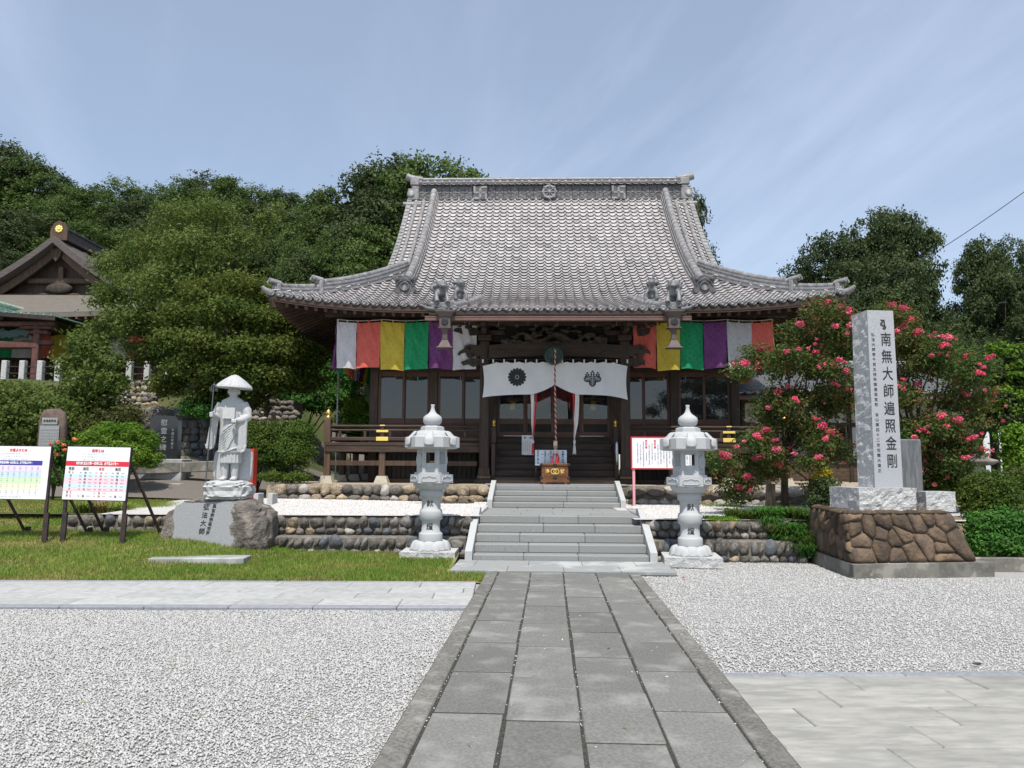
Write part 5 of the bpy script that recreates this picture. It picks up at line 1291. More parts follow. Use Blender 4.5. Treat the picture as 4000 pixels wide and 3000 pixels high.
# ============================================================ cobble walls
cob = {}
for m_ in ('cobble_dark','cobble_pale','cobble_tan','cobble_blue','cobble_grey'):
    cob[m_] = [lump_mesh('stone', k*3+len(m_), m_, sub=3, amp=.34, freq=1.15) for k in range(5)]
def stone(parent, loc, sc, tilt, r, mats=('cobble_dark','cobble_dark','cobble_grey','cobble_dark','cobble_blue','cobble_dark','cobble_grey','cobble_pale','cobble_dark','cobble_tan'), rz=0.0):
    me = r.choice(cob[r.choice(mats)])
    return link('stone', me, parent, Matrix.Translation(loc) @ Matrix.Rotation(rz, 4, 'Z') @ Matrix.Rotation(tilt, 4, 'Y') @ Matrix.Rotation(r.uniform(-.3,.3), 4, 'X') @ Matrix.Diagonal((*sc, 1)))
def tier_wall(name, label, p0, p1, z0, z1, depth, seed, big=.20, small=True, mats=None, coping=True, tilt=.42):
    p0, p1 = Vector((*p0, 0)), Vector((*p1, 0)); d = p1-p0; L = d.length; rz = math.atan2(d.y, d.x)
    t = thing(name, label, 'stone wall', p0, rz); r = random.Random(seed); kw = {} if mats is None else {'mats': mats}
    MB().box((L/2, depth/2+.05, (z0+z1)/2-.02), (L, depth, z1-z0+.03), bev=.02).build('mortar', 'mortar', t)
    H = z1-z0; hs = .10 if small else 0
    x = .06
    while x < L-.05:
        wd = r.choice((r.uniform(.09,.13), r.uniform(.13,.18), r.uniform(.17,.24)))*big/.20; hh = (H-hs*1.0)*r.uniform(.40, .55)
        stone(t, (x+wd/2, .045+r.uniform(-.015,.02), z0+hs*1.0+hh*1.0+r.uniform(-.01,.02)), (wd*.50, .09, hh*1.02), tilt+r.uniform(-.35,.3), r, **kw); x += wd*1.06+r.uniform(0,.02)
    if small:
        x = .03
        while x < L-.03:
            wd = r.uniform(.12, .20); stone(t, (x+wd/2, .03+r.uniform(-.02,.02), z0+.045+r.uniform(-.01,.012)), (wd*.5, .08, .062), r.uniform(-.2,.2), r, **kw); x += wd*1.05
    return t
tier_wall('cobble_wall', 'upper tier of the low cobble wall between lawn and white gravel', (-7.75, 13.24), (-.72, 13.22), .36, .655, .16, 1)
tier_wall('cobble_wall', 'lower tier of the low cobble wall rising from the lawn', (-5.5, 12.90), (-.76, 12.88), .03, .345, .34, 2)
tier_wall('cobble_wall', 'upper tier of the cobble wall behind the gravel side lantern', (2.27, 12.97), (4.62, 12.92), .345, .625, .16, 3)
tier_wall('cobble_wall', 'lower tier of the cobble wall behind the gravel side lantern', (2.33, 12.62), (4.78, 12.55), -.01, .335, .35, 4)
def big_wall(name, label, x0, x1, y, z0, z1, seed, wmin, wmax, mats):
    """boulder wall facing the terrace, in the frame of the hall"""
    t = hall_frame(name, label, 'stone wall'); r = random.Random(seed); H = z1-z0
    MB().box(((x0+x1)/2, y+.17, (z0+z1)/2-.03), (x1-x0, .24, H-.02), bev=.02).build('mortar', 'mortar', t)
    x = x0
    while x < x1-.05:
        wd = r.uniform(wmin, wmax); hh = r.uniform(.10, .135); stone(t, (x+wd/2, y+.02+r.uniform(-.02,.03), z1-hh*.93), (wd*.54, .13, hh), r.uniform(-.25,.25), r, mats=mats); x += wd*1.0
    x = x0
    while x < x1-.05:
        wd = r.uniform(.16, .32); stone(t, (x+wd/2, y-.02+r.uniform(-.03,.03), z0+.055), (wd*.52, .11, r.uniform(.07,.095)), r.uniform(-.2,.2), r, mats=mats); x += wd*1.02
    return t
big_wall('boulder_wall', 'boulder wall under the hall terrace beside the white gravel', -6.35, -1.50, -1.42, .74, 1.10, 5, .18, .30, ('cobble_dark','cobble_tan','cobble_dark','cobble_pale','cobble_tan'))
big_wall('boulder_wall', 'boulder wall under the hall terrace behind the pink posts and moss', 1.48, 8.4, -1.42, .68, 1.10, 6, .28, .58, ('cobble_dark','cobble_pale','cobble_dark','cobble_tan','cobble_pale'))

bk_ = thing('earth_bank', 'planted earth bank filling the end of the cobble wall by the plinth', 'earth bank', (4.80, 13.12, .16)); vs, fs = lump(17, 3, .18, 1.6)
MB().add([(a*.40, b*.42, c*.34) for a, b, c in vs], fs, True).build('earth', 'soil', bk_)
# ============================================================ statue on its boulder
bl = thing('boulder', 'brown boulder with a smooth grey inscribed face under the monk statue', 'boulder', (-4.80, 12.78, .04), R(4))
bm = bmesh.new(); bmesh.ops.create_icosphere(bm, subdivisions=6, radius=1)
nrm = Vector((-.20, -.97, .14)).normalized(); flat = set()
for v in bm.verts:
    p = v.co.copy(); q = Vector([math.copysign(abs(c)**.55, c) for c in p]); q = q/max(1e-6, (abs(q.x)**3.2+abs(q.y)**3.2+abs(q.z)**3.2)**(1/3.2))
    n = mnoise.noise(p*1.7+Vector((3,1,7)))*.10+mnoise.noise(p*4.3)*.05+mnoise.noise(p*11)*.018
    q = q*(1+n); xx = q.x*.83; zz = .46+q.z*.48; yy = q.y*.56
    xx += -.06*(1-zz) if q.x < 0 else .0
    if q.x > 0: zz -= .03*q.x; xx *= 1+.05*(1-zz)
    else: xx *= 1.0+.10*(.9-zz)
    v.co = Vector((xx, yy, zz))
for v in bm.verts:
    p = v.co; c = nrm.dot(p)
    edge = .30-.08*abs(p.z-.4)*2+.04*math.sin(p.z*9)+.03*math.sin(p.z*23)
    e2 = max(0, p.x-edge)+max(0, p.z-.90)*.8+max(0, .10-p.z-.08)*.5+max(0, -.80+.05*p.z-p.x+.015*math.sin(p.z*17))
    lim = .44+(.012 if e2 > 0 else 0)+e2*.16+(.05*mnoise.noise(p*5)+.02 if e2 > .02 else 0)*min(1, e2*5)
    if c > lim:
        v.co = p-nrm*(c-lim)
        if e2 <= 0: flat.add(v.index)
me = bpy.data.meshes.new('rock'); bm.to_mesh(me); me.materials.append(M['boulder']); me.materials.append(M['granite_cut'] if 'granite_cut' in M else mat('granite_cut', (.34,.35,.36), .7, (.22,.225,.235), 120, bump=.1, bscale=200, bdist=.003))
for p in me.polygons:
    p.use_smooth = True
    if all(i in flat for i in p.vertices): p.material_index = 1; p.use_smooth = False
bm.free(); rk = link('rock', me, bl)
fa = math.atan2(nrm.x, -nrm.y); ti = math.asin(nrm.z)
def on_face(x, z):
    c = .443; y = -(c-nrm.x*x-nrm.z*z)/-nrm.y; return (x, -(c-nrm.x*x-nrm.z*z)/abs(nrm.y), z)
def face_text(s, x, z, size, sp):
    for k, ch in enumerate(s):
        lettering(bl, ch, on_face(x-.012*k, z-k*size*sp), size, 'ink', rotz=fa, tilt=-ti, depth=.002, bold=.0015, name='inscription')
face_text('弘法大師', -.20, .80, .105, 1.22); face_text('真言宗宗祖空海', -.06, .82, .066, 1.08)
MB().box((0,0,.0),(1.38,.42,.10),bev=.01).build('offering_slab', 'granite', None, Matrix.Translation((-4.66, 11.55, float(lawn_z(-4.66, 11.55))-.012)) @ Matrix.Rotation(R(4),4,'Z'))
tag(bpy.data.objects['offering_slab'], 'low flat granite slab in the grass in front of the inscribed boulder', 'slab')

stt = thing('monk_statue', 'white stone statue of a standing monk in a broad hat holding a staff', 'statue', (-4.72, 12.72, .94), R(6))
# carved rock under the feet and the slab behind the legs
rb = MB(); vs, fs = lump(11, 4, .12, 1.4)
def rk_pt(a, b, c):
    q = Vector((a, b, c)); q = Vector([math.copysign(abs(t)**.5, t) for t in q]); return q
pts = []
for a, b, c in vs:
    q = rk_pt(a, b, c); cr = .035*abs(mnoise.noise(Vector((q.x*2.6+q.z*2.2, q.y*2, q.z*3-q.x*2))))*2-.02
    cr += .05*(abs((q.x*4.1+q.z*5.0) % 1.0-.5)-.25)+.05*(abs((q.x*3.3-q.z*4.0+.3) % 1.0-.5)-.25); pts.append((q.x*(.38+cr), q.y*(.30+cr), .17+q.z*(.17+cr*.4)))
rb.add(pts, fs, False); rb.build('rock_base', 'stone_statue', stt, fix=False)
sl = MB(); vs, fs = lump(21, 3, .10, 2.2); sl.add([(.02+math.copysign(abs(a)**.45,a)*.325, .17+math.copysign(abs(b)**.5,b)*.075, .58+math.copysign(abs(c)**.45,c)*.30) for a, b, c in vs], fs, False); sl.build('back_slab', 'stone_statue', stt, fix=False)
Z0 = .335
bd = MB()
def ring(cx, cy, rx, ry, z, n=48, pleat=0.0, k=18): return [(cx+(rx+pleat*math.cos(k*2*PI*i/n))*math.cos(2*PI*i/n), cy+(ry+pleat*math.cos(k*2*PI*i/n))*math.sin(2*PI*i/n), Z0+z) for i in range(n)]
def loft(rings):
    n = len(rings[0]); vs = [p for r in rings for p in r]; fs = [(i*n+j, i*n+(j+1)%n, (i+1)*n+(j+1)%n, (i+1)*n+j) for i in range(len(rings)-1) for j in range(n)]+[tuple(range(n))[::-1], tuple(range((len(rings)-1)*n, len(rings)*n))]
    bd.add(vs, fs, True)
loft([ring(.01,.02,.175,.125,.285,72,.010,18), ring(.01,.02,.172,.122,.40,72,.008,18), ring(.01,.02,.16,.115,.56,72,.0,18)])
loft([ring(0,.02,.200,.140,.46), ring(0,.02,.200,.142,.50), ring(0,.02,.192,.140,.70), ring(0,.02,.188,.142,.90), ring(0,.02,.195,.148,1.05), ring(0,.02,.205,.150,1.18), ring(0,.02,.205,.140,1.28), ring(.0,.02,.17,.115,1.345), ring(.01,.01,.10,.085,1.385), ring(.015,0,.062,.062,1.40)])
def ell(c, r, seed=None):
    vs, fs = lump(1, 3, 0, 1); bd.add([(c[0]+a*r[0], c[1]+b*r[1], Z0+c[2]+d*r[2]) for a, b, d in vs], fs, True)
def tub(p, r, n=12): bd.tube([(a, b, Z0+c) for a, b, c in p], r, n)
for sx in (-1, 1):       # legs, feet in sandals
    tub([(sx*.075, .03, .34), (sx*.078, .02, .16), (sx*.08, .02, .04)], [.075,.066,.052]); ell((sx*.085, -.04, .03), (.052,.10,.035)); tub([(sx*.08,-.02,.055),(sx*.10,-.06,.058),(sx*.05,-.07,.058)], [.01]*3, 6)
    for k in range(5): ell((sx*.085+(k-2)*.018, -.135+.006*abs(k-2), .022), (.011,.018,.014))
# arms and hanging sleeves
tub([(-.165,.02,1.28),(-.225,.015,1.16),(-.245,.0,1.04),(-.262,-.07,1.06),(-.275,-.15,1.09)], [.085,.085,.078,.062,.042])
tub([(.165,.02,1.28),(.235,.0,1.16),(.255,-.03,1.05),(.19,-.13,1.00),(.115,-.20,.985)], [.088,.088,.082,.066,.044])
def sleeve(top, bot, w0, w1, th):
    rr = []
    for k in range(9):
        t = k/8; c = Vector(top).lerp(Vector(bot), t); w_ = w0+(w1-w0)*t if k < 8 else w1*.7
        rr.append([(c.x+w_*math.cos(2*PI*i/32), c.y+(th+.012*math.cos(3*2*PI*i/32))*math.sin(2*PI*i/32), Z0+c.z) for i in range(32)])
    loft(rr)
sleeve((-.255,-.05,1.06), (-.325,-.03,.53), .06, .075, .055); sleeve((.195,-.10,1.02), (.215,-.10,.48), .09, .070, .060)
tub([(-.385,-.06,.60),(-.37,-.06,.535),(-.325,-.06,.515),(-.275,-.06,.54),(-.262,-.06,.62)], [.016]*5, 8); tub([(.15,-.14,.56),(.16,-.14,.49),(.21,-.15,.465),(.26,-.14,.495),(.275,-.14,.58)], [.017]*5, 8)
# hands: palm, four fingers and a thumb closed round what they hold
def hand(c, sx, axis='v'):
    ell(c, (.036,.034,.045))
    for k in range(4):
        z = c[2]+.034-.021*k; r_ = .0115 if k < 3 else .010
        if axis == 'v': tub([(c[0]+sx*.030, c[1]+.005, z), (c[0]+sx*.022, c[1]-.036, z), (c[0]-sx*.018, c[1]-.045, z-.002), (c[0]-sx*.032, c[1]-.018, z-.004)], [r_]*4, 8)
        else: tub([(c[0]+sx*.02-.021*k+.03, c[1]+.0, c[2]+.03), (c[0]+sx*.02-.021*k+.03, c[1]-.042, c[2]+.022), (c[0]+sx*.02-.021*k+.03, c[1]-.046, c[2]-.016), (c[0]+sx*.02-.021*k+.03, c[1]-.018, c[2]-.03)], [r_]*4, 8)
    tub([(c[0]-sx*.018, c[1]+.012, c[2]+.03), (c[0]-sx*.036, c[1]-.014, c[2]+.045), (c[0]-sx*.020, c[1]-.044, c[2]+.042)], [.015,.013,.010], 8)
hand((-.278,-.175,1.085), -1); hand((.085,-.225,.975), 1, 'h')
# robe folds
for k in range(9):
    a0 = -.15+.01*k; tub([(.155-.006*k, -.075-.004*k, 1.02-.030*k), (.08-.006*k, -.130, .955-.040*k), (-.01, -.136, .90-.045*k), (-.09+.004*k, -.122, .83-.045*k), (-.155, -.075, .74-.040*k)], [.006,.010,.011,.010,.005], 8)
for k in range(6): tub([(.10+.012*k, -.10, 1.19-.028*k), (.15+.008*k, -.085, 1.15-.032*k), (.205, -.03, 1.13-.034*k)], [.005,.010,.006], 8)
for k in range(5): tub([(-.19-.012*k,-.04,1.24-.030*k),(-.235,-.055,1.16-.03*k),(-.265,-.04,1.07-.025*k)], [.005,.009,.006], 8)
tub([(.06,-.045,1.385),(-.02,-.115,1.29),(-.10,-.135,1.17)], [.010,.012,.010], 8); tub([(-.045,-.04,1.385),(-.01,-.11,1.29),(.06,-.14,1.19)], [.010,.012,.010], 8); tub([(.07,-.03,1.38),(.07,-.10,1.30),(.065,-.14,1.22)], [.007]*3, 6); tub([(-.05,-.03,1.38),(-.075,-.10,1.30),(-.085,-.14,1.22)], [.007]*3, 6)
tub([(-.19,-.04,.475),(-.08,-.115,.47),(.0,-.125,.495),(.09,-.115,.53),(.19,-.04,.54)], [.014]*5, 8)
HC = (.018, 0.0, 1.42)
def hsc(p): return tuple(HC[q]+(p[q]-HC[q])*1.18 for q in range(3))
def hell(c, r): ell(hsc(c), tuple(q*1.18 for q in r))
def htub(p, r, n=12): tub([hsc(q) for q in p], [q*1.18 for q in r], n)
# head: skull, brow, nose, lips, chin, ears
hell((.018,.0,1.50), (.075,.085,.100)); hell((.018,-.025,1.445), (.058,.062,.055)); htub([(.016,-.02,1.38),(.016,.0,1.46)], [.052,.056])
htub([(.018,-.080,1.515),(.018,-.098,1.475)], [.010,.014], 8); hell((.018,-.078,1.437), (.026,.014,.008)); hell((.018,-.070,1.408), (.026,.020,.016))
for sx in (-1, 1):
    hell((.018+sx*.076,.0,1.475), (.012,.022,.038)); htub([(.018+sx*.010,-.084,1.522),(.018+sx*.036,-.080,1.530),(.018+sx*.056,-.062,1.520)], [.006]*3, 6); hell((.018+sx*.031,-.074,1.503), (.016,.010,.008)); hell((.018+sx*.034,-.058,1.462), (.026,.024,.022))
remesh(bd, 'figure', 'stone_statue', .0072, stt, None, 1)
bib = MB(); bib.box((-.015,-.150,Z0+1.115),(.20,.018,.19),Matrix.Rotation(-.12,4,'X'),.004); bib.build('satchel', 'stone_statue', stt)
hat = MB(); hat.lathe([(.0,.205),(.03,.198),(.10,.160),(.20,.085),(.275,.020),(.298,-.012),(.300,-.030),(.290,-.032),(.20,.035),(.09,.075),(.0,.085)], 40)
for k in range(12):
    a = k*PI/6; hat.tube([(.05*math.cos(a),.05*math.sin(a),.190),(.20*math.cos(a),.20*math.sin(a),.088),(.29*math.cos(a),.29*math.sin(a),.008)], .004, 5)
hat.build('hat', 'stone_statue', stt, Matrix.Translation((.02,-.01,Z0+1.575)) @ Matrix.Rotation(.05,4,'Y') @ Matrix.Rotation(.03,4,'X'))
sf = MB(); sf.tube([(-.305,-.235,Z0+.0),(-.292,-.215,Z0+.6),(-.268,-.190,Z0+1.45),(-.262,-.185,Z0+1.58)], .011, 8); sf.build('staff', 'bronze', stt)
sh = MB(); c = Vector((-.262,-.185,Z0+1.53))
sh.tube([c+Vector((.045*math.cos(a), 0, .055*math.sin(a))) for a in np.linspace(-1.2, 4.35, 18)], .008, 6); sh.tube([c+Vector((0,0,.05)), c+Vector((0,0,.10))], [.012,.004], 6)
for q in (-1, 1):
    for j in range(2): sh.tube([c+Vector((q*(.045+.0*j)+.022*math.cos(a), .01*(j*2-1), -.01-.02*j+.026*math.sin(a))) for a in np.linspace(0, 2*PI, 13)], .005, 5)
sh.build('staff_head', 'bronze', stt)

# ============================================================ printed notice boards on steel legs
def notice(label, P_tl, P_tr, P_bl, P_br, foot_l, foot_r, content):
    """corner points in world space; content draws on a unit board frame"""
    tl, tr, bl_, br_ = map(Vector, (P_tl, P_tr, P_bl, P_br)); c0 = (Vector(foot_l)+Vector(foot_r))/2
    t = thing('notice_board', label, 'notice board', c0, 0.0)
    ex = (tr-tl); Wd = ex.length; ex = ex.normalized(); ez = (tl-bl_); Ht = ez.length; ez = (ez-ex*ez.dot(ex)).normalized(); ey = ez.cross(ex)
    mt = Matrix(((ex.x, ey.x, ez.x, bl_.x-c0.x),(ex.y, ey.y, ez.y, bl_.y-c0.y),(ex.z, ey.z, ez.z, bl_.z-c0.z),(0,0,0,1)))
    fr = MB(); fr.box(mt @ Vector((Wd/2, .012, Ht/2)), (Wd+.02, .016, Ht+.02), mt.to_3x3().to_4x4()); fr.build('backing', 'steel_dark', t)
    sh_ = MB(); sh_.box(mt @ Vector((Wd/2, .0, Ht/2)), (Wd, .008, Ht), mt.to_3x3().to_4x4()); shm = sh_.build('sheet', 'board_white', t)
    for f, x in ((foot_l, .02), (foot_r, Wd-.02)):
        f = Vector(f)-c0; top = mt @ Vector((x, .045, Ht)); po = MB(); po.bar(f+Vector((0,0,-.1)), top, .045, .045, up=(1,0,0)); po.build('post', 'steel_dark', t)
        MB().bar(f+Vector((.035,.0,-.1)), f+(top-f)*.36+Vector((.035,0,0)), .04, .04, up=(1,0,0)).build('stake', 'steel_dark', t)
        b1 = mt @ Vector((x, .07, Ht*.72)); b0 = f+Vector((.30, .72, .0)); b0.z = float(lawn_z(b0.x+c0.x, b0.y+c0.y))-c0.z
        MB().bar(b0, b1, .035, .035).build('brace', 'steel_dark', t); MB().bar(b0+Vector((.02,.03,-.12)), b0+Vector((.02,.03,.10)), .06, .06).build('stake', 'steel_dark', t)
    def rect(x0, z0, x1, z1, m_, off=.006, name='print'):
        MB().add([mt @ Vector((x, -off, z)) for x, z in ((x0*Wd,z0*Ht),(x1*Wd,z0*Ht),(x1*Wd,z1*Ht),(x0*Wd,z1*Ht))], [(0,1,2,3)]).build(name, m_, shm, fix=False)
    def txt(s, x, z, size, m_='ink', bold=0.0, wd=1.0):
        me = text_mesh('lettering', s, size*Ht, m_, 0.0, bold=bold, widths=wd); link('lettering', me, shm, mt @ Matrix.Translation((x*Wd, -.009, z*Ht)))
    content(rect, txt); return t
def c_yaku(rect, txt):
    txt('やくどし', .48, .965, .026, 'print_red'); txt('厄年とは', .49, .925, .062, 'print_red', .002)
    txt('厄年とは、病気・事故・災難・争いごとなどの不幸が多い年です。', .48, .865, .030, 'print_grey', 0, .62); txt('前厄・本厄・後厄の3年間は必ず厄よけをして厄から身を守りましょう。', .48, .81, .030, 'print_grey', 0, .62); txt('ご祈願料：小型札 4千円、普通札 5千円、大型札 1万円、特大札 1万5千円', .48, .755, .028, 'print_grey', 0, .62)
    rect(.0, .635, 1.0, .73, 'print_red'); txt('令和2年 厄よけ表 〜厄年には、必ず厄よけを〜', .5, .683, .062, 'board_white', .002, .66)
    for x, s, m_ in ((.10,'性別','ink'),(.33,'前厄','ink'),(.58,'本厄','print_red'),(.84,'後厄','ink')): txt(s, x, .58, .066, m_, .001, .9)
    rows = [('男女',0,'昭和36','昭和35','昭和34'),('男',1,'昭和55','昭和54','昭和53'),('女',2,'昭和60','昭和59','昭和58'),('女',2,'平成元','昭和63','昭和62'),('男',1,'平成9','平成8','平成7'),('女',2,'平成15','平成14','平成13'),('男女',0,'','平成20',''),('男女',0,'平成30','平成29','平成28')]
    for i, (g_, c_, *ys) in enumerate(rows):
        z = .51-i*.063
        if c_: rect(.0, z-.031, 1.0, z+.031, 'print_cyan' if c_ == 1 else 'print_pink')
        rect(.0, z-.0325, 1.0, z-.0305, 'print_grey', .0065)
        for k, ch in enumerate(g_): txt(ch, .10+(k-.5*(len(g_)-1))*.055, z, .050, 'ink' if ch == '男' else 'print_red')
        for k, s in enumerate(ys):
            if s: x = (.34,.59,.85)[k]; m_ = 'print_red' if k == 1 else 'ink'; txt(s[:2], x-.085, z-.002, .026, m_); txt(s[2:], x-.01, z, .048, m_, .001); txt('年生れ', x+.075, z-.002, .026, m_)
def c_houi(rect, txt):
    txt('ほうい', .48, .965, .024, 'print_red'); txt('方位よけとは', .52, .925, .058, 'print_red', .002)
    for z, s in ((.86,'次にあたる方位の悪い年は災難、病気、事故、トラブルが多い年で'),(.81,'す。必ず方位よけをして災いのない一年としましょう。'),(.755,'小型札 4千円、普通札 5千円、大型札 1万円、特大札 1万5千円')): txt(s, .48, z, .030, 'print_grey', 0, .62)
    rect(.0, .64, .90, .73, 'print_navy'); txt('方位よけ表(男女共通)〜凶方位には、必ず方位よけを〜', .46, .685, .052, 'board_white', .002, .60)
    nums = [(5,14,23,32,41,50,59,5,14,23),(11,20,29,38,47,56,2,11,20,29),(10,19,28,37,46,55,1,10,19,28),(9,18,27,36,45,54,63,9,18,27),(17,26,35,44,53,62,8,17,26,35)]
    for i, m_ in enumerate(('print_lilac','print_blue','print_green','print_cream','board_white')):
        z1 = .625-i*.112; rect(.0, z1-.105, .90, z1, m_)
        for k, n in enumerate(nums[i]):
            x = .05+.088*k; txt('昭和', x, z1-.02, .020, 'print_grey'); txt(str(n), x, z1-.055, .040, 'print_grey'); rect(x+.043, z1-.105, x+.0445, z1, 'board_white', .0065)
            txt('年', x, z1-.09, .018, 'print_grey')
    txt('表は、その年の前厄に入る方です。早生れの方は前の年の欄をご覧下さい。', .46, .04, .026, 'print_grey', 0, .6)
DB = 12.25
notice('white notice board headed in red with a table of pink and blue rows', atD(261.5,1744.6,DB+.05), atD(505.6,1748.8,DB-.05), atD(242,1950,DB), atD(483.6,1956.7,DB-.10), (atD(236,2146,DB-.02)), atD(468,2155,DB-.12), c_yaku)
notice('notice board with a navy band and a pastel number table', atD(-62,1742,DB+.02), atD(197,1745,DB-.02), atD(-84,1947,DB-.02), atD(178,1952,DB-.06), atD(-90,2140,DB-.02), atD(166,2150,DB-.10), c_houi)

# ============================================================ tall stele on its rubble plinth
ST = R(9)
plinth = thing('stone_plinth', 'brown rubble stone plinth with concrete kerb under the tall stele', 'plinth', (4.80, 10.80, 0), ST)
PWd, PDp = 2.22, 2.3
KQ = [(0,0),(PWd,0),(PWd,PDp),(.55,PDp)]; KC = (1.2, 1.1)
kb = MB(); kb.prism(KQ, -.03, .185); kb.build('kerb', 'concrete', plinth)
HZ0, HZ1 = .185, .88
Q0 = [(.06,.10),(PWd-.18,.10),(PWd-.18,PDp-.06),(.60,PDp-.06)]; Q1 = [(.12,.30),(PWd-.42,.30),(PWd-.42,PDp-.2),(.62,PDp-.2)]; B1 = (.12,.30,PWd-.42,PDp-.2)
shr = lambda Q: [(x+(KC[0]-x)*.03, y+(KC[1]-y)*.03) for x, y in Q]
co_ = MB(); co_.prism(shr(Q0), HZ0, HZ1, top=shr(Q1)); co_.build('mortar_core', 'mortar', plinth)
def voronoi(n, w_, h_, seed):
    r = np.random.default_rng(seed); pts = r.uniform((0,0), (w_,h_), (n,2))
    for _ in range(3):
        cells = []
        for i in range(n):
            poly = [(0,0),(w_,0),(w_,h_),(0,h_)]
            for j in range(n):
                if j == i: continue
                mx_, my_ = (pts[i]+pts[j])/2; dx, dy = pts[j]-pts[i]; out = []
                for k in range(len(poly)):
                    a, b = poly[k], poly[(k+1)%len(poly)]; fa_ = (a[0]-mx_)*dx+(a[1]-my_)*dy; fb_ = (b[0]-mx_)*dx+(b[1]-my_)*dy
                    if fa_ <= 0: out.append(a)
                    if fa_*fb_ < 0: t = fa_/(fa_-fb_); out.append((a[0]+(b[0]-a[0])*t, a[1]+(b[1]-a[1])*t))
                poly = out
                if not poly: break
            cells.append(poly)
        pts = np.array([np.mean(c, 0)*.5+pts[i]*.5 for i, c in enumerate(cells)])
    return cells
def rubble_face(a0, b0, a1, b1, n, seed):
    """face given by bottom a0-b0 and top a1-b1 corners"""
    a0, b0, a1, b1 = map(Vector, (a0, b0, a1, b1)); w_ = (b0-a0).length; h_ = (a1-a0).length; r = random.Random(seed)
    nrm_ = (b0-a0).cross(a1-a0).normalized()
    for poly in voronoi(n, w_, h_, seed):
        c = np.mean(poly, 0); sm = []
        for k in range(len(poly)):      # round the corners, leave a joint
            p, q = np.array(poly[k]), np.array(poly[(k+1)%len(poly)])
            for t in (.13, .5, .87): sm.append(p+(q-p)*t)
        sm = [s+(c-s)*(.015+.009/max(.05, np.linalg.norm(s-c))) for s in sm]
        mp_ = lambda s, o_: (a0.lerp(b0, s[0]/w_)).lerp(a1.lerp(b1, s[0]/w_), s[1]/h_)+nrm_*o_
        n_ = len(sm); bul = r.uniform(.03, .055); V = [mp_(s, -.04) for s in sm]+[mp_(s, .012) for s in sm]
        V += [mp_(c+(s-c)*.72, bul*(.75+.5*mnoise.noise(Vector((s[0]*5, s[1]*5, seed))))) for s in sm]+[mp_(c+(s-c)*.35, bul*(1+.5*mnoise.noise(Vector((s[0]*7, s[1]*7, seed+4))))) for s in sm]+[mp_(c, bul)]
        F = [(l*n_+k, l*n_+(k+1)%n_, (l+1)*n_+(k+1)%n_, (l+1)*n_+k) for l in range(3) for k in range(n_)]+[(3*n_+k, 3*n_+(k+1)%n_, 4*n_) for k in range(n_)]
        MB().add(V, F, True).build('stone', 'rubble', plinth, fix=False)
c0 = lambda i: (*Q0[i], HZ0); c1 = lambda i: (*Q1[i], HZ1)
rubble_face(c0(0), c0(1), c1(0), c1(1), 21, 3); rubble_face(c0(3), c0(0), c1(3), c1(0), 17, 4); rubble_face(c0(1), c0(2), c1(1), c1(2), 18, 5)
r = random.Random(9)
for k in range(7):
    x = B1[0]+.14+k*(B1[2]-B1[0]-.2)/6.4; link('cap_stone', cobr[k%3] if k else (cobr := [lump_mesh('cap_stone', q+40, 'rubble', sub=2, amp=.16) for q in range(3)])[0], plinth, Matrix.Translation((x, B1[1]+.07, HZ1+.0)) @ Matrix.Diagonal((.155,.12,.045,1)))
for k in range(6): link('cap_stone', cobr[k%3], plinth, Matrix.Translation((B1[0]+.10+.085*k, B1[1]+.25+.27*k, HZ1+.0)) @ Matrix.Diagonal((.11,.155,.045,1)))
MB().prism(shr(Q1), HZ1-.02, HZ1+.01).build('bed', 'soil', plinth)

def rough_block(x0, y0, z0, wx, wy, wz, amps, nx=10, nz=24, taper=0.0, edge=.6):
    """box with individually roughened sides: amps = front, right, back, left"""
    mb = MB(); cn = [(x0,y0),(x0+wx,y0),(x0+wx,y0+wy),(x0,y0+wy)]; ns_ = [(0,-1),(1,0),(0,1),(-1,0)]
    cx_, cy_ = x0+wx/2, y0+wy/2
    for k in range(4):
        a, b = Vector((*cn[k],0)), Vector((*cn[(k+1)%4],0)); nn = Vector((*ns_[k],0)); am = amps[k]
        def f(u_, v_):
            p = a.lerp(b, u_); s = 1-taper*v_; p = Vector((cx_+(p.x-cx_)*s, cy_+(p.y-cy_)*s, z0+wz*v_)); e = min(1, min(u_, 1-u_)*nx*.5)
            return p+nn*am*(mnoise.noise(p*9)+.6*mnoise.noise(p*21)-.3)*(edge+(1-edge)*e)*min(1, (1-v_)*nz*.5+.0)
        mb.grid(f, nx, nz, m=('granite_rough' if am > .01 else 'granite_stele'), smooth=False)
    s = 1-taper; mb.add([(cx_+(x-cx_)*s, cy_+(y-cy_)*s, z0+wz) for x, y in cn], [(0,1,2,3)], False, 'granite_stele'); return mb
ste = thing('stele', 'tall grey granite stele with black carved characters', 'stele', (5.35, 11.35, .885), R(6))
rough_block(-.20, -.02, 0, .92, .84, .355, (.03,.02,.02,.012), 22, 10, edge=.8).build('base_block', 'granite_rough', ste, fix=False)
mb = rough_block(.17, .16, .35, .45, .46, 2.74, (.0,.0,.0,.022), 8, 60, .05, edge=.9); mb.build('shaft', None, ste, fix=False)
def st_x(z): return .395
for k, ch in enumerate('南無大師遍照金剛'):
    z = 2.62-k*.268; lettering(ste, ch, (.465, .16+.0115*((z-.35)/2.74)-.0005, z), .225, 'ink', depth=.004, bold=.001, name='character', widths=.80)
sy = MB(); sc_ = lambda pts: [(.44+x*.1, .170, 2.86+z*.1) for x, z in pts]
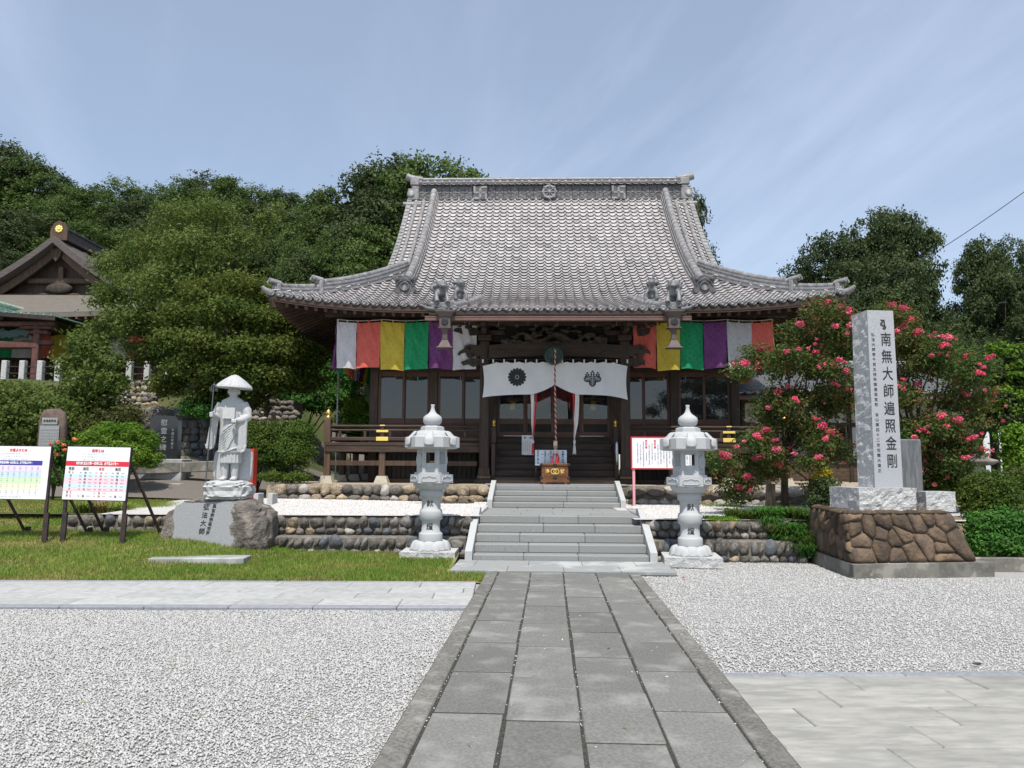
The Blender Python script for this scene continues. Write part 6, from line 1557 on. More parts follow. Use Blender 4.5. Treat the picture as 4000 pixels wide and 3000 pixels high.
sy.tube(sc_([(-.45,.75),(-.30,.80),(-.15,.65),(-.20,.40),(-.45,.30),(-.50,.05),(-.25,.0),(-.15,-.15)]), .011, 6); sy.tube(sc_([(.05,.85),(.10,.45),(.10,.0),(.02,-.35)]), .012, 6); sy.tube(sc_([(.02,-.1),(.22,-.12),(.30,-.40),(.12,-.62),(-.10,-.58),(-.12,-.42)]), .011, 6); sy.build('character', 'ink', ste)
for k, ch in enumerate('弘法大師壱千百五拾年御遠忌宝前 当山第四十二世住職大僧正'):
    z = 2.70-k*.0775
    if ch != ' ': lettering(ste, ch, (.255, .16+.0115*((z-.35)/2.74)-.0005, z), .058, 'ink', depth=.003, name='small_character')
mat('tablet', (.10,.105,.11), .7, (.16,.165,.17), 7, stretch=(3,3,.5))
rb_ = thing('stone_tablet', 'dark weathered inscribed stone tablet behind the tall stele', 'tablet', (6.25, 11.95, .88), R(6))
MB().box((-.06,0,.52),(.48,.16,1.18),bev=.02).build('slab', 'tablet', rb_); MB().box((-.06,-.082,.58),(.38,.006,.90)).build('inscribed_face', 'tablet', rb_)
b2 = thing('granite_block', 'short rough granite block beside the stele base on the plinth', 'stone block', (6.25, 11.50, .885), R(6))
rough_block(0, 0, 0, .48, .34, .30, (.02,.02,.02,.02), 10, 8).build('block', None, b2, fix=False)
# ============================================================ trees and plants
def leaves_np(cen, rad, n, size, seed, asp=.55, out=.5, clump=.0, nclump=0, surf=.55, droop=0.0):
    """leaf faces through the volume of ellipsoid lobes; cen (k,3), rad (k,3)"""
    r = np.random.default_rng(seed); cen = np.asarray(cen, float); rad = np.asarray(rad, float)
    if rad.ndim == 1: rad = np.repeat(rad[:,None], 3, 1)
    wgt = (rad[:,0]*rad[:,2])**.9; wgt /= wgt.sum()
    def sample(m):
        k = r.choice(len(cen), m, p=wgt); d = r.normal(size=(m,3)); d /= np.linalg.norm(d, axis=1, keepdims=True)
        rr = (surf+(1-surf)*r.uniform(size=m))**.8*(.82+.3*r.uniform(size=m)); return k, d, cen[k]+d*rad[k]*rr[:,None]
    if nclump:
        k0, d0, c0 = sample(nclump); j = r.integers(0, nclump, n); d = d0[j]; cs = clump*r.uniform(.6,1.4,nclump)
        p = c0[j]+r.normal(size=(n,3))*cs[j][:,None]*np.array([1,1,.6])
    else: k, d, p = sample(n)
    nm = d*out+r.normal(size=(n,3))*.6+np.array([0,0,.45]); nm /= np.linalg.norm(nm, axis=1, keepdims=True)
    t = r.normal(size=(n,3)); t[:,2] -= droop; t -= nm*(t*nm).sum(1, keepdims=True); t /= np.linalg.norm(t, axis=1, keepdims=True); b = np.cross(nm, t)
    L = size*r.uniform(.65, 1.3, n)[:,None]
    V = np.stack([p-t*L*.5, p+b*L*asp*.5, p+t*L*.55, p-b*L*asp*.5], 1).reshape(-1,3)
    var = r.uniform(.72, 1.25, n)
    return V, var
def leaf_obj(name, V, var, mt, parent=None, mtx=None):
    return link(name, np_mesh(name, V, np.arange(len(V)).reshape(-1,4), mt, smooth=False, var=var), parent, mtx)
def limbs(mb, base, targets, r0, rng_, split=.35):
    base = Vector(base)
    for tg in targets:
        tg = Vector(tg); mid = base.lerp(tg, .5)+Vector((rng_.uniform(-.3,.3), rng_.uniform(-.3,.3), rng_.uniform(0,.3)))*(tg-base).length*.25
        mb.tube([base, base.lerp(mid, .6), mid, tg], [r0, r0*.75, r0*.5, r0*.15], 6)

# ---- forest trees: five kinds of crown shared by all trees
def forest_kind(seed, spread, loose):
    r = random.Random(seed); lob = []
    for k in range(16 if not loose else 13):
        a = r.uniform(0, 2*PI); h = r.uniform(.0, 1); rr = (1-(h-.35)**2*1.5)*r.uniform(.3,1)*spread
        lob.append(((rr*math.cos(a), rr*math.sin(a), 3.6+5.2*h), r.uniform(1.1, 1.9)*(1 if not loose else .78)*(1-.35*h)))
    lob.append(((0,0,8.6), 1.35)); lob.append(((0,0,5.5), 2.2 if not loose else 1.4))
    cen = [c for c, _ in lob]; rad = np.array([(q, q, q*.78) for _, q in lob])
    V, var = leaves_np(cen, rad, 34000 if not loose else 24000, .15, seed, .6, .7, .17, 1150 if not loose else 700)
    mb = MB(); mb.tube([(0,0,-2.5),(.05,0,1.5),(-.05,.1,4),(0,0,7)], [.34,.28,.2,.08], 8); limbs(mb, (0,0,2.6), [c for c in cen if c[2] > 3.5][:9], .13, r)
    return np_mesh('crown', V, np.arange(len(V)).reshape(-1,4), 'leaf_forest', smooth=False, var=var), mb.mesh('trunk', 'bark')
kinds = [forest_kind(11, 2.9, False), forest_kind(23, 3.4, False), forest_kind(37, 2.6, False), forest_kind(41, 3.6, True), forest_kind(59, 3.0, True)]
def forest_tree(u, vtop, D, kind, wsc, label, group, dark=False, zg=None):
    p = atD(u, vtop, D); zgd = tz(p.x, D) if zg is None else zg
    s = (p.z-zgd)/9.75
    label = ('dark green ' if dark else 'olive green ')+('thinly leaved ' if kind > 2 and 'open' not in label else '')+label.replace('dark ', '').replace('green ', '')
    t = thing('forest_tree', label, 'tree', (p.x, D, zgd), random.uniform(0, 6.28), group)
    c_, tr = kinds[kind]
    o = link('crown', c_, t)
    if dark: o.material_slots[0].link = 'OBJECT'; o.material_slots[0].material = M['leaf_deep']
    o.scale = (s*wsc, s*wsc, s); o = link('trunk', tr, t); o.scale = (s*min(1, wsc), s*min(1, wsc), s*.97)
    return t
rr = random.Random(3)
for u, v in ((-160,470),(-20,540),(110,585),(200,660),(300,715),(390,730),(475,690),(570,750),(660,725),(735,690),(815,672),(900,690),(985,705),(1070,735),(1150,750),(1240,770)):
    forest_tree(u, v+rr.uniform(-8,12), rr.uniform(58,66), rr.randrange(3), rr.uniform(1.0,1.3), 'broadleaved tree on the skyline of the wooded hill', 'trees along the hill skyline', rr.random() < .4)
for k in range(12):
    forest_tree(-150+k*125+rr.uniform(-30,30), 850+rr.uniform(-40,50), rr.uniform(48,54), rr.randrange(3), rr.uniform(1.05,1.35), 'broadleaved tree in the middle of the wooded slope', 'trees on the wooded slope', rr.random() < .5)
for k in range(10):
    forest_tree(-60+k*150+rr.uniform(-40,40), 1010+rr.uniform(-50,60), rr.uniform(44,47), rr.randrange(5), rr.uniform(1.0,1.3), 'smaller tree low on the wooded slope behind the halls', 'trees low on the wooded slope', rr.random() < .5)
for u, v, D, k, w_ in ((1330,735,44,0,.9),(1420,655,43,1,.9),(1500,605,42,2,.9),(1590,600,44,0,.9),(1690,598,42,1,.85),(1790,630,43,2,.8),(1880,675,44,4,.75),(1300,900,40,1,.9),(1420,860,39,2,.9),(1210,960,40,0,.95),(1120,1010,38,2,.9)):
    forest_tree(u, v, D, k, w_, 'tall dense tree crowding behind the left end of the main roof', 'tall trees behind the main roof', rr.random() < .35)
for u, v, D, w_ in ((2680,715,40,.5),(2715,880,41,.5)):
    forest_tree(u, v, D, 4, w_, 'narrow tree showing past the right end of the main roof', 'trees past the right end of the roof', True, 1.0)
for u, v, D, k, w_ in ((3130,1010,50,3,.75),(3255,890,46,1,.62),(3370,815,46,0,.62),(3480,800,47,2,.62),(3560,830,47,4,.5),(3330,1000,42,2,.85),(3470,970,43,1,.70),(3020,1090,54,4,.8)):
    forest_tree(u, v, D, k, w_, 'big dark camphor tree behind the low tiled house', 'big trees behind the low house', True, .9)
for u, v, D, k, w_ in ((3770,990,50,3,.42),(3830,905,50,4,.55),(3930,915,51,3,.5),(4040,930,52,3,.6),(3880,1010,48,4,.6),(3990,1180,46,4,.6),(4120,1080,46,1,.8)):
    forest_tree(u, v, D, k, w_, 'open crowned tree with sky between its branches beyond the garden', 'open crowned trees beyond the garden', True, .9)
for u, v, D, k, w_ in ((3640,1400,38,3,1.1),(3800,1340,36,4,1.2),(3950,1350,38,3,1.2),(3480,1300,38,1,1.1),(3200,1260,40,2,1.1),(3330,1230,39,0,1.0),(3060,1250,44,1,1.1)):
    forest_tree(u, v, D, k, w_, 'lower green tree filling the gap behind the low tiled house', 'lower trees behind the low house', False, .9)

# ---- named trees near the lane
def tree(name, label, base, lobes, n, size, mt, nclump, clump, trunk_r, seed, asp=.5, bark='bark', extra=None, surf=.45, fork=.3):
    t = thing(name, label, 'tree', base); cen = [Vector(c)-Vector(base) for c, _ in lobes]; rad = [q for _, q in lobes]
    V, var = leaves_np([tuple(c) for c in cen], rad, n, size, seed, asp, .6, clump, nclump, surf)
    leaf_obj('crown', V, var, mt, t)
    top = Vector((sum(c.x for c in cen)/len(cen), sum(c.y for c in cen)/len(cen), min(c.z for c in cen)))
    fk = Vector((top.x*fork, top.y*fork, max(.4, top.z*.8))); mb = MB(); r_ = random.Random(seed)
    mb.tube([(0,0,-.4), (fk.x*.3, fk.y*.3, fk.z*.4), fk], [trunk_r*1.2, trunk_r, trunk_r*.85], 9); limbs(mb, fk, [fk+(c-fk)*1.08 for c in cen], trunk_r*.5, r_); mb.build('trunk', bark, t); return t
def px_lobes(lst, D0): return [(tuple(atD(u, v, D0+dd)), (ru*D0/2950, ru*D0/2950, rv*D0/2950)) for u, v, ru, rv, dd in lst]
tree('cherry_tree', 'wide loose cherry tree spreading in front of the left hall roof', (-11.6, 24.5, tz(-11.6,24.5)),
     px_lobes([(700,850,110,70,0),(850,830,90,50,-.5),(600,960,130,80,.5),(760,980,150,90,-1),(940,960,110,70,0),(1040,880,50,60,.5),(470,1040,110,70,1),(520,1130,120,70,0),(680,1110,140,90,-1),(840,1100,130,80,0),(400,1160,70,50,0),(480,1250,90,70,-.5),(620,1250,120,80,0),(760,1230,120,70,.5),(1080,820,30,50,1),(400,1300,60,60,1),(560,1370,80,60,0),(700,900,80,60,2)], 23.5), 40000, .115, 'leaf_cherry', 1500, .15, .20, 5, .42)
tree('maple_tree', 'dense yellow green maple beside the statue and the hall eave', (-7.6, 21.6, tz(-7.6,21.6)),
     px_lobes([(800,1140,100,45,0),(950,1110,120,40,-.3),(1080,1160,110,45,0),(720,1230,110,45,.3),(880,1220,130,50,-.8),(1020,1250,130,50,-.4),(1160,1270,100,45,.3),(680,1330,90,45,0),(820,1340,120,50,-.8),(970,1370,130,50,-1),(1110,1370,120,50,-.4),(1210,1400,80,50,0),(740,1440,110,50,0),(880,1460,120,50,-.6),(1030,1480,130,50,-.8),(1160,1490,110,45,0),(660,1500,70,40,.3),(820,1540,90,40,0),(970,1560,90,35,0)], 21.0), 46000, .092, 'leaf_maple', 1900, .14, .20, 6, .7)
tree('garden_tree', 'slim light green young tree rising over the hillside shrubs', (-12.6, 21.8, tz(-12.6,21.8)),
     px_lobes([(330,1330,60,50,0),(400,1400,80,60,0),(300,1430,70,60,.3),(360,1500,90,60,-.3),(440,1500,60,60,0),(290,1550,80,50,0),(380,1600,90,50,0),(460,1590,50,40,.2)], 21.3), 9000, .13, 'leaf_cherry', 700, .14, .09, 8, .42)

# ---- shrubs
def shrub(name, label, base, lobes, n, size, mt, seed, nclump=0, clump=.08, asp=.5, cat='shrub', group=None, surf=.6, extra=None, droop=0.0):
    t = thing(name, label, cat, base, 0, group); cen = [tuple(Vector(c)-Vector(base)) for c, _ in lobes]; rad = [q for _, q in lobes]
    V, var = leaves_np(cen, rad, n, size, seed, asp, .8, clump, nclump, surf, droop); leaf_obj('foliage', V, var, mt, t)
    mb = MB(); r_ = random.Random(seed)
    for c in cen: mb.tube([(r_.uniform(-.08,.08), r_.uniform(-.08,.08), -.15), (c[0]*.5, c[1]*.5, c[2]*.5), c], [.03,.02,.008], 5)
    mb.build('stem', 'bark', t); return t
def pxs(lst, D0): return px_lobes(lst, D0)
def gbase(u, D, zfn=None): x = (u-2000)/2950*D; return (x, D, tz(x, D) if zfn is None else zfn)
shrub('hillside_shrub', 'brownish green shrub mass on the bank below the left hall fence', gbase(90,21), pxs([(0,1550,110,45,0),(120,1550,110,45,0),(40,1590,120,60,-.3),(170,1590,120,70,-.3),(0,1660,110,60,-.6),(110,1660,120,70,-.6),(240,1640,90,70,-.3)], 20.5), 16000, .11, 'leaf_cherry', 12, 520, .17)
shrub('hillside_shrub', 'green shrub with long shoots above the cobble bank', gbase(60,22), pxs([(20,1530,70,35,0),(120,1540,70,30,0),(-20,1560,60,50,0)], 21.5), 6000, .10, 'leaf_cherry', 13, 400, .10)
shrub('hillside_shrub', 'low shrub trailing over the cobble bank under the young tree', gbase(470,21.5), pxs([(420,1640,70,40,0),(330,1680,90,45,-.3),(500,1620,50,35,0)], 20.8), 6000, .09, 'leaf_brown', 14, 400, .09)
shrub('nandina_shrub', 'bright green feathery shrub behind the pink and blue notice board', gbase(440,17.6), pxs([(360,1720,60,40,0),(430,1690,70,40,0),(510,1690,60,40,0),(570,1720,50,40,0),(330,1780,60,45,-.2),(420,1770,80,55,-.3),(520,1780,70,50,-.2),(590,1790,40,40,0)], 17.2), 14000, .085, 'leaf_bright', 15, 1400, .05, .3)
for k, (u0, seed) in enumerate(((1010, 16), (1130, 17))):
    shrub('azalea_hedge', ('clipped azalea hedge touching the red cabinet' if k == 0 else 'clipped azalea hedge at the edge of the lane, farther from the red cabinet'), gbase(u0,18.3), pxs([(u0-30,1690,55,45,0),(u0+40,1680,60,45,0),(u0,1760,75,60,-.2),(u0+50,1770,55,60,0),(u0-40,1830,40,40,0)], 18.0), 9000, .06, 'leaf_hedge', seed, 900, .05)
shrub('garden_shrub', 'fresh green shrub bank behind the left end of the veranda', gbase(1180,27), pxs([(1100,1500,60,50,0),(1180,1470,70,60,0),(1270,1450,70,60,0),(1350,1480,60,60,0),(1140,1560,80,50,-.5),(1250,1550,90,60,-.5),(1350,1560,70,50,0)], 27), 13000, .12, 'leaf_fresh', 18, 1000, .12)
shrub('garden_shrub', 'light green shrub against the left corner of the hall', gbase(1385,22.5), pxs([(1390,1590,50,40,0),(1420,1620,40,40,0),(1360,1650,50,40,0),(1410,1690,50,40,0)], 22.5), 5000, .09, 'leaf_bright', 19, 400, .08)
shrub('garden_shrub', 'dark fern like shrub at the foot of the maple', gbase(860,21), pxs([(820,1610,60,30,0),(900,1600,60,35,0),(760,1590,50,35,.2)], 20.6), 4500, .09, 'leaf_fresh', 20, 300, .08)
shrub('garden_shrub', 'low shrub under the left veranda corner beside the lane', gbase(1130,17.6), pxs([(1060,1860,60,18,0),(1160,1862,60,18,0)], 17.6), 3500, .05, 'leaf_hedge', 21, 300, .04)
zn = shrub('zinnia_plant', 'leafy plant with orange flowers beside the notice boards', gbase(225,15.8), pxs([(210,1780,30,40,0),(240,1760,30,40,0),(225,1850,40,50,0)], 15.6), 2500, .07, 'leaf_fresh', 22, 200, .05, cat='flower')
for k, (u, v) in enumerate(((200,1735),(228,1727),(205,1768),(224,1776),(251,1757),(248,1738),(293,1715))):
    p = atD(u, v, 15.45)-zn.location; V, var = leaves_np([tuple(p)], np.array([(.045,.045,.03)]), 60, .04, 200+k, .7, .5); leaf_obj('flower_head', V, var, 'flower_orange', zn)
def tuft(name, label, base, n, h, spread, mt, seed, cat='plant', group=None, wd=.014):
    """arching strap leaves"""
    t = thing(name, label, cat, base, 0, group); r_ = np.random.default_rng(seed); V, F = [], []
    for i in range(n):
        a = r_.uniform(0, 2*PI); hh = h*r_.uniform(.6, 1.15); sp = spread*r_.uniform(.3, 1.1); o = r_.normal(size=2)*spread*.22; d = np.array([math.cos(a), math.sin(a)]); s = np.array([-d[1], d[0]])*wd/2
        for k, (f, z) in enumerate(((0,0),(.35,.75),(.72,.95),(1.0,.70))):
            c = o+d*sp*f; ww = (1, .9, .6, .08)[k]; V += [(c[0]-s[0]*ww, c[1]-s[1]*ww, hh*z), (c[0]+s[0]*ww, c[1]+s[1]*ww, hh*z)]
        b = 8*i; F += [(b,b+1,b+3,b+2),(b+2,b+3,b+5,b+4),(b+4,b+5,b+7,b+6)]
    me = np_mesh('leaf_tuft', V, F, mt, smooth=False, var=np.repeat(r_.uniform(.7,1.25,n), 3)); link('leaf_tuft', me, t); return t
for k, (u, v, D) in enumerate(((330,1995,14.3),(400,1985,14.4),(470,1990,14.3))):
    p = atD(u, v, D); tuft('grass_tuft', 'arching yellow green grass tuft above the cobble wall', (p.x, D, float(lawn_z(p.x, D))), 260, .22, .30, 'straw' if k == 1 else 'leaf_grass', 30+k, 'grass', 'grass tufts behind the notice boards')
for k, (u, v, D) in enumerate(((2920,2030,13.25),(2990,2045,13.2),(3050,2060,13.1),(3110,2080,12.9),(3140,2120,12.75),(3080,2015,13.5),(2870,2010,13.4),(3150,2150,12.6),(3120,2040,13.2),(3060,2100,12.85),(3100,2130,12.7),(3030,2030,13.3),(3140,2090,12.95),(3165,2060,13.2),(3040,2075,12.95),(3085,2060,12.9),(3120,2105,12.75),(3010,2045,13.05),(3160,2120,12.7))):
    p = atD(u, v, D); z = float(terr_r(p.x, D)) if D > 13.15 else max(.05, p.z-.10); tuft('mondo_grass', 'dark green arching lily turf clump between cobble wall and plinth', (p.x, D, z), 210, .14+.10*((k*37)%10)/10, .34, 'leaf_fresh' if k % 2 else 'leaf_hedge', 40+k, 'grass', 'lily turf clumps beside the plinth', .016)
for k, (u, v, w_) in enumerate(((2830,1975,90),(2960,1965,110),(3080,1975,90),(2800,2022,60))):
    p = atZ(u, v, .71); pts_ = np.column_stack([p.x+rng.normal(size=1500)*w_*p.y/2950*.5, p.y+rng.normal(size=1500)*.22, np.full(1500, .69)])
    blades('moss', pts_, .02, .06, .015, 'leaf_bright', ('yellow green moss below the boulder wall, left of the bark stump', 'yellow green moss around the old crape myrtle stump', 'yellow green moss between stump and plinth', 'small moss cushion on the white gravel')[k], .8, 'moss')
for k, (u, v) in enumerate(((1640,1972),(1728,1962))):
    p = atZ(u, v, .70); pts_ = np.column_stack([p.x+rng.normal(size=500)*.10, p.y+rng.normal(size=500)*.07, np.full(500, .69)]); blades('moss', pts_, .03, .07, .015, 'leaf_hedge', 'small moss cushion behind the lawn side lantern', .7, 'moss')
dw = atZ(1770, 1972, .70); drf = thing('driftwood', 'weathered grey branch lying on the white gravel', 'branch', (dw.x, dw.y, .70)); MB().tube([(-.35,0,.03),(-.1,.03,.05),(.2,-.02,.04),(.45,.05,.05)], [.03,.035,.03,.015], 7).build('limb', 'bark', drf); MB().tube([(-.25,-.10,.03),(.1,-.06,.03),(.40,-.02,.03)], [.015,.02,.012], 6).build('twig', 'bark', drf)
p = atD(3210,1840,16.9); shrub('croton_shrub', 'small yellow leaved shrub beside the right veranda', (p.x,16.9,.72), pxs([(3205,1830,28,25,0),(3225,1850,25,25,0),(3200,1870,30,25,0)], 16.9), 700, .12, 'leaf_yellow', 51, 0, .05, .3)
p = atD(3240,1950,13.9); shrub('garden_shrub', 'dark glossy shrub against the back of the plinth', (p.x,13.9,.65), pxs([(3220,1900,40,40,0),(3260,1930,45,40,0),(3200,1960,40,40,0)], 13.9), 4000, .06, 'leaf_deep', 52, 300, .05)
rbx = shrub('round_shrub', 'clipped round azalea bush right of the plinth', (8.55,13.7,.62), pxs([(3865,1920,95,85,0),(3830,1950,70,70,0),(3910,1960,80,80,0),(3860,1990,90,60,0)], 13.6), 14000, .055, 'leaf_hedge', 53, 1500, .045, surf=.8)
shrub('leafy_shrub', 'fresh green leafy bush behind the concrete kerb', (7.9,12.2,.2), pxs([(3840,2050,60,55,0),(3920,2040,70,60,0),(4000,2060,70,60,0),(3850,2120,70,50,-.1),(3940,2120,80,55,-.15),(4030,2120,70,60,0),(3820,2150,40,35,-.1)], 12.2), 16000, .06, 'leaf_fresh', 54, 1500, .045)
shrub('garden_shrub', 'yellow green bush by the mossy old lantern', (10.5,15.6,.65), pxs([(3960,1710,50,50,0),(4020,1720,60,60,0),(3980,1780,60,50,0)], 15.6), 5000, .08, 'leaf_bright', 55, 450, .06)
shrub('garden_shrub', 'low dark shrub at the far side of the round azalea', (10.2,14.6,.65), pxs([(3990,1880,60,50,0),(4040,1900,60,50,0),(3720,1900,50,60,.2),(3650,1880,50,60,.4),(3600,1930,40,50,.4)], 14.8), 7000, .07, 'leaf_hedge', 56, 600, .06)
pin = tree('yew_tree', 'dark cloud pruned tree tipped with fresh yellow green shoots', (12.9,19.5,.7), pxs([(3900,1380,60,40,0),(3980,1400,70,40,0),(3850,1440,60,40,-.3),(3940,1480,80,45,0),(3880,1560,90,50,0),(3980,1570,80,50,.3),(3920,1640,90,40,0),(4040,1500,60,60,0),(3850,1640,60,40,.3)], 19.5), 14000, .11, 'leaf_deep', 900, .12, .12, 57, .4)
V, var = leaves_np([tuple(atD(u, v, 19.1)-Vector((12.9,19.5,.7))) for u, v in ((3850,1410),(3900,1360),(3960,1370),(4000,1420),(3930,1450),(3980,1480),(3890,1520),(3840,1470),(3960,1540),(3870,1580),(3990,1600))], np.array([(.34,.3,.16)]*11), 2600, .12, 58, .5, .8, .06, 160); leaf_obj('new_shoots', V, var, 'leaf_bright', pin)

# ---- crape myrtles in flower
def zpx(x, y): return 2800+x*.7233, 1100+y*.7233
FA = [(450,225),(600,105),(240,365),(150,440),(375,375),(440,365),(530,380),(510,280),(640,240),(660,420),(700,485),(400,570),(330,600),(280,680),(420,630),(700,580),(630,550),(270,800),(215,830),(570,780),(610,810),(655,830),(585,850),(320,905),(235,945),(50,940),(120,1110),(330,980),(545,950),(165,1050),(590,1090),(570,445),(630,610),(530,740),(730,235),(710,160)]
FB = [(970,265),(1000,240),(1030,200),(1090,270),(1150,300),(1220,295),(1250,300),(1230,340),(1080,555),(1340,410),(1440,460),(1470,410),(1410,490),(1350,610),(1140,740),(1215,720),(1295,745),(1310,775),(1240,780),(1345,850),(1385,840),(1065,840),(1110,800),(1025,890),(1085,920),(1085,1030),(1215,820),(1340,950),(1310,970),(1430,900),(1160,400),(980,565),(940,130),(1000,140)]
def myrtle(label, base, F, inner, D0, seed):
    r_ = random.Random(seed); t = thing('crape_myrtle', label, 'tree', base); bv = Vector(base); lob, rad, ends = [], [], []
    for x, y in F:
        u, v = zpx(x, y); p = atD(u, v, D0+r_.uniform(-.9,.1)); ends.append(p-bv); q = p+Vector((0,.32,-.10))-bv; lob.append(tuple(q)); s = r_.uniform(.20,.32); rad.append((s*1.2,s,s*.8))
    for x, y, w_, h_ in inner:
        u, v = zpx(x, y); p = atD(u, v, D0+r_.uniform(-.2,.9))-bv; lob.append(tuple(p)); rad.append((w_*.7233*D0/2950, .5, h_*.7233*D0/2950))
    V, var = leaves_np(lob, rad, 36000, .068, seed, .5, .6, .09, 3200, .3); leaf_obj('crown', V, var, 'leaf_myrtle', t)
    V, var = leaves_np(lob, np.array(rad)*1.12, 5200, .058, seed+1, .5, .6, .05, 420, .85); leaf_obj('young_leaves', V, var, 'leaf_bronze', t)
    for k, e in enumerate(ends):
        s = r_.uniform(.045, .095); V, var = leaves_np([tuple(e), tuple(e+Vector((r_.uniform(-.1,.1),0,r_.uniform(-.06,.06))))], np.array([(s*1.2,s,s*.8),(s*.7,s*.7,s*.6)]), int(210*s/.1), .034, seed+10+k, .8, .6, 0, 0, .5); leaf_obj('flower_cluster', V, var, 'flower_pink', t)
    for k in range(34):
        e = Vector(r_.choice(lob)); e = e+Vector((r_.uniform(-.4,.4), -.30-r_.uniform(0,.2), r_.uniform(-.25,.3))); s = r_.uniform(.022,.045)
        V, var = leaves_np([tuple(e)], np.array([(s*1.2,s,s)]), 26, .032, seed+80+k, .8, .6, 0, 0, .5); leaf_obj('flower_cluster', V, var, 'flower_pink', t)
    mb = MB(); fk = [Vector((.02,0,1.0)), Vector((.15,.1,1.25)), Vector((-.1,.1,1.15))]
    mb.tube([(0,0,-.2),(0,0,.5),(.02,0,1.0)], [.09,.075,.06], 8); limbs(mb, fk[0], [Vector(q) for q in lob[::3]], .035, r_); mb.build('trunk', 'bark', t); return t
myrtle('crape myrtle in pink flower between the hall veranda and the stele', (5.45, 15.2, .70), FA, [(500,330,90,50),(350,480,90,60),(560,480,110,60),(480,620,130,60),(640,680,90,80),(380,760,110,70),(520,850,120,70),(650,920,80,70),(250,880,90,50),(620,220,80,60),(700,330,60,90),(720,560,40,120),(600,330,90,60)], 14.6, 71)
myrtle('crape myrtle in pink flower spreading to the right behind the stele', (8.2, 15.4, .70), FB, [(1000,330,70,70),(1100,380,110,60),(1050,480,90,60),(1200,470,110,60),(1320,520,90,50),(1010,200,50,50),(1040,640,60,60),(1250,600,90,40),(1380,680,70,60),(1150,800,110,60),(1280,850,100,60),(1180,930,110,60),(1380,760,60,50),(1010,780,40,60),(1200,330,80,40),(1420,620,60,50)], 14.9, 91)
# old stump of the near tree, with a ring of earth
sp = atZ(3010, 2000, .66); stp = thing('tree_stump', 'pale barked cut tree stump in a dark earth ring above the cobble wall', 'tree stump', (sp.x, sp.y, .66), 0)
MB().tube([(0,0,-.1),(.0,0,.2),(.02,0,.56)], [.12,.095,.09], 12).build('trunk', 'bark_pale', stp); vs, fs = lump(5, 3, .15, 2); MB().add([(a*.42,b*.32,c*.12-.01) for a,b,c in vs], fs, True).build('earth_ring', 'soil', stp)
# ============================================================ older hall at the left, on the bank
LH = thing('old_hall', 'older timber hall with brown gabled roof and green copper portico on the bank', 'temple', (-21.8, 33.0, 4.55))
def lb(name, c, d, mt, bev=.015, par=None, rot=None): return MB().box(c, d, rot, bev).build(name, mt, par or LH)
GZ, GY = 7.75, 2.0           # apex height above the base, front of the gable
def gx(t): return 3.9*t           # along the slope
def gzz(t): return GZ-3.0*t+.55*t*(t-1)*-1*-1.2 if False else GZ-3.35*t+.75*t*t
for sx in (-1, 1):
    up = MB(); tk_ = .34
    f = lambda a, b, o: (sx*gx(a), GY-.15+b*9.5, gzz(a)+o)
    up.grid(lambda a, b: f(a, b, 0), 14, 12); up.grid(lambda a, b: f(a, b, -tk_), 14, 2); up.grid(lambda a, b: f(a, 0, -tk_*b), 14, 2); up.grid(lambda a, b: f(a, 1, -tk_*b), 14, 2); up.grid(lambda a, b: f(1, a, -tk_*b), 4, 2)
    up.build('roof', 'shingle', LH, fix=False)
    bg_ = MB(); g = lambda a, b, y: (sx*(gx(a)*.93), GY+.30+y, gzz(a)-.36-.42*b); bg_.grid(lambda a, b: g(a, b, 0), 14, 2); bg_.grid(lambda a, b: g(a, b, .12), 14, 2); bg_.grid(lambda a, b: g(a, 1, .12*b), 14, 2); bg_.build('barge_board', 'timber_brown', LH, fix=False)
gw = MB(); n = 15
gw.add([(3.5*(2*i/(n-1)-1), GY+.9, gzz(abs(2*i/(n-1)-1)*.9)-.4) for i in range(n)]+[(3.5*(2*i/(n-1)-1), GY+.9, 4.2) for i in range(n)], [(i,i+1,n+i+1,n+i) for i in range(n-1)]); gw.build('gable_wall', 'timber', LH, fix=False)
for z, w_ in ((5.0,5.2),(5.75,3.2)): lb('gable_beam', (0, GY+.75, z), (w_, .25, .28), 'timber_brown', .04)
lb('gable_post', (0, GY+.72, 6.1), (.25,.2,.7), 'timber_brown', .04); vs, fs = lump(3, 2, .2, 2); MB().add([(a*.7, GY+.62+b*.12, 5.35+c*.3) for a,b,c in vs], fs, True).build('gable_carving', 'carving', LH)
pe = MB(); pe.prism([(-.3,0),(-.22,-.35),(0,-.62),(.22,-.35),(.3,0)], -.05, .05, mtx=Matrix.Translation((0,GY+.22,GZ-.55)) @ Matrix.Rotation(PI/2,4,'X')); pe.build('gable_pendant', 'timber_brown', LH)
# ridge with end board
for k, (w_, h_) in enumerate(((.60,.12),(.54,.12),(.50,.12),(.46,.12),(.56,.10))): lb('ridge_course', (0, GY+5.0, GZ+.02+.125*k), (w_, 9.2, h_), 'shingle' if k < 4 else 'tile_dark', .01)
re = MB(); re.prism([(-.42,-.1),(-.40,.45),(-.25,.75),(0,.88),(.25,.75),(.40,.45),(.42,-.1)], -.06, .06, mtx=Matrix.Translation((0,GY+.34,GZ)) @ Matrix.Rotation(PI/2,4,'X')); reo = re.build('ridge_end_board', 'timber_brown', LH)
cg = MB()
for k in range(8): a = k*PI/4; cg.lathe([(.0,.0),(.07,.0),(.06,.03),(.0,.035)], 8, mtx=Matrix.Translation((.13*math.cos(a), GY+.28, GZ+.45+.13*math.sin(a))) @ Matrix.Rotation(PI/2,4,'X'))
cg.lathe([(.0,.0),(.08,.0),(.07,.045),(.0,.05)], 10, mtx=Matrix.Translation((0,GY+.28,GZ+.45)) @ Matrix.Rotation(PI/2,4,'X')); cg.build('crest', 'gold_paint', reo)
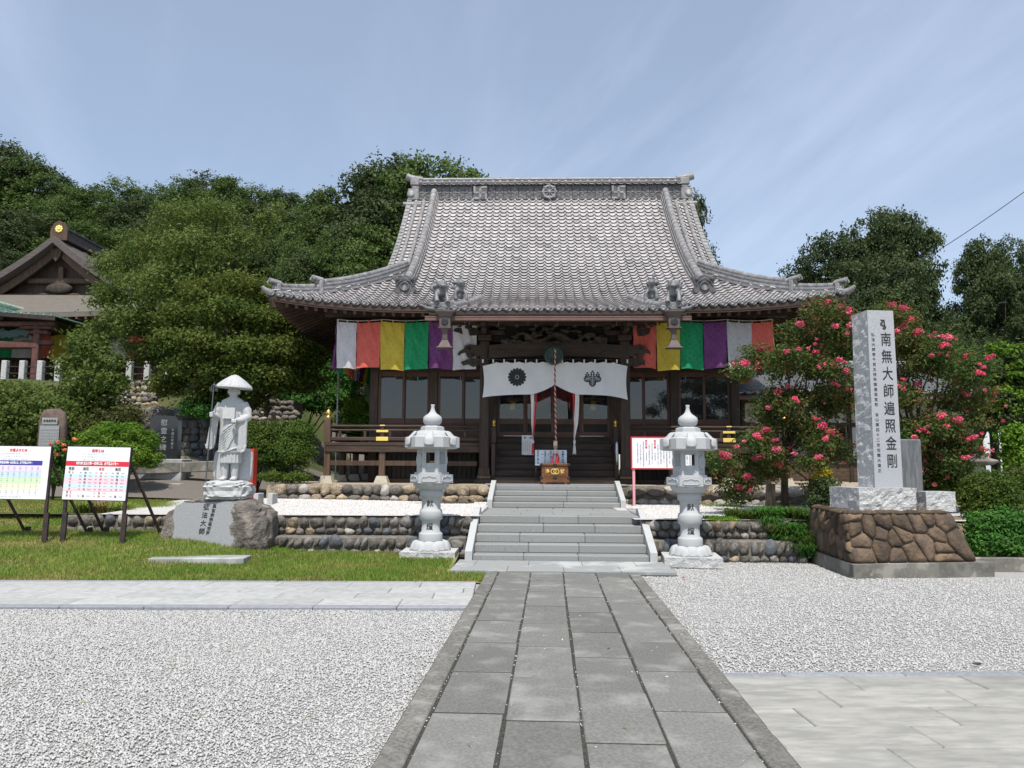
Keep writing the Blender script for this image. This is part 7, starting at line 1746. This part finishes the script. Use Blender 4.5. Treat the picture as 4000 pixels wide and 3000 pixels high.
# lower roof skirts
def lowz(d): return 3.45+.30*d+.05*d*d
lr = MB(); lr.grid(lambda a, b: ((2*a-1)*(6.6-b*2.7), -1.1+b*3.2, lowz(b*3.2)+.35*abs(2*a-1)**3*(1-b)), 25, 9); lr.grid(lambda a, b: ((2*a-1)*(6.6-b*2.7), -1.1+b*3.2, lowz(b*3.2)-.22+.35*abs(2*a-1)**3*(1-b)), 25, 2); lr.grid(lambda a, b: ((2*a-1)*6.6, -1.1, lowz(0)+.35*abs(2*a-1)**3-.22*b), 25, 2); lr.build('lower_roof', 'shingle_pale', LH, fix=False)
for sx in (-1, 1):
    l2 = MB(); l2.grid(lambda a, b: (sx*(6.6-b*2.7), -1.1+b*3.2+a*(12-b*6), lowz(b*3.2)+.35*abs(2*a-1)**3*(1-b)), 21, 7); l2.grid(lambda a, b: (sx*(6.6-b*2.7), -1.1+b*3.2+a*(12-b*6), lowz(b*3.2)-.22+.35*abs(2*a-1)**3*(1-b)), 21, 2); l2.build('lower_roof', 'shingle', LH, fix=False)
    for k in range(16): lb('rafter', (sx*(.3+k*.4), -.2, 3.22), (.09, 1.8, .1), 'red_timber', 0)
# body
lb('wall', (0, 6.0, 1.9), (9.0, 8.0, 3.6), 'timber', 0)
for x in (-4.5,-2.7,-.9,.9,2.7,4.5): lb('column', (x, 1.95, 1.8), (.26,.26,3.4), 'red_timber', .02)
for z in (1.6, 3.1): lb('beam', (0, 1.9, z), (9.6,.16,.2), 'red_timber', .02)
lb('veranda', (0, 1.2, .62), (10.5, 2.2, .14), 'timber_h', .02)
for k in range(11):
    lb('veranda_post', (-5+k, .25, .28), (.14,.14,.56), 'timber', .01)
for x0 in (-1.8, 0, 1.8):
    lt = lb('lattice_door', (x0, 1.86, 1.45), (1.6,.05,1.6), 'boards_dark', 0)
    for q in range(9): MB().box((x0-.72+q*.18, 1.82, 1.45), (.035,.03,1.55)).build('bar', 'timber_brown', lt); MB().box((x0, 1.825, .75+q*.175), (1.5,.02,.03)).build('bar', 'timber_brown', lt)
# portico with undulating copper gable
kar = lambda s: 3.42-.95*min(1, abs(s))**1.0*.0-(.62*(1-math.cos(min(1, abs(s)/.55)*PI))/2+.30*max(0, abs(s)-.55)**1.0)
kp = MB(); KX, KY0, KY1 = 4.1, -4.2, .2
kp.grid(lambda a, b: ((2*a-1)*KX, KY0+b*(KY1-KY0), kar(2*a-1)+.12*b), 41, 6, m='copper_green'); kp.grid(lambda a, b: ((2*a-1)*KX, KY0, kar(2*a-1)-.16*b), 41, 2, m='steel_dark'); kp.grid(lambda a, b: ((2*a-1)*KX, KY0+b*(KY1-KY0), kar(2*a-1)-.16), 41, 2, m='steel_dark'); kp.build('portico_roof', None, LH, fix=False)
for k in range(28):
    s = -1+2*(k+.5)/28; MB().bar((s*KX, KY0-.03, kar(s)+.035), (s*KX, KY1, kar(s)+.155), .05, .05, up=(1,0,0)).build('roof_batten', 'copper_green', LH)
MB().tube([(0,KY0-.1,3.62),(0,KY1+1.0,3.80)], .13, 8).build('portico_ridge', 'copper_green', LH); lb('ridge_end_board', (0,KY0-.08,3.66), (.7,.1,.45), 'copper_green', .06)
for sx in (-1, 1):
    pc_ = lb('portico_column', (sx*3.1, KY0+.6, 1.0), (.26,.26,3.0), 'red_timber', .03)
    b_ = MB(); b_.box((sx*3.1,KY0+.6,2.12),(.9,.3,.16),bev=.04); b_.box((sx*3.1,KY0+.6,2.30),(1.3,.4,.14),bev=.04); b_.box((sx*3.1,KY0+.6,1.72),(1.3,.2,.22),bev=.05); b_.build('bracket', 'red_timber', LH)
lb('portico_beam', (0, KY0+.6, 1.62), (6.4,.28,.30), 'red_timber', .05); lb('portico_beam', (0, KY0+.6, 2.46), (7.6,.24,.2), 'red_timber', .04)
cv = MB(); r_ = random.Random(8)
for k in range(60): vs, fs = lump(k, 1, .2, 1.5); x = r_.uniform(-2.8,2.8); cv.add([(x+a*.22, KY0+.5+b*.10, 2.02+r_.uniform(-.15,.2)+c*.10) for a,b,c in vs], fs, True)
remesh(cv, 'carved_frieze', 'verdigris', .05, LH, None, 0)
cv = MB()
for k in range(26): vs, fs = lump(k+70, 1, .2, 1.5); x = r_.uniform(-1.8,1.8); cv.add([(x+a*.24, KY0+.3+b*.10, 2.95-.18*abs(x)+r_.uniform(-.1,.15)+c*.12) for a,b,c in vs], fs, True)
remesh(cv, 'gable_carving', 'carving', .05, LH, None, 0)
def plain_banner(name, label, org, x0, x1, y, z1, z0, cols, par=None):
    t = thing(name, label, 'curtain', org); n = len(cols)
    for k, c in enumerate(cols):
        a0, a1 = x0+(x1-x0)*k/n, x0+(x1-x0)*(k+1)/n; mb = MB(); mb.grid(lambda a, b: (a0+(a1-a0)*a, y+.05*math.sin(a*9+k)*b, z1+(z0-z1)*b+.08*math.sin(PI*a)*(1-b)), 9, 8); mb.build('cloth_panel', c, t, fix=False)
plain_banner('temple_curtain', 'five colour curtain hung across the front of the old hall', LH.location, -5.2, 5.2, .9, 2.75, 1.75, ['cloth_green','cloth_red','cloth_yellow','cloth_purple','cloth_green','cloth_white','cloth_red','cloth_yellow','cloth_green','cloth_purple','cloth_white','cloth_red'])
g2 = thing('gong', 'grey gong hanging in the portico of the old hall', 'gong', LH.location+Vector((.0, KY0+1.0, 1.05))); MB().lathe([(.0,-.12),(.36,-.12),(.40,0),(.36,.12),(.0,.13)], 24, mtx=Matrix.Rotation(PI/2,4,'X')).build('drum', 'verdigris', g2); MB().tube([(0,-.2,.0),(.02,-.25,-1.3)], .035, 6).build('rope', 'rope_white', g2)
# stone fence of the old hall
FZ = 1.54+(1820-1478)/2950*28
for k in range(13):
    X = -19.6+k*.665; zb = tz(X, 28.0)
    f = thing('stone_fence_post', 'square white granite post in the fence below the old hall', 'fence post', (X, 28.0, FZ), 0, 'granite posts of the old hall fence')
    MB().box((0,0,-.3),(.20,.20,1.75),bev=.015).build('post', 'granite_rough', f)
for z in (.10, .35):
    rl = thing('fence_rail', 'thin metal %s rail through the granite fence posts' % ('lower' if z < .2 else 'upper'), 'rail', (-19.7, 28.0, FZ+z)); MB().tube([(0,0,0),(8.1,0,0)], .02, 6).build('bar', 'steel_dark', rl)
# ---- cobble banks along the lane
def bank(label, u0, u1, D, z0, z1, sw, sh, lean, seed, mats):
    x0, x1 = (u0-2000)/2950*D, (u1-2000)/2950*D; t = thing('cobble_bank', label, 'stone wall', (x0, D, z0), 0); r_ = random.Random(seed); H = z1-z0; L = x1-x0
    MB().add([(0,.08,-.3),(L,.08,-.3),(L,.08+lean,H),(0,.08+lean,H),(0,1.2,-.3),(L,1.2,-.3),(L,1.2+lean,H),(0,1.2+lean,H)], [(0,1,2,3),(4,5,6,7),(3,2,6,7),(0,3,7,4),(1,2,6,5)]).build('earth_core', 'soil', t)
    n = 0; z = sh*.45
    while z < H:
        x = r_.uniform(0, sw)
        while x < L and n < 296:
            w_ = sw*r_.uniform(.75,1.3); stone(t, (x+w_/2, .06+lean*z/H+r_.uniform(-.03,.03), z+r_.uniform(-.02,.02)), (w_*.53, .11, sh*.56*r_.uniform(.85,1.15)), r_.uniform(-.4,.4), r_, mats=mats); x += w_*.98; n += 1
        z += sh*.93
    return t
bank('upper cobble bank of pale round stones under the maple', 560, 1010, 23.6, 2.75, 3.95, .19, .155, .5, 61, ('cobble_pale','cobble_dark','cobble_tan','cobble_grey'))
bank('cobble bank of mixed stones below the young tree', 250, 590, 22.6, 2.9, 4.0, .22, .18, .5, 62, ('cobble_pale','cobble_dark','cobble_tan','cobble_grey'))
bank('lower cobble bank of dark stones behind the black monument', 490, 960, 21.4, 1.55, 2.80, .25, .22, .35, 63, ('cobble_dark','cobble_blue','cobble_dark'))
bank('short cobble bank of dark stones behind the azalea hedge', 1000, 1130, 24.0, 2.6, 3.6, .22, .18, .3, 64, ('cobble_dark','cobble_grey','cobble_dark'))
for k, (u, v, D, s, lab) in enumerate(((610,1625,22.0,(.55,.4,.30),'large dark rock set in the bank above the black monument'),(520,1665,21.2,(.5,.4,.3),'large brown rock in the bank left of the black monument'),(690,1625,22.2,(.42,.3,.25),'pale slanted rock on top of the lower bank'))):
    p = atD(u, v, D); b_ = thing('rock', lab, 'rock', tuple(p)); link('stone', lump_mesh('stone', 80+k, ('cobble_dark','boulder','cobble_grey')[k], sub=3, amp=.3), b_, Matrix.Diagonal((*s,1)))
# ---- monuments by the lane
def gp(u, D): x = (u-2000)/2950*D; return (x, D, tz(x, D))
bm1 = thing('monument_stone', 'polished black memorial stone on a granite base beside the lane', 'monument', gp(648,18.7)); bz = 1.44-bm1.location.z
MB().box((0,0,bz-.35),(1.15,.6,1.15),bev=.02).build('base', 'granite', bm1); MB().box((0,-.25,bz-.55),(1.5,.9,.4),bev=.02).build('step', 'granite', bm1)
pr = MB(); pr.prism([(-.36,0),(.37,0),(.35,.98),(.28,1.06),(-.24,1.08),(-.33,1.0)], -.11, .11, mtx=Matrix.Translation((0,0,bz+.22)) @ Matrix.Rotation(PI/2,4,'X')); pr.build('stone', 'black_stone', bm1)
lettering(bm1, '慰霊之碑', (.02,-.114,bz+.80), .17, 'carve', vertical=True, spacing=1.2, name='inscription'); lettering(bm1, '平成元年建立', (.24,-.114,bz+.72), .07, 'carve', vertical=True, spacing=1.2, name='inscription')
bm2 = thing('monument_stone', 'rough brown memorial stone with an inscribed grey panel', 'monument', gp(210,18.0)); zb2 = bm2.location.z
vs, fs = lump(31, 3, .12, 1.5); MB().add([(math.copysign(abs(a)**.5,a)*.33, math.copysign(abs(b)**.5,b)*.12, .8+math.copysign(abs(c)**.6,c)*1.0) for a,b,c in vs], fs, True).build('stone', 'brown_stone', bm2)
MB().box((0,-.135,.95),(.46,.02,.85)).build('panel', 'granite_cut', bm2); MB().box((0,-.145,1.48),(.36,.01,.16)).build('title_plate', 'granite', bm2)
for k in range(7): lettering(bm2, '奉納者御芳名金壱万円也', (-.19+.063*k,-.147,.93), .055, 'granite_white', vertical=True, spacing=1.25, name='inscription')
lettering(bm2, '寄進者芳名', (0,-.152,1.48), .062, 'ink', name='inscription')
rc = thing('red_cabinet', 'narrow red metal cabinet standing behind the statue', 'cabinet', gp(980,16.4)); MB().box((0,0,.50),(.28,.24,1.34),bev=.008).build('case', 'red_box', rc); MB().box((-.02,-.124,.6),(.20,.008,.9),bev=.003).build('door', 'red_box', rc); MB().box((.07,-.13,.6),(.012,.012,.10)).build('handle', 'steel_dark', rc)
wk = thing('grave_marker', 'thin grey wooden marker post above the azalea hedge', 'marker post', gp(1073,20.5)); MB().prism([(-.10,-.02),(.10,-.02),(.10,.02),(-.10,.02)], -.3, 1.9, top=[(-.09,-.02),(.03,-.02),(.03,.02),(-.09,.02)]).build('board', 'timber_brown', wk)
fp = thing('flag_pole', 'thin pale metal pole behind the left corner of the hall', 'pole', gp(1317,22.0)); MB().tube([(0,0,-.2),(0,0,5.0-fp.location.z)], .028, 8).build('pole', 'pole', fp); MB().lathe([(.0,.0),(.045,.03),(.0,.06)], 8, c=(0,0,5.0-fp.location.z)).build('finial', 'pole', fp)
pkb = MB(); k_pts = [atD(u, v, D) for u, v, D in ((530,1845,17.6),(640,1815,18.2),(760,1795,19.0))]
kst = thing('edging_stone', 'long granite edging stone along the lane under the black monument', 'edging stone', tuple(k_pts[1])); MB().bar(k_pts[1]-k_pts[1]+Vector((-.9,-.2,-.12)), Vector((1.2,.7,-.02)), .22, .26, bev=.02).build('stone', 'concrete', kst)
for k, (u, dx) in enumerate(((1000, 0), (1070, 0))):
    p = atD(1010+k*55, 1945, 15.6); e = thing('edging_block', 'white granite edging block where lawn and white gravel meet, %s' % ('beside the statue' if k == 0 else 'against the boulder wall'), 'edging stone', (p.x, 15.6, .72)); MB().box((0,0,.09),(.10,.35,.30),bev=.008).build('block', 'granite_white', e)

# ============================================================ low tiled house at the right
RH = thing('low_house', 'low white walled house with grey tiled roof behind the crape myrtles', 'house', (7.3, 23.2, .75))
RW, RD = 7.6, 7.0
def rb2(name, c, d, mt, bev=.01): return MB().box(c, d, bev=bev).build(name, mt, RH)
rb2('wall', (RW/2, 3.8, 1.45), (RW-.2, 5.6, 3.0), 'plaster', 0)
for x in (.1, .95, 2.2, 3.5, 4.8, 6.1, RW-.1): rb2('post', (x, .98, 1.45), (.13,.14,3.0), 'timber')
for z in (.25, 1.05, 2.15, 2.90): rb2('beam', (RW/2, .975, z), (RW-.15,.12,.13), 'timber_h')
for x0 in (1.55, 2.85, 5.4):
    wn = rb2('window', (x0, .93, 1.60), (1.05,.06,.95), 'timber_brown'); MB().box((x0,.905,1.60),(.95,.02,.85)).build('pane', 'glass', wn); MB().box((x0,.90,1.60),(.04,.03,.85)).build('mullion', 'timber_brown', wn)
for k in range(9): rb2('wainscot_board', (RW/2, .955-.004*(k%2), .32+.075*k), (RW-.3,.03,.072), 'timber_brown', .004)
def hz(d): return 3.02+.36*d
hf = MB(); OV = .75
hf.grid(lambda a, b: (-OV+a*(RW+2*OV)+(1-2*a)*b*1.2, b*3.4, hz(b*3.4)-.03), 3, 2); hf.grid(lambda a, b: (-OV+a*(RW+2*OV)+(1-2*a)*b*1.2, b*3.4, hz(b*3.4)-.16), 3, 2); hf.grid(lambda a, b: (-OV+a*(RW+2*OV), 0, hz(0)-.03-.13*b), 3, 2)
hf.grid(lambda a, b: (-OV+b*1.2, a*7.2+(1-2*a)*b*3.4, hz(b*3.4)-.03), 3, 2); hf.grid(lambda a, b: (RW+OV-b*1.2, a*7.2+(1-2*a)*b*3.4, hz(b*3.4)-.03), 3, 2); hf.build('roof_deck', 'tile_dark', RH, fix=False)
tw = .30; V = np.vstack([np.column_stack([(ts-.5)*tw, np.full(nT, d), th*1.15+o+.36*d]) for d, o in ((.33,.01),(0.,.06),(.03,.015))]); tme = np_mesh('roof_tile', V, tF, 'tile_piece', smooth=False)
for j in range(12):
    for i in range(30):
        x = -OV+(i+.5)*tw; d = .27*j
        if x < -OV+d*.36+.05 or x > RW+OV-d*.36-.05: continue
        if j*30+i > 330: break
        link('roof_tile', tme, RH, Matrix.Translation((x, d, hz(0))))
for a, b in (((-OV,0,hz(0)+.08),(.45,3.4,hz(3.4)+.15)),((RW+OV,0,hz(0)+.08),(RW-.45,3.4,hz(3.4)+.15)),((.40,3.4,hz(3.4)+.12),(RW-.4,3.4,hz(3.4)+.12))):
    MB().bar(a, b, .26, .20, bev=.02).build('ridge', 'tile_ridge', RH); MB().tube([Vector(a)+Vector((0,0,.12)), Vector(b)+Vector((0,0,.12))], .085, 10).build('ridge_cap', 'tile_ridge', RH)
MB().tube([(-OV,-.08,hz(0)-.12),(RW+OV,-.08,hz(0)-.12)], .06, 8).build('gutter', 'gutter', RH)
sk = MB(); sk.grid(lambda a, b: (-.4+a*3.0, -.9+b*1.9, 2.30+.4*b), 2, 2); 
# ---- mossy lantern, cable, scattered things
ml = thing('stone_lantern', 'small weathered stone lantern with a wide mushroom cap beyond the round bush', 'stone lantern', (9.15, 15.0, .68)); mb = MB()
MB().lathe([(.0,0),(.22,0),(.22,.16),(.16,.20)], 6, smooth=False).build('base', 'boulder', ml); MB().lathe([(.12,.18),(.11,.55)], 12).build('shaft', 'boulder', ml); MB().lathe([(.0,.55),(.2,.57),(.2,.64),(.17,.66),(.17,.90),(.0,.92)], 6, smooth=False).build('fire_box', 'granite_cut', ml); MB().lathe([(.0,.90),(.30,.92),(.42,.99),(.40,1.02),(.25,1.06),(.10,1.14),(.0,1.16)], 18).build('cap', 'boulder', ml); MB().lathe([(.05,1.14),(.10,1.2),(.09,1.28),(.03,1.36),(.0,1.38)], 12).build('finial', 'boulder', ml)
pw_ = thing('power_line', 'thin black cable descending from the sky to the trees at the right', 'cable', tuple(atD(3250,1210,30.0))); a, b = atD(3250,1210,30.0), atD(4150,640,26.0)
MB().tube([(b-a)*t+Vector((0,0,-.5*math.sin(PI*t)*.6)) for t in np.linspace(0,1,20)], .014, 5).build('cable', 'plastic_black', pw_)
pt = atZ(2672, 2259, .01); pe_ = thing('fallen_petal', 'single pink petal fallen on the gravel', 'petal', tuple(pt)); V, var = leaves_np([(0,0,.01)], np.array([(.02,.02,.008)]), 10, .03, 300); leaf_obj('petal', V, var, 'flower_pink', pe_)
pt = atZ(3818, 2597, .0); dk = thing('bark_chip', 'dark chip of bark lying on the gravel by the paving', 'bark chip', tuple(pt)); vs, fs = lump(2, 2, .3, 2); MB().add([(x*.035,y*.015,.01+z*.010) for x,y,z in vs], fs, True).build('chip', 'bark', dk)
